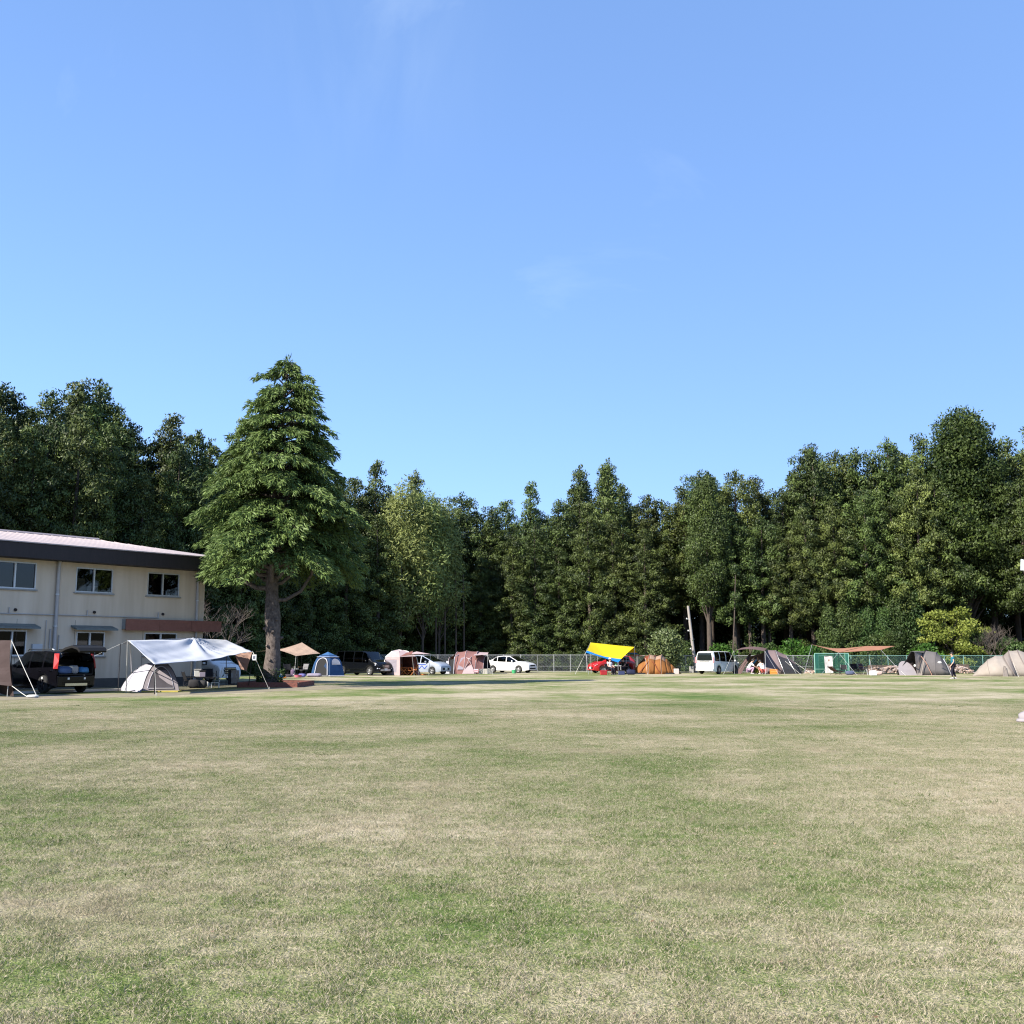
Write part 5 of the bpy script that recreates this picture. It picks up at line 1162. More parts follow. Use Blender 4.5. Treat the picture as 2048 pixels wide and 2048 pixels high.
W('fly_panel', MB().grid(rw3[:6]), F_pbl, t, solid=.004, smooth=70); W('fly_panel', MB().grid([r[4:] for r in rw3[5:]]), F_pbl, t, solid=.004); W('mesh_window', MB().grid([r[:5] for r in rw3[5:]]), M_net, t); W('end_wall', MB().poly(ar5), F_pb, t, solid=.004)
W('rear_wall', MB().grid(cloth_grid((ar1[-1], ar2[-1], ar2[9], ar1[9]), 6, 6, 0, 1, .01)), F_pb, t, solid=.004)
W('inner_wall', MB().poly([p+Vector((.05, 0, 0)) for p in ar2]), M_net, t)
W('left_flap', MB().grid(cloth_grid((gr(1468, Yt+.2), gr(1481, Yt+.2), at(1504, 1307, Yt+1.4), at(1499, 1307, Yt+1.4)), 4, 8, 0, 4, .02)), F_pb, t, solid=.004)
W('right_flap', MB().grid(cloth_grid((gr(1522, Yt+.2), gr(1530, Yt+.2), at(1531, 1302, Yt+.6), at(1527, 1304, Yt+.8)), 4, 8, 0, 5, .02)), F_pb, t, solid=.004)
aw = [at(1468, 1301, Yt-1.2), at(1530, 1302.5, Yt-1.6), at(1534, 1297, Yt+2.0), at(1482, 1296, Yt+2.2)]
W('awning', MB().grid([[p+Vector((0, 0, .14*math.sin(math.pi*i/12))) for i, p in enumerate(r)] for r in cloth_grid(aw, 12, 8, .0, 6, .006, .05)]), F_pb, t, solid=.005)
pole(t, gr(1468, Yt-1.2), aw[0], .014); pole(t, gr(1530, Yt-1.6), aw[1]+Vector((0, 0, .02)), .022, F_lt)
tent_arch_poles(t, [ar2, ar3, ar4], .022, M_pole)
rope(t, aw[1], gr(1556, Yt-2.6), .010, m=F_lt); rope(t, aw[0], gr(1446, Yt-2.2), .007); rope(t, at(1570, 1322, Yt-.1), gr(1600, Yt-2.0), .008); rope(t, at(1590, 1325, Yt+.3), gr(1622, Yt-1.4), .009)
cr_ = thing('crate', 'orange plastic crate standing before the purple-brown tent', 'crate', gr(1546, Yt-1.8)); c0 = gr(1546, Yt-1.8, 0); M_oc = mat('crate_orange', (.72, .24, .035), .5)
for s in (-1, 1):
    W('side', MB().box(c0+Vector((0, s*.17, .21)), (.52, .025, .40)), M_oc, cr_); W('side', MB().box(c0+Vector((s*.25, 0, .21)), (.025, .315, .40)), M_oc, cr_)
for z in (.08, .21, .34): W('rib', MB().box(c0+Vector((0, -.19, z)), (.54, .02, .04)), mat('crate_orange_lt', (.80, .36, .10), .5), cr_)
W('base', MB().box(c0+Vector((0, 0, .02)), (.47, .31, .03)), M_oc, cr_)

# ------------------------------------------------------------------ goal with green net and board
M_green = mat('green_frame', (0.22, 0.42, 0.36), .5); M_gnet = mat('green_net', (0.03, 0.19, 0.14), .8); Yt = 88.6
t = thing('sports_goal', 'green-framed goal with green net under the brown tarp', 'goal', gr(1662, Yt)); gh = at(1662, 1307, Yt).z
c4 = [gr(1629, Yt), gr(1697, Yt), gr(1690, Yt+1.6), gr(1636, Yt+1.6)]
for a, b in ((0, 1), (1, 2), (2, 3), (3, 0)): W('frame_bar', MB().tube([c4[a]+Vector((0, 0, gh)), c4[b]+Vector((0, 0, gh))], .035, 6), M_green, t)
for c in c4: W('post', MB().tube([c, c+Vector((0, 0, gh))], .035, 6), M_green, t)
W('frame_bar', MB().tube([c4[0]+Vector((0, 0, .35)), c4[1]+Vector((0, 0, .35))], .028, 6), M_green, t)
def net(t, a, b, h, step, r, m, name='net'):
    mb = MB(); L_ = (b-a).length; n = int(L_/step)
    for i in range(n+1): p = lerp(a, b, i/n); mb.tube([p+Vector((0, 0, .02)), p+Vector((0, 0, h))], r, 3, cap=False)
    for k in range(int(h/step)+1): mb.tube([a+Vector((0, 0, k*step+.02)), b+Vector((0, 0, k*step+.02))], r, 3, cap=False)
    o = W(name, mb, m, t); o['kind'] = 'stuff'
net(t, c4[3], c4[2], gh, .06, .008, M_gnet); net(t, c4[0], c4[3], gh, .06, .008, M_gnet); net(t, c4[1], c4[2], gh, .06, .008, M_gnet); net(t, c4[0], lerp(c4[0], c4[1], .28), gh, .06, .008, M_gnet)
bd = thing('board', 'weathered whitish panel leaning in front of the green goal net', 'board', gr(1657, Yt-.3)); b0 = gr(1657, Yt-.3)
W('sheet', MB().grid([[b0+Vector((x, 0.10*z+.03*math.sin(9*x+3*z), .02+z*1.42)) for x in (-.34, -.2, 0, .2, .34)] for z in (0, .3, .6, .8, 1.0)]), mat('board_white', (.58, .56, .56), .9, var=.25, vscale=4), bd, solid=.03)
W('edge_strip', MB().tube([b0+Vector((-.33, .10, 1.45)), b0+Vector((.33, .10, 1.45))], .03, 5), M_twig, bd); W('stain', MB().box(b0+Vector((.05, .065, 1.1)), (.14, .01, .16)), mat('rust_mark', (.30, .19, .13), .9), bd)
# brown wing tarp
F_wing = fabric('fabric_wing_brown', (0.40, 0.20, 0.13), .2); Yt = 84.0
t = thing('tarp', 'long brown wing-shaped tarp pitched over chairs and a green goal', 'tarp', gr(1700, Yt))
a_, m_, r_, e_ = at(1624, 1289, Yt+1.6), at(1677, 1305, Yt-1.6), at(1734, 1292, Yt+.6), at(1790, 1292, Yt+1.6); bL, bR = at(1668, 1299, Yt+2.6), at(1752, 1299, Yt+2.8)
W('sheet', MB().grid(cloth_grid((m_, r_, bL, a_), 12, 10, .05, 41, .014, .05)), F_wing, t, solid=.005)
W('sheet', MB().grid(cloth_grid((m_, at(1762, 1300, Yt-1.2), e_, r_), 12, 8, .05, 42, .012, .04)), F_wing, t, solid=.005)
W('sheet', MB().grid(cloth_grid((r_, e_, bR, bL), 10, 8, .05, 43, .012, .04)), F_wing, t, solid=.005)
for top in (m_, r_, at(1762, 1300, Yt-1.2), bL, bR, a_): pole(t, (top.x, top.y, 0), top+Vector((0, 0, .03)), .018, M_poled)
for a, b in ((m_, gr(1712, Yt-3.4)), (m_, gr(1640, Yt-3.2)), (a_, gr(1606, Yt-1)), (r_, gr(1744, Yt-2.4)), (at(1762, 1300, Yt-1.2), gr(1806, Yt-3.2))): rope(t, a, b, .011, m=F_lt)
# ------------------------------------------------------------------ grey shelter and beige tunnel on the right
F_grey = fabric('fabric_grey', (0.175, 0.16, 0.155), .15); F_greyd = fabric('fabric_grey_dark', (0.17, 0.16, 0.155), .12); F_bge = fabric('fabric_beige', (0.37, 0.325, 0.285), .2); F_bge2 = fabric('fabric_beige_dark', (0.29, 0.25, 0.225), .2); Yt = 80.6
t = thing('dome_tent', 'large grey shell shelter with white oval logos and open porch', 'tent', gr(1850, Yt+1.5))
A0 = arch(gr(1834, Yt-.4), gr(1842, Yt+4.2), 1.90, fwd=(.55, 0, 0)); A1 = arch(gr(1868, Yt-.3), gr(1876, Yt+4.0), 1.78, fwd=(.05, 0, 0)); A2 = arch(gr(1901, Yt+.4), gr(1903, Yt+2.4), .15); Am = arch(gr(1887, Yt-.2), gr(1892, Yt+3.6), 1.48, fwd=(-.35, 0, 0)); An = arch(gr(1896, Yt+.0), gr(1900, Yt+3.1), .98, fwd=(-.35, 0, 0))
rw4 = loft([A0, A1, Am, An, A2], 5, .02); W('fly', MB().grid(rw4), F_grey, t, solid=.004, smooth=70); W('end_wall', MB().poly(A2), F_grey, t, solid=.004)
tip1, tip2 = at(1822, 1302.5, Yt+.8), at(1829, 1304, Yt+.1)
W('porch_panel', MB().grid(cloth_grid((gr(1832, Yt-.5), lerp(gr(1832, Yt-.5), gr(1858, Yt-.3), .0)+Vector((.4, 0, 0)), A0[6], tip2), 5, 8, 0, 3, .012)), F_bge2, t, solid=.004)
W('porch_roof', MB().grid(cloth_grid((tip2, A0[5], A0[8], tip1), 6, 6, .03, 3, .01)), F_greyd, t, solid=.004)
W('porch_wing', MB().grid(cloth_grid((gr(1792, Yt+.6), gr(1800, Yt+1.0), tip1, tip1+Vector((-.02, -.05, -.03))), 4, 8, 0, 3, .01)), F_greyd, t, solid=.004)
W('porch_back', MB().grid(cloth_grid((gr(1796, Yt+1.7), gr(1838, Yt+1.9), at(1838, 1306, Yt+1.7), at(1821, 1302.5, Yt+1.0)), 6, 8, 0, 3, .01)), fabric('fabric_porch', (.09, .085, .085), .1), t, solid=.004)
In = arch(gr(1797, Yt+.3), gr(1832, Yt-.2), 1.08, k=.95, fwd=(0, .9, 0)); Ib = arch(gr(1806, Yt+1.6), gr(1834, Yt+1.2), .9, k=.95, fwd=(0, .3, 0)); W('inner_tent', MB().grid(loft([In, Ib], 4, 0)), F_pbl, t, solid=.004, smooth=70); W('inner_tent_front', MB().poly([p+Vector((0, -.02, 0)) for p in In]), fabric('fabric_inner', (.26, .24, .26), .15), t)
tent_arch_poles(t, [A0], .035, M_poled); tent_arch_poles(t, [A1], .02, F_grey); W('tent_pole', MB().tube([gr(1840, Yt-.6), at(1848, 1322, Yt-.35), A0[6]], .03, 5), F_bge, t); W('tent_pole', MB().tube([p+Vector((0, -.02, .02)) for p in (at(1886, 1318, Yt+.25), at(1893, 1329, Yt+.05), gr(1900, Yt+.1))], .03, 5), F_lt, t)
def oval(c, rx, rz, m, nm_='logo'): W(nm_, MB().poly([c+Vector((rx*math.cos(a*.5236), -.0, rz*math.sin(a*.5236))) for a in range(12)]), m, t)
lg = lerp(A1[2], A1[3], .3); oval(at(1879, 1324.5, Yt-.45), .16, .07, M_plate); oval(at(1829.5, 1331, Yt-.5), .09, .09, M_plate)
W('seam_tape', MB().tube([at(1842, 1312, Yt+.05), at(1852, 1325, Yt-.40), gr(1862, Yt-.6)], .022, 4), mat('tape_orange', (.42, .22, .15), .7), t)
rope(t, at(1802, 1342, Yt+.3), gr(1809, Yt-1.2), .009)
Yt = 76.6
t = thing('tunnel_tent', 'large beige double-arched tunnel tent at the end of the woodpile', 'tent', gr(2000, Yt+1.5))
A0 = [gr(1943, Yt+1.0+.02*i, .02) for i in range(15)]; A1 = arch(gr(1978, Yt-.4), gr(1988, Yt+3.4), 1.22, fwd=(-.3, 0, 0)); A2 = arch(gr(2028, Yt-.9), gr(2038, Yt+3.8), 1.50, fwd=(-1.0, 0, 0)); A3 = arch(gr(2034, Yt-.5), gr(2044, Yt+4.4), 1.88, fwd=(-.8, 0, 0)); A4 = arch(gr(2058, Yt-.6), gr(2066, Yt+4.4), 1.92, fwd=(-1.0, 0, 0)); A5 = arch(gr(2100, Yt-.2), gr(2106, Yt+4.0), 1.2, k=.95); A6 = arch(gr(2120, Yt+.8), gr(2122, Yt+2.6), .2)
AA = arch(gr(1942, Yt+.9), gr(1948, Yt+2.2), .08); AB = arch(gr(1955, Yt+.3), gr(1964, Yt+2.8), .72); AC = arch(gr(2003, Yt-.8), gr(2013, Yt+3.8), 1.52, fwd=(-.65, 0, 0)); W('fly', MB().grid(loft([AA, AB, A1, AC, A2], 4, .03)), F_bge, t, solid=.004, smooth=70); W('fly', MB().grid(loft([A3, A4, A5, A6], 5, .04)), F_bge, t, solid=.004, smooth=70); W('step_panel', MB().grid(loft([A2, A3], 3, 0)), F_bge2, t, solid=.004, smooth=70)
tent_arch_poles(t, [A2, A3], .035, mat('pole_sleeve', (.16, .13, .12), .8)); tent_arch_poles(t, [A1], .018, F_bge2)
tent_arch_poles(t, [A4], .035, mat('pole_sleeve', (.16, .13, .12), .8))
W('vent_flap', MB().grid(cloth_grid((gr(2003, Yt-.95), gr(2014, Yt-.95), at(2012, 1333, Yt-.8), at(2007, 1331, Yt-.8)), 4, 4, 0, 2, .01)), F_bge2, t, solid=.004)
rope(t, at(2026, 1325, Yt-.5), gr(2034, Yt-2), .007)

# white lit board and pale heap at the right edge
c = at(2052, 1132, 70.0); t = thing('floodlight', 'white panel of a tilted floodlight on a pole at the wood edge', 'floodlight', gr(2075, 70.3))
R_ = Matrix.Rotation(math.radians(16), 3, 'Y')@Matrix.Rotation(math.radians(-20), 3, 'X')
W('panel', MB().box(c, (.62, .06, .80), M=R_), M_white, t, bevel=.02); W('rim', MB().box(c+Vector((0, .05, 0)), (.70, .05, .88), M=R_), mat('lamp_grey', (.42, .45, .48), .5), t); W('bracket', MB().tube([c+Vector((0, .08, 0)), gr(2075, 70.3, c.z)], .03, 6), M_pole, t); W('pole', MB().tube([gr(2075, 70.3), gr(2075, 70.3, c.z+.4)], .06, 8), M_pole, t)
hp = G(2054, 1444); tag(lump(lump(lump(MB(), (hp.x+.12, hp.y, .10), (.28, .3, .15), 4, 9, .75), (hp.x+.34, hp.y+.1, .09), (.24, .2, .12), 14, 8, .6), (hp.x+.02, hp.y-.12, .04), (.3, .2, .05), 24, 8, .7).build('cloth_heap', fabric('cloth_pale_pink', (.34, .31, .325), .1), smooth=60), 'pale pinkish cloth bundle lying alone on the lawn', 'bundle')

# ------------------------------------------------------------------ wire fence along the wood
def fence(name, label, pts, h, m_post, m_wire, post_step=1.5, group=None):
    t = thing(name, label, 'fence', (pts[0][0], pts[0][1], 0), 0, group); mb = MB(); post = MB().tube([(0, 0, -.05), (0, 0, h+.05)], .030, 6).mesh('post'); post.materials.append(m_post)
    for (x0, y0), (x1, y1) in zip(pts, pts[1:]):
        a, b = Vector((x0, y0, 0)), Vector((x1, y1, 0)); L_ = (b-a).length; n = max(1, round(L_/post_step)); d = (b-a)/L_
        for i in range(n+1):
            o = link('post', post, None, t); p = lerp(a, b, i/n)-Vector((pts[0][0], pts[0][1], 0)); o.location = p
        W('top_rail', MB().tube([a+Vector((0, 0, h)), b+Vector((0, 0, h))], .022, 5), m_post, t)
        for z in (.10, .55): W('strand', MB().tube([a+Vector((0, 0, z)), b+Vector((0, 0, z))], .010, 3), m_wire, t)
        s = -h
        while s < L_:                                  # woven wires, both diagonals
            for sg in (1, -1):
                s0, s1 = max(0, s), min(L_, s+h)
                if s1-s0 > .05:
                    z0, z1 = (s0-s), (s1-s)
                    if sg < 0: z0, z1 = h-z0, h-z1
                    p, q = a+d*s0+Vector((0, .01*sg, z0)), a+d*s1+Vector((0, .01*sg, z1)); mb.tube([p, q], .0050, 3, cap=False)
            s += .13
    o = W('wire_mesh', mb, m_wire, t); o['kind'] = 'stuff'; return t
M_wire = mat('galvanised_wire', (0.46, 0.47, 0.48), .5, metal=.4); M_wg = mat('green_wire', (0.16, 0.30, 0.27), .5)
fl = []
for px, Y in ((758, 92.5), (905, 94.6), (1075, 94.0), (1240, 93.0)): p = gr(px, Y); fl.append((p.x, p.y))
fence('wire_fence', 'grey chain-link fence behind the white sedan and yellow tarp', fl, 1.55, M_wire, M_wire)
fr_ = []
for px, Y in ((1242, 92.9), (1470, 91.4), (1625, 90.6)): p = gr(px, Y); fr_.append((p.x, p.y))
fence('wire_fence', 'grey chain-link fence behind the white van and purple-brown tent', fr_, 1.5, M_wire, M_wire)
fg = []
for px, Y in ((1628, 90.5), (1850, 89.6), (2120, 88.6)): p = gr(px, Y); fg.append((p.x, p.y))
fence('wire_fence', 'green-coated wire fence behind the woodpile and grey tent', fg, 1.5, M_wg, M_wg)
# utility pole
a = gr(1391, 91.6); b = at(1376, 1212, 92.0); t = thing('utility_pole', 'leaning grey timber utility pole beside the white van', 'pole', a)
W('shaft', MB().tube([a, lerp(a, b, .5), b], [.15, .135, .11], 10), mat('pole_timber', (.30, .27, .25), .9, var=.2, stretch=(6, 6, .6)), t, smooth=60)
for f in (.35, .62, .8): c = lerp(a, b, f); W('insulator', MB().tube([c+Vector((-.28, -.1, 0)), c+Vector((.02, -.1, 0))], .02, 5).lathe([(.05, 0), (.06, .06), (.03, .11)], c+Vector((-.26, -.1, .0)), 8), M_plate, t)
W('bolt_rung', MB().tube([lerp(a, b, .5)+Vector((-.2, 0, 0)), lerp(a, b, .5)+Vector((.2, 0, 0))], .015, 5), M_pole, t)
tag(MB().box(gr(1382, 91.0, .28), (.36, .36, .56)).build('concrete_block', M_conc, bevel=.03), 'pale concrete block at the foot of the utility pole', 'block')

# ------------------------------------------------------------------ woodpile: split logs, each one its own
logs = [MB().tube([(-.2, 0, 0), (.2, .01, 0)], .075, 7), MB().tube([(-.24, 0, 0), (.24, 0, 0)], .06, 6), MB().prism([(-.2, -.08, -.06), (-.2, .09, -.05), (-.2, .0, .08)], (.4, 0, 0))]
M_logs = [mat('log_bark', (.17, .12, .10), .95, col2=(.33, .25, .22), vscale=6), mat('log_cut', (.46, .34, .28), .9, var=.2, vscale=5), mat('log_grey', (.30, .26, .25), .95, var=.25)]
lm = []
for i, l in enumerate(logs):
    for m in M_logs: me = l.mesh('log'); me.materials.append(m); lm.append(me)
rl = random.Random(5)
def woodpile(px0, px1, Y, h, label, n, group=None):
    a, b = gr(px0, Y), gr(px1, Y); t = thing('woodpile', label, 'woodpile', (a.x, a.y, 0), 0, group)
    core = MB(); L_ = b.x-a.x
    core.prism([(.1, .25, 0), (L_-.1, .25, 0), (L_-.25, .25, h*.8), (.25, .25, h*.8)], (0, .8, 0)); core.build('heap_core', mat('bark_heap', (.10, .075, .06), .95, var=.4, vscale=6), t)
    for i in range(n):
        x = rl.uniform(.05, L_-.05); z = rl.random()**.8*h*(.75+.25*math.sin(x*1.7+px0))*min(1, .4+min(x, L_-x)*.9); y = .20*(z/h)+rl.uniform(-.10, .10)+.05
        o = link('log', rl.choice(lm), None, t); o.location = (x, y, max(.07, z)); o.rotation_euler = (rl.uniform(0, 6), rl.uniform(-.35, .35), rl.choice((0, 0, 1.57))+rl.uniform(-.5, .5)); o.scale = [rl.uniform(.7, 1.15)]*3
    return t
woodpile(1737, 1800, 89.0, .85, 'heap of split firewood between the wing tarp and the grey tent', 120)
woodpile(1893, 1945, 87.6, .95, 'heap of split firewood behind the walking person', 130)
woodpile(1612, 1630, 88.9, .5, 'small heap of pale firewood at the corner of the goal', 22)

# ------------------------------------------------------------------ camp furniture
M_seat = fabric('chair_black', (.02, .02, .024), .05); M_alu = mat('alu_tube', (.55, .55, .55), .35, metal=.7); M_wood = mat('camp_wood', (.42, .24, .11), .7, var=.2)
def camp_chair(p, rz, label, seatm=M_seat, frame=M_poled, s=1.0, group=None):
    t = thing('camp_chair', label, 'chair', p, rz, group); t.scale = (s, s, s)
    MB().grid([[(x, y, .40-.05*math.sin(math.pi*(x+.25)/.5)) for x in (-.25, -.12, 0, .12, .25)] for y in (-.22, 0, .22)]).build('seat', seatm, t, solid=.02)
    MB().grid([[(x, .22+.15*k+.03*math.cos(x*6), .42+.42*k) for x in (-.25, -.12, 0, .12, .25)] for k in (0, .5, 1)]).build('backrest', seatm, t, solid=.02)
    for sx in (-1, 1):
        MB().tube([(sx*.27, -.24, .0), (sx*.27, .26, .46)], .014, 5).build('leg', frame, t); MB().tube([(sx*.27, .26, .0), (sx*.27, -.22, .42)], .014, 5).build('leg', frame, t)
        MB().tube([(sx*.27, .22, .40), (sx*.27, .40, .88)], .014, 5).build('back_post', frame, t); MB().box((sx*.28, -.02, .60), (.05, .42, .03)).build('armrest', M_wood if seatm is not M_seat else frame, t)
        MB().tube([(sx*.28, -.20, .42), (sx*.28, -.20, .59)], .012, 5).build('arm_post', frame, t)
    return t
def camp_table(p, rz, label, d=(.9, .5, .62), m=M_wood, frame=M_alu):
    t = thing('camp_table', label, 'table', p, rz); MB().box((0, 0, d[2]), (d[0], d[1], .03)).build('table_top', m, t)
    for sx in (-1, 1):
        for sy in (-1, 1): MB().tube([(sx*(d[0]/2-.05), sy*(d[1]/2-.04), d[2]-.02), (sx*(d[0]/2-.02), -sy*(d[1]/2-.06) if d[1] < .4 else sy*(d[1]/2-.02), 0)], .014, 5).build('leg', frame, t)
    return t
def cooler(p, rz, label, m, lidm, d=(.5, .34, .34), name='cool_box'):
    t = thing(name, label, 'cool box', p, rz); MB().box((0, 0, d[2]*.42), (d[0], d[1], d[2]*.84)).build('body', m, t, bevel=.02); MB().box((0, 0, d[2]*.92), (d[0]+.02, d[1]+.02, d[2]*.16)).build('lid', lidm, t, bevel=.015)
    MB().tube([(-d[0]/2-.01, 0, d[2]*.7), (-d[0]/2-.03, 0, d[2]*1.05), (d[0]/2+.03, 0, d[2]*1.05), (d[0]/2+.01, 0, d[2]*.7)], .012, 5).build('handle', lidm, t); return t
def bag(p, r, label, col, seed=1, name='kit_bag', cat='bag'):
    o = lump(MB(), (0, 0, r[2]*.93), r, seed, 8, .6).build(name, fabric('cloth_%s_%d' % (name, seed), col, .05, .25), smooth=50); o.location = p; return tag(o, label, cat)
def gz(px, row): p = G(px, row); return Vector((p.x, p.y, .012))
# under the white tarp
camp_table(gz(398, 1373.5), .3, 'dark folding table under the white tarp beside the small tent', (1.5, .5, .45), M_trim, M_poled)
cooler(gz(394, 1373.2)+Vector((0, 0, .465)), .3, 'whitish water cool box standing on the dark folding table under the white tarp', mat('cooler_white', (.60, .60, .57), .5), M_conc, (.30, .28, .36))
cooler(gz(404, 1373.6)+Vector((0, 0, .465)), .3, 'greyish purple soft cooler standing on the dark folding table under the white tarp', mat('cooler_purple', (.26, .23, .30), .7), M_trim, (.28, .24, .30))
camp_chair(gz(417, 1372), .5, 'black folding chair under the white tarp beside the dark table')
camp_chair(gz(378, 1374.5), 2.2, 'low black folding chair between small tent and dark table under the white tarp', s=.85)
bag(gz(388, 1376.5), (.26, .2, .20), 'dark kit bag under the folding table beneath the white tarp', (.03, .03, .035), 11)
bag(gz(401, 1376.2), (.30, .2, .18), 'charcoal duffel bag under the white tarp by the white step stool', (.05, .05, .055), 12)
bag(gz(413, 1375.2), (.12, .1, .14), 'small whitish pouch beside the charcoal duffel under the white tarp', (.55, .54, .52), 13)
st = thing('step_stool', 'white metal folding stool under the white tarp', 'stool', gz(430, 1376.4), .2)
for sx in (-1, 1):
    MB().tube([(sx*.17, -.12, 0), (sx*.17, -.12, .24)], .016, 5).build('leg', M_white, st); MB().tube([(sx*.17, .12, 0), (sx*.17, .12, .24)], .016, 5).build('leg', M_white, st)
MB().box((0, 0, .25), (.38, .28, .025)).build('seat', M_trim, st); MB().tube([(-.17, .12, .24), (.17, .12, .24)], .016, 5).tube([(-.18, -.13, .26), (.18, -.13, .26)], .016, 5).build('seat_rim', M_white, st)
MB().tube([(.17, .12, .24), (.30, .16, .95)], .016, 5).build('handle', M_white, st)
wb = thing('fire_shield', 'upright bamboo-slat board with dark side beside the white van nose', 'board', gz(470, 1369.5), .15)
for i in range(6): MB().box((-.17+.068*i, 0, .38), (.060, .03, .72)).build('slat', mat('bamboo_slat', (.33, .28, .23), .85, var=.2, vscale=6, stretch=(8, 8, .5)), wb)
MB().box((-.30, .06, .38), (.16, .03, .76)).build('side_board', M_trim, wb); MB().box((0, .05, .03), (.6, .26, .05)).build('foot', M_trim, wb)
# behind the cedar: gear under the sand tarp
camp_table(gz(590, 1350.2), .1, 'low dark table under the sand-coloured tarp', (1.2, .6, .4), M_trim, M_poled)
camp_chair(gz(577, 1350.4), .6, 'black folding chair under the sand-coloured tarp left of its table'); camp_chair(gz(606, 1349.8), -.5, 'grey folding chair under the sand-coloured tarp by the blue tent', fabric('chair_grey', (.20, .20, .21), .05))
lt_ = thing('gas_burner', 'twin gas burner with pot on the low dark table under the sand tarp', 'burner', gz(590, 1350.2)+Vector((0, 0, .415)), .1)
MB().box((0, 0, .05), (.5, .3, .10)).build('burner_body', M_rim, lt_, bevel=.01); MB().lathe([(.11, .10), (.12, .24), (.10, .24)], (-.1, 0, 0), 12).build('pot', M_chrome, lt_)
jug = thing('water_jug', 'bright blue water jug with white cap on the grass behind the cedar', 'jug', gz(564, 1356.5)); MB().lathe([(.14, 0), (.17, .05), (.17, .24), (.10, .33), (.05, .36)], (0, 0, 0), 12).build('jug_body', mat('jug_blue', (.03, .22, .62), .35), jug, smooth=40); MB().lathe([(.055, .35), (.055, .42)], (0, 0, 0), 10).build('cap', M_white, jug)
MB().tube([(-.12, 0, .26), (-.12, 0, .42), (.1, 0, .42), (.1, 0, .3)], .018, 5).build('handle', M_white, jug)
tub = thing('wash_tub', 'pink plastic tub with toys on the grass before the sand tarp', 'tub', gz(596, 1355)); MB().lathe([(.22, 0), (.27, .16), (.29, .17), (.25, .15), (.20, .03)], (0, 0, 0), 14, cap=False).lathe([(.2, .03), (.2, .035)], (0, 0, 0), 14).build('tub_body', mat('tub_pink', (.60, .16, .24), .4), tub, smooth=40)
MB().tube([(-.29, 0, .16), (-.33, 0, .2), (-.28, .05, .2)], .015, 5).build('handle', M_white, tub)
bag(gz(604, 1354.3), (.26, .18, .12), 'crumpled violet and teal bag beside the pink tub', (.16, .16, .38), 21); bag(gz(628, 1354), (.55, .25, .13), 'rumpled mauve blanket heap before the blue tent door', (.28, .25, .33), 22, 'blanket', 'blanket')
bag(gz(574, 1354.5), (.35, .2, .10), 'flat dark tray of kit before the sand tarp', (.06, .05, .06), 23); bag(gz(585, 1353.5), (.14, .12, .26), 'upright mauve rucksack at the foot of the sand tarp pole', (.16, .11, .18), 24, 'rucksack')
bag(gz(569, 1357), (.12, .08, .06), 'small orange pouch on the grass beside the blue jug', (.60, .22, .06), 25)
# orange wooden chairs by the pink tent
def frame_chair(p, rz, label):
    t = thing('wooden_chair', label, 'chair', p, rz); m = mat('orange_wood', (.55, .19, .055), .5)
    for sx in (-1, 1):
        MB().tube([(sx*.26, -.3, 0), (sx*.26, .25, .55)], .025, 5).build('leg', m, t); MB().tube([(sx*.26, .3, 0), (sx*.26, -.25, .55)], .025, 5).build('leg', m, t); MB().tube([(sx*.26, .2, .3), (sx*.26, .42, .85)], .022, 5).build('back_post', m, t); MB().box((sx*.27, 0, .56), (.06, .5, .03)).build('armrest', m, t)
    MB().grid([[(x, y, .34+.1*abs(y)) for x in (-.24, 0, .24)] for y in (-.25, 0, .25)]).build('seat', fabric('seat_orange', (.42, .16, .06), .1), t, solid=.02); MB().grid([[(x, .24+.16*k, .40+.42*k) for x in (-.24, 0, .24)] for k in (0, 1)]).build('backrest', fabric('seat_orange', (.42, .16, .06), .1), t, solid=.02)
    return t
frame_chair(gz(810, 1350.5), 1.3, 'orange wooden folding chair at the door of the pink tent'); frame_chair(gz(824, 1350.8), -.9, 'orange wooden folding chair beside the maroon door flap of the pink tent')
camp_table(gz(817, 1350.0), 0, 'small orange wooden table between two orange chairs', (.7, .4, .38), mat('orange_wood', (.55, .19, .055), .5), mat('orange_wood', (.55, .19, .055), .5))
bag(gz(843, 1350.6), (.42, .2, .06), 'flat orange mat on the grass by the silver hatchback', (.58, .20, .06), 31, 'mat', 'mat')
bk_ = thing('bucket', 'green plastic bucket on the grass beside the white sedan', 'bucket', gz(1028, 1347)); MB().lathe([(.16, 0), (.21, .30), (.225, .31), (.20, .29), (.15, .02)], (0, 0, 0), 14, cap=False).lathe([(.15, .02), (.15, .025)], (0, 0, 0), 14).build('bucket_body', mat('bucket_green', (.06, .38, .16), .4), bk_, smooth=40); MB().tube([(-.21, 0, .29), (-.12, 0, .42), (.12, 0, .42), (.21, 0, .29)], .012, 5).build('handle', M_white, bk_)
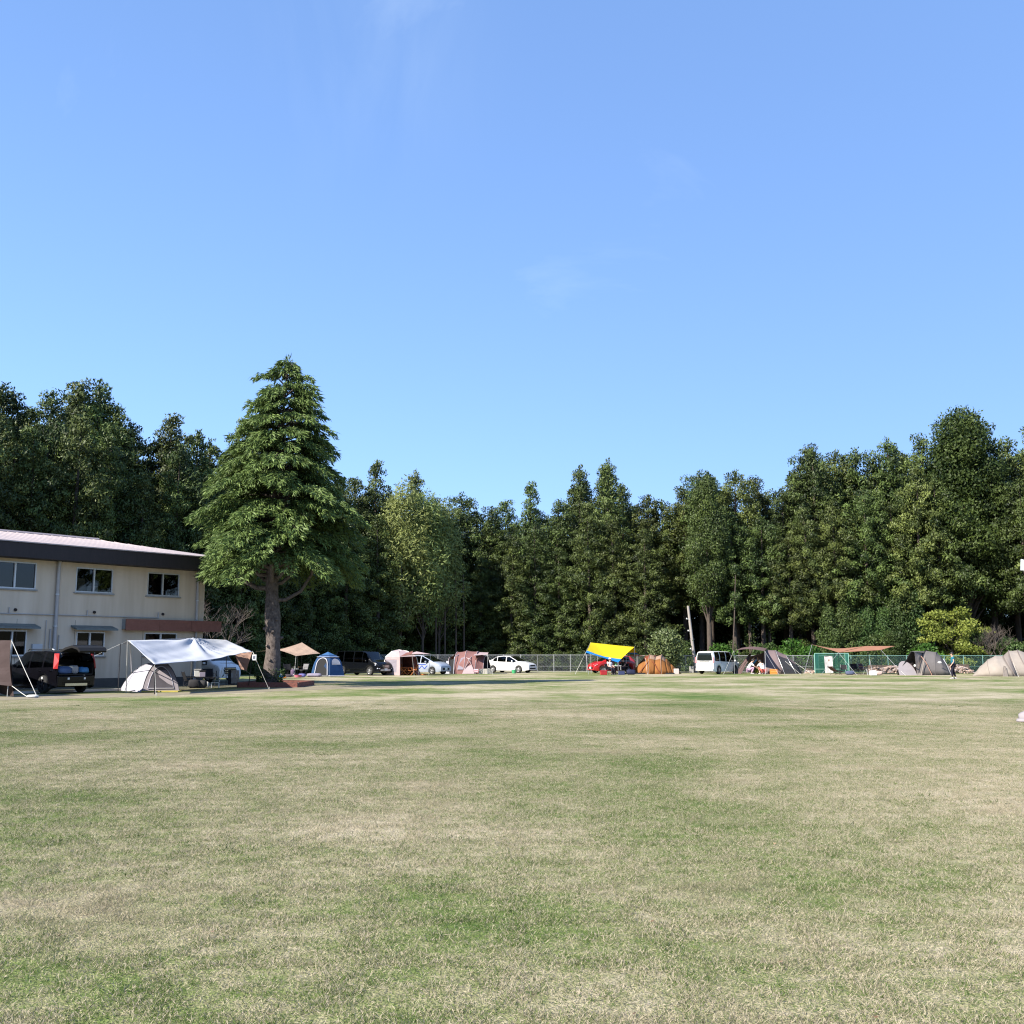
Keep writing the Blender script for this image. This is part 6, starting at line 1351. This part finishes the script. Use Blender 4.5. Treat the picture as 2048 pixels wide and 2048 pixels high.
# under the yellow tarp
camp_table(gz(1226, 1349.0), 0, 'white folding table under the yellow tarp', (1.3, .6, .68), M_white, M_white)
cooler(gz(1207, 1350), .2, 'red cool box with white corners under the yellow tarp', prd, prd, (.5, .35, .34)); cooler(gz(1243, 1349.8), -.1, 'dark navy cool box under the yellow tarp', mat('navy', (.02, .03, .10), .5), M_trim, (.5, .35, .34))
camp_chair(gz(1238, 1348.4), .3, 'black folding chair under the yellow tarp beside the orange tent'); bag(gz(1262, 1349.5), (.35, .22, .2), 'dark navy bag at the door of the orange tent', (.025, .03, .07), 41)
for i, (dx, col) in enumerate(((-.4, (.55, .42, .12)), (-.1, (.6, .58, .5)), (.25, (.12, .3, .12)))):
    b_ = MB().lathe([(.06, 0), (.07, .16), (.03, .22), (.03, .27)], (0, 0, 0), 10).build('bottle', mat('bottle_%d' % i, col, .3), smooth=40); b_.location = gz(1226, 1349.0)+Vector((dx, .1, .695)); tag(b_, ('amber', 'whitish', 'green')[i]+' bottle standing on the white table under the yellow tarp', 'bottle')
# under the wing tarp: chairs, low bench and a motorbike-like cart
lc = thing('lounge_chair', 'low reclining brown lounge chair before the green goal', 'chair', gz(1672, 1349), .4)
MB().grid([[(-.6+.3*k, y, (.62, .36, .24, .26, .22)[k]) for k in range(5)] for y in (-.26, 0, .26)]).build('sling', fabric('sling_brown', (.10, .055, .05), .05), lc, solid=.03)
for sy in (-1, 1): MB().tube([(-.62, sy*.28, .66), (.35, sy*.28, 0)], .02, 5).build('leg', M_poled, lc); MB().tube([(-.35, sy*.28, 0), (.62, sy*.28, .26)], .02, 5).build('leg', M_poled, lc)
camp_chair(gz(1688, 1349), -.3, 'black camp chair beside the goal post under the wing tarp', s=.9); camp_chair(gz(1712, 1348.8), .2, 'black camp chair with pale arms in the middle of the wing tarp'); camp_chair(gz(1728, 1348.6), .5, 'mauve-trimmed camp chair beside the firewood heap under the wing tarp', fabric('chair_mauve', (.10, .07, .09), .05), M_alu)
camp_table(gz(1719, 1349.2), 0, 'low black table between the camp chairs under the wing tarp', (1.1, .5, .35), M_trim, M_poled)
tp_ = thing('tripod', 'small silver tripod stand under the wing tarp', 'tripod', gz(1733, 1349.6))
for k in range(3): MB().tube([(0, 0, .55), (.28*math.cos(k*2.09+.5), .28*math.sin(k*2.09+.5), 0)], .016, 5).build('leg', M_alu, tp_)
MB().lathe([(.12, .50), (.14, .56), (.1, .60)], (0, 0, 0), 10).build('pan', M_poled, tp_)
cooler(gz(1746.5, 1351), .15, 'white cool box on the grass before the firewood heap', M_white, M_white, (.46, .32, .34)); bag(gz(1757, 1350.4), (.25, .2, .16), 'pale pink bundle beside the white cool box', (.55, .42, .38), 51, 'bundle', 'bundle')
bag(gz(1700, 1349.8), (.35, .2, .16), 'slate blue kit bag under the wing tarp near the goal', (.10, .12, .20), 52)

# ------------------------------------------------------------------ people
M_skin = mat('skin', (.55, .34, .25), .6); M_hair = mat('hair_black', (.012, .010, .010), .6)
def skin(name, pts, edges, m, parent, root=0, sub=1):
    me = bpy.data.meshes.new(name); me.from_pydata([p for p, r in pts], edges, []); o = bpy.data.objects.new(name, me); COL.objects.link(o)
    o.modifiers.new('skin', 'SKIN'); o.modifiers.new('sub', 'SUBSURF').levels = sub
    for i, (p, r) in enumerate(pts): me.skin_vertices[0].data[i].radius = (r, r); me.skin_vertices[0].data[i].use_root = (i == root)
    dg = bpy.context.evaluated_depsgraph_get(); ev = bpy.data.meshes.new_from_object(o.evaluated_get(dg)); ev.name = name
    bpy.data.objects.remove(o); bpy.data.meshes.remove(me); ev.shade_smooth(); ev.materials.clear(); ev.materials.append(m)
    return link(name, ev, None, parent)
def person(label, p, rz, J, shirt, trousers, shoes, s=1.0, sleeve=.55, short=False, hat=None, hairm=None, group=None):
    """J: joints in metres, x forward, y left. neck, chest, pelvis, head and for L/R shoulder, elbow, wrist, hip, knee, ankle"""
    t = thing('person', label, 'person', p, rz, group); t.scale = (s, s, s); V3 = Vector
    j = {k: V3(v) for k, v in J.items()}
    names = [('pelvis', .125), ('chest', .135), ('neck', .055), ('head', .088), ('shL', .060), ('elL', .040), ('wrL', .028), ('shR', .060), ('elR', .040), ('wrR', .028), ('hpL', .085), ('knL', .058), ('anL', .038), ('hpR', .085), ('knR', .058), ('anR', .038)]
    pts = [(j[n], r) for n, r in names]; ix = {n: i for i, (n, _) in enumerate(names)}
    up = (j['head']-j['neck']).normalized(); pts.append((j['head']+up*.10, .078))
    E = [('pelvis', 'chest'), ('chest', 'neck'), ('neck', 'head'), ('chest', 'shL'), ('shL', 'elL'), ('elL', 'wrL'), ('chest', 'shR'), ('shR', 'elR'), ('elR', 'wrR'), ('pelvis', 'hpL'), ('hpL', 'knL'), ('knL', 'anL'), ('pelvis', 'hpR'), ('hpR', 'knR'), ('knR', 'anR')]
    body = skin('body', pts, [(ix[a], ix[b]) for a, b in E]+[(ix['head'], len(names))], M_skin, t)
    # hands, nose and ears grow out of the same mesh
    bm = bmesh.new(); bm.from_mesh(body.data); ex = MB()
    for sd in 'LR':
        w = j['wr'+sd]; d = (w-j['el'+sd]).normalized(); sgn = 1 if sd == 'L' else -1
        side = d.cross(V3((0, 0, 1))); side = side.normalized() if side.length > .1 else V3((1, 0, 0)); nn = side.cross(d)
        ex.tube([w-d*.02, w+d*.04, w+d*.09], [.027, .036, .030], 8)
        for k, ln in enumerate((.070, .080, .074, .058)):
            b0 = w+d*.08+side*(k-1.5)*.018; ex.tube([b0, b0+d*ln*.5-nn*.004, b0+d*ln*.95-nn*.022], [.0085, .008, .006], 6)
        b0 = w+d*.03+side*.03; ex.tube([b0, b0+side*.025+d*.03, b0+side*.03+d*.06], [.011, .010, .007], 6)
    hd = j['head']; fw = V3(J.get('face', (1, 0, 0))).normalized(); lt = up.cross(fw).normalized()
    ex.tube([hd+fw*.075+up*.065, hd+fw*.105+up*.03, hd+fw*.085+up*.02], [.010, .016, .010], 6)
    for sg in (-1, 1): ex.tube([hd+lt*sg*.082+up*.06, hd+lt*sg*.095+up*.02], [.022, .012], 6)
    ex.tube([hd+fw*.05-up*.05, hd+fw*.062-up*.035, hd+fw*.06+up*.0], [.035, .045, .05], 8)
    me2 = ex.mesh('x', 60); bm.from_mesh(me2); bm.to_mesh(body.data); bm.free(); body.data.shade_smooth()
    for sg in (-1, 1): MB().lathe([(.0125, -.004), (.0125, .004)], hd+fw*.083+lt*sg*.032+up*.05, 8).build('eye', M_hair, t)
    MB().box(hd+fw*.098-up*.018, (.012, .045, .010), math.atan2(fw.y, fw.x)).build('mouth', mat('lips', (.40, .16, .14), .6), t)
    hb = MB(); lump(hb, hd+up*.085-fw*.018, (.100, .098, .085), 3, 9); hb.build('hair', hairm or M_hair, t, smooth=60)
    lump(MB(), hd+up*.04-fw*.05, (.072, .088, .09), 4, 8).build('hair', hairm or M_hair, t, smooth=60)
    if hat: MB().lathe([(.15, .10), (.15, .11), (.105, .125), (.095, .20), (.05, .215)], hd, 14).build('hat', hat, t, smooth=50)
    def cl(name, keys, radii, edges, m, ext=()):
        pp = [(j[k] if isinstance(k, str) else k, r) for k, r in zip(keys, radii)]; return skin(name, pp, edges, m, t)
    se = [lerp(j['sh'+q], j['el'+q], 1.0 if sleeve >= 1 else sleeve) for q in 'LR']
    low = lerp(j['pelvis'], j['chest'], -.12)
    cl('shirt', [low, 'chest', lerp(j['chest'], j['neck'], .62), 'shL', se[0], 'shR', se[1]], [.150, .160, .085, .078, .066, .078, .066], [(0, 1), (1, 2), (1, 3), (3, 4), (1, 5), (5, 6)], shirt)
    f = .45 if short else 1.0
    e = [lerp(j['kn'+q], j['an'+q], .92) if not short else lerp(j['hp'+q], j['kn'+q], .9) for q in 'LR']
    if short: cl('shorts', ['pelvis', 'hpL', e[0], 'hpR', e[1]], [.145, .108, .092, .108, .092], [(0, 1), (1, 2), (0, 3), (3, 4)], trousers)
    else: cl('trousers', ['pelvis', 'hpL', 'knL', e[0], 'hpR', 'knR', e[1]], [.145, .108, .080, .062, .108, .080, .062], [(0, 1), (1, 2), (2, 3), (0, 4), (4, 5), (5, 6)], trousers)
    for q in 'LR':
        a_ = j['an'+q]; ft = V3(J.get('toe'+q, (1, 0, 0))).normalized(); z0 = a_.z
        sh = MB().tube([a_-ft*.06+V3((0, 0, .035-z0)), a_+ft*.02+V3((0, 0, .045-z0)), a_+ft*.12+V3((0, 0, .036-z0)), a_+ft*.19+V3((0, 0, .028-z0))], [.040, .047, .042, .022], 8)
        sh.tube([a_+V3((0, 0, .05-z0)), a_+V3((0, 0, .02))], [.045, .042], 8); sh.build('shoe', shoes, t, smooth=60)
    return t
C_teal = fabric('cloth_teal', (.02, .16, .24), .05); C_navy = fabric('cloth_navy', (.018, .016, .030), .03); C_wht = fabric('cloth_off_white', (.78, .76, .78), .1, .03); C_pnk = fabric('cloth_pink', (.52, .34, .46), .1); C_red = fabric('cloth_red', (.52, .12, .10), .08); C_blue = fabric('cloth_sky_blue', (.06, .30, .62), .08); C_olv = fabric('cloth_olive_yellow', (.34, .36, .04), .08); M_shoe = mat('shoe_white', (.45, .43, .42), .7); M_shoed = mat('shoe_dark', (.05, .045, .045), .7)
walk = dict(pelvis=(0, 0, .93), chest=(.02, 0, 1.26), neck=(.03, 0, 1.47), head=(.05, 0, 1.57), shL=(.02, .18, 1.40), elL=(-.02, .23, 1.12), wrL=(.14, .22, .90), shR=(.02, -.18, 1.40), elR=(-.02, -.23, 1.12), wrR=(.10, -.22, .88), hpL=(0, .09, .88), knL=(.12, .09, .50), anL=(.08, .09, .085), hpR=(0, -.09, .88), knR=(.0, -.09, .49), anR=(-.13, -.09, .09))
P_ = G(1908, 1358)
person('person in teal T-shirt and dark trousers walking across the lawn', (P_.x, P_.y, .008), math.radians(165), walk, C_teal, C_navy, M_shoe)
crouch = dict(pelvis=(-.10, 0, .30), chest=(.06, 0, .60), neck=(.17, 0, .80), head=(.24, 0, .89), shL=(.12, .17, .73), elL=(.34, .22, .52), wrL=(.52, .12, .42), shR=(.12, -.17, .73), elR=(.34, -.22, .52), wrR=(.52, -.12, .42), hpL=(-.08, .10, .27), knL=(.30, .15, .46), anL=(.12, .13, .085), hpR=(-.08, -.10, .27), knR=(.30, -.15, .46), anR=(.12, -.13, .085))
stoop = dict(pelvis=(-.12, 0, .88), chest=(.10, 0, 1.13), neck=(.27, 0, 1.25), head=(.36, 0, 1.28), shL=(.17, .18, 1.20), elL=(.26, .34, 1.22), wrL=(.38, .22, 1.34), shR=(.17, -.18, 1.20), elR=(.26, -.34, 1.22), wrR=(.38, -.22, 1.34), hpL=(-.10, .09, .83), knL=(.06, .10, .46), anL=(-.02, .10, .085), hpR=(-.10, -.09, .83), knR=(.06, -.10, .46), anR=(-.02, -.10, .085), face=(.8, 0, -.5))
Yp = 84.9
person('person in white top and pink trousers crouching at the tent door', gr(1498, Yp, .006), math.radians(-8), crouch, C_wht, C_pnk, M_shoe, s=1.18, sleeve=.9)
person('person in blue top stooping with raised elbows inside the tent door', gr(1506, Yp+1.5, .006), math.radians(-70), stoop, C_blue, C_navy, M_shoed, s=.95)
person('child in olive-yellow clothes crouching between two campers at the tent', gr(1514, Yp+.4, .006), math.radians(-60), crouch, C_olv, C_olv, M_shoed, s=.80)
person('person in white top and red shorts crouching with back to the lawn', gr(1524, Yp-.2, .006), math.radians(115), crouch, C_wht, C_red, M_shoe, s=1.12, sleeve=.9, short=True)
sit = dict(pelvis=(0, 0, .50), chest=(-.03, 0, .82), neck=(.0, 0, 1.02), head=(.03, 0, 1.12), shL=(-.02, .17, .95), elL=(.06, .23, .68), wrL=(.30, .16, .62), shR=(-.02, -.17, .95), elR=(.06, -.23, .68), wrR=(.30, -.16, .62), hpL=(.04, .09, .48), knL=(.42, .11, .48), anL=(.42, .11, .085), hpR=(.04, -.09, .48), knR=(.42, -.11, .48), anR=(.42, -.11, .085))
def sitter(px, row, rz, label, shirt, trous, hat=None, s=1.0):
    p = gz(px, row); person(label, (p.x, p.y, .008), rz, sit, shirt, trous, M_shoed, s, hat=hat)
    c = camp_chair(p, rz+math.pi/2, 'dark camp chair under the '+label.split(' seated')[0]+' at the yellow tarp')
sitter(1220, 1349.6, math.radians(-60), 'person in white top and pale hat seated by the white table', C_wht, C_navy, mat('hat_cream', (.70, .58, .48), .8))
sitter(1233, 1348.6, math.radians(-120), 'person in olive top and straw hat seated by the white table', fabric('cloth_khaki', (.28, .27, .18), .05), fabric('cloth_brown', (.08, .05, .045), .05), mat('hat_straw', (.62, .44, .18), .8))
sitter(1247, 1348.2, math.radians(-140), 'person in black top seated at the shaded end of the yellow tarp', fabric('cloth_black', (.02, .02, .022), .03), C_navy)
# ------------------------------------------------------------------ dry leaves and weed tufts dotted in the lawn
n = 60; rg = np.random.default_rng(61); yy = 4.5+30*rg.random(n)**1.4; xx = rg.uniform(-.62, .62, n)*yy; an = rg.random(n)*6.283
o = link('fallen_leaves', leaf_mesh('fallen_leaves', np.stack([xx, yy, np.full(n, .028)], 1), np.stack([np.cos(an), np.sin(an), rg.normal(0, .25, n)], 1), rg.uniform(.02, .045, n), rg.uniform(.012, .024, n), rg.random(n), rg, leaf_mat('dry_leaf', (.14, .075, .04), (.34, .24, .15), trans=.1, objvar=0.0), bend=.1, normal=np.tile((0., 0., 1.), (n, 1))), None)
tag(o, 'scattered dry brown leaves lying on the lawn', 'leaves', kind='stuff')
cs = np.stack([rg.uniform(-.6, .6, 46), 5.5+28*rg.random(46)], 1); cs[:, 0] *= cs[:, 1]; pk2 = np.repeat(np.arange(46), 70); n = len(pk2)
pos = np.concatenate([cs[pk2]+rg.normal(0, 1, (n, 2))*(.05+.08*rg.random(46))[pk2][:, None]*np.array([1.5, 1.0]), np.full((n, 1), .008)], 1); an = rg.random(n)*6.283; tl = rg.uniform(.3, 1.4, n)
o = link('weed_tufts', leaf_mesh('weed_tufts', pos, np.stack([np.cos(an)*np.sin(tl), np.sin(an)*np.sin(tl), np.cos(tl)], 1), rg.uniform(.02, .05, n), rg.uniform(.003, .008, n), rg.random(n), rg, leaf_mat('weed_leaf', (.03, .065, .014), (.10, .15, .03), trans=.2, objvar=0.0), bend=.12), None)
tag(o, 'small dark green weed tufts dotted over the lawn', 'weeds', kind='stuff')

# ------------------------------------------------------------------ near grass: real blades, one patch repeated over the lawn
def grass_patch(n=8500, size=1.0):
    rg = np.random.default_rng(77); xy = rg.uniform(-size/2, size/2, (n, 2))
    cl = rg.uniform(-size/2, size/2, (60, 2)); pick = rg.integers(0, 60, n); mixm = rg.random(n) < .35
    xy[mixm] = cl[pick[mixm]]+rg.normal(0, .035, (mixm.sum(), 2))
    L = rg.uniform(.014, .040, n); a = rg.random(n)*6.283; tilt = rg.uniform(.5, 1.55, n); w = rg.uniform(.0018, .0036, n)
    d = np.stack([np.cos(a)*np.sin(tilt), np.sin(a)*np.sin(tilt), np.cos(tilt)], 1)
    base = np.stack([xy[:, 0], xy[:, 1], np.zeros(n)], 1)
    return leaf_mesh('grass', base, d, L, w, rg.random(n), rg, M_blade, bend=.1)
gp = grass_patch()
go = link('grass', gp, None); tag(go, 'short mown lawn grass, part straw and part green, over the open field', 'grass', kind='stuff')
go.location = (0, 0, .005)
ng = bpy.data.node_groups.new('spread_grass', 'GeometryNodeTree')
ng.interface.new_socket('Geometry', in_out='INPUT', socket_type='NodeSocketGeometry'); ng.interface.new_socket('Geometry', in_out='OUTPUT', socket_type='NodeSocketGeometry')
N = ng.nodes; Lk = ng.links
gi = N.new('NodeGroupInput'); go_ = N.new('NodeGroupOutput')
mg = N.new('GeometryNodeMeshGrid'); mg.inputs['Size X'].default_value = 48; mg.inputs['Size Y'].default_value = 33; mg.inputs['Vertices X'].default_value = 58; mg.inputs['Vertices Y'].default_value = 40
tg = N.new('GeometryNodeTransform'); tg.inputs['Translation'].default_value = (0, 19.0, 0)
ip = N.new('GeometryNodeInstanceOnPoints')
rv = N.new('FunctionNodeRandomValue'); rv.data_type = 'FLOAT_VECTOR'; rv.inputs[0].default_value = (0, 0, 0); rv.inputs[1].default_value = (0, 0, 6.283)
ps = N.new('GeometryNodeInputPosition'); sx = N.new('ShaderNodeSeparateXYZ'); mr = N.new('ShaderNodeMapRange')
mr.inputs[1].default_value = 12; mr.inputs[2].default_value = 35; mr.inputs[3].default_value = 1.0; mr.inputs[4].default_value = 0.12
cx = N.new('ShaderNodeCombineXYZ'); cx.inputs[0].default_value = 1; cx.inputs[1].default_value = 1
Lk.new(mg.outputs['Mesh'], tg.inputs['Geometry']); Lk.new(tg.outputs[0], ip.inputs['Points']); Lk.new(gi.outputs[0], ip.inputs['Instance'])
Lk.new(rv.outputs[0], ip.inputs['Rotation']); Lk.new(ps.outputs[0], sx.inputs[0]); Lk.new(sx.outputs['Y'], mr.inputs[0]); Lk.new(mr.outputs[0], cx.inputs['Z']); Lk.new(cx.outputs[0], ip.inputs['Scale'])
Lk.new(ip.outputs[0], go_.inputs[0])
md = go.modifiers.new('spread', 'NODES'); md.node_group = ng
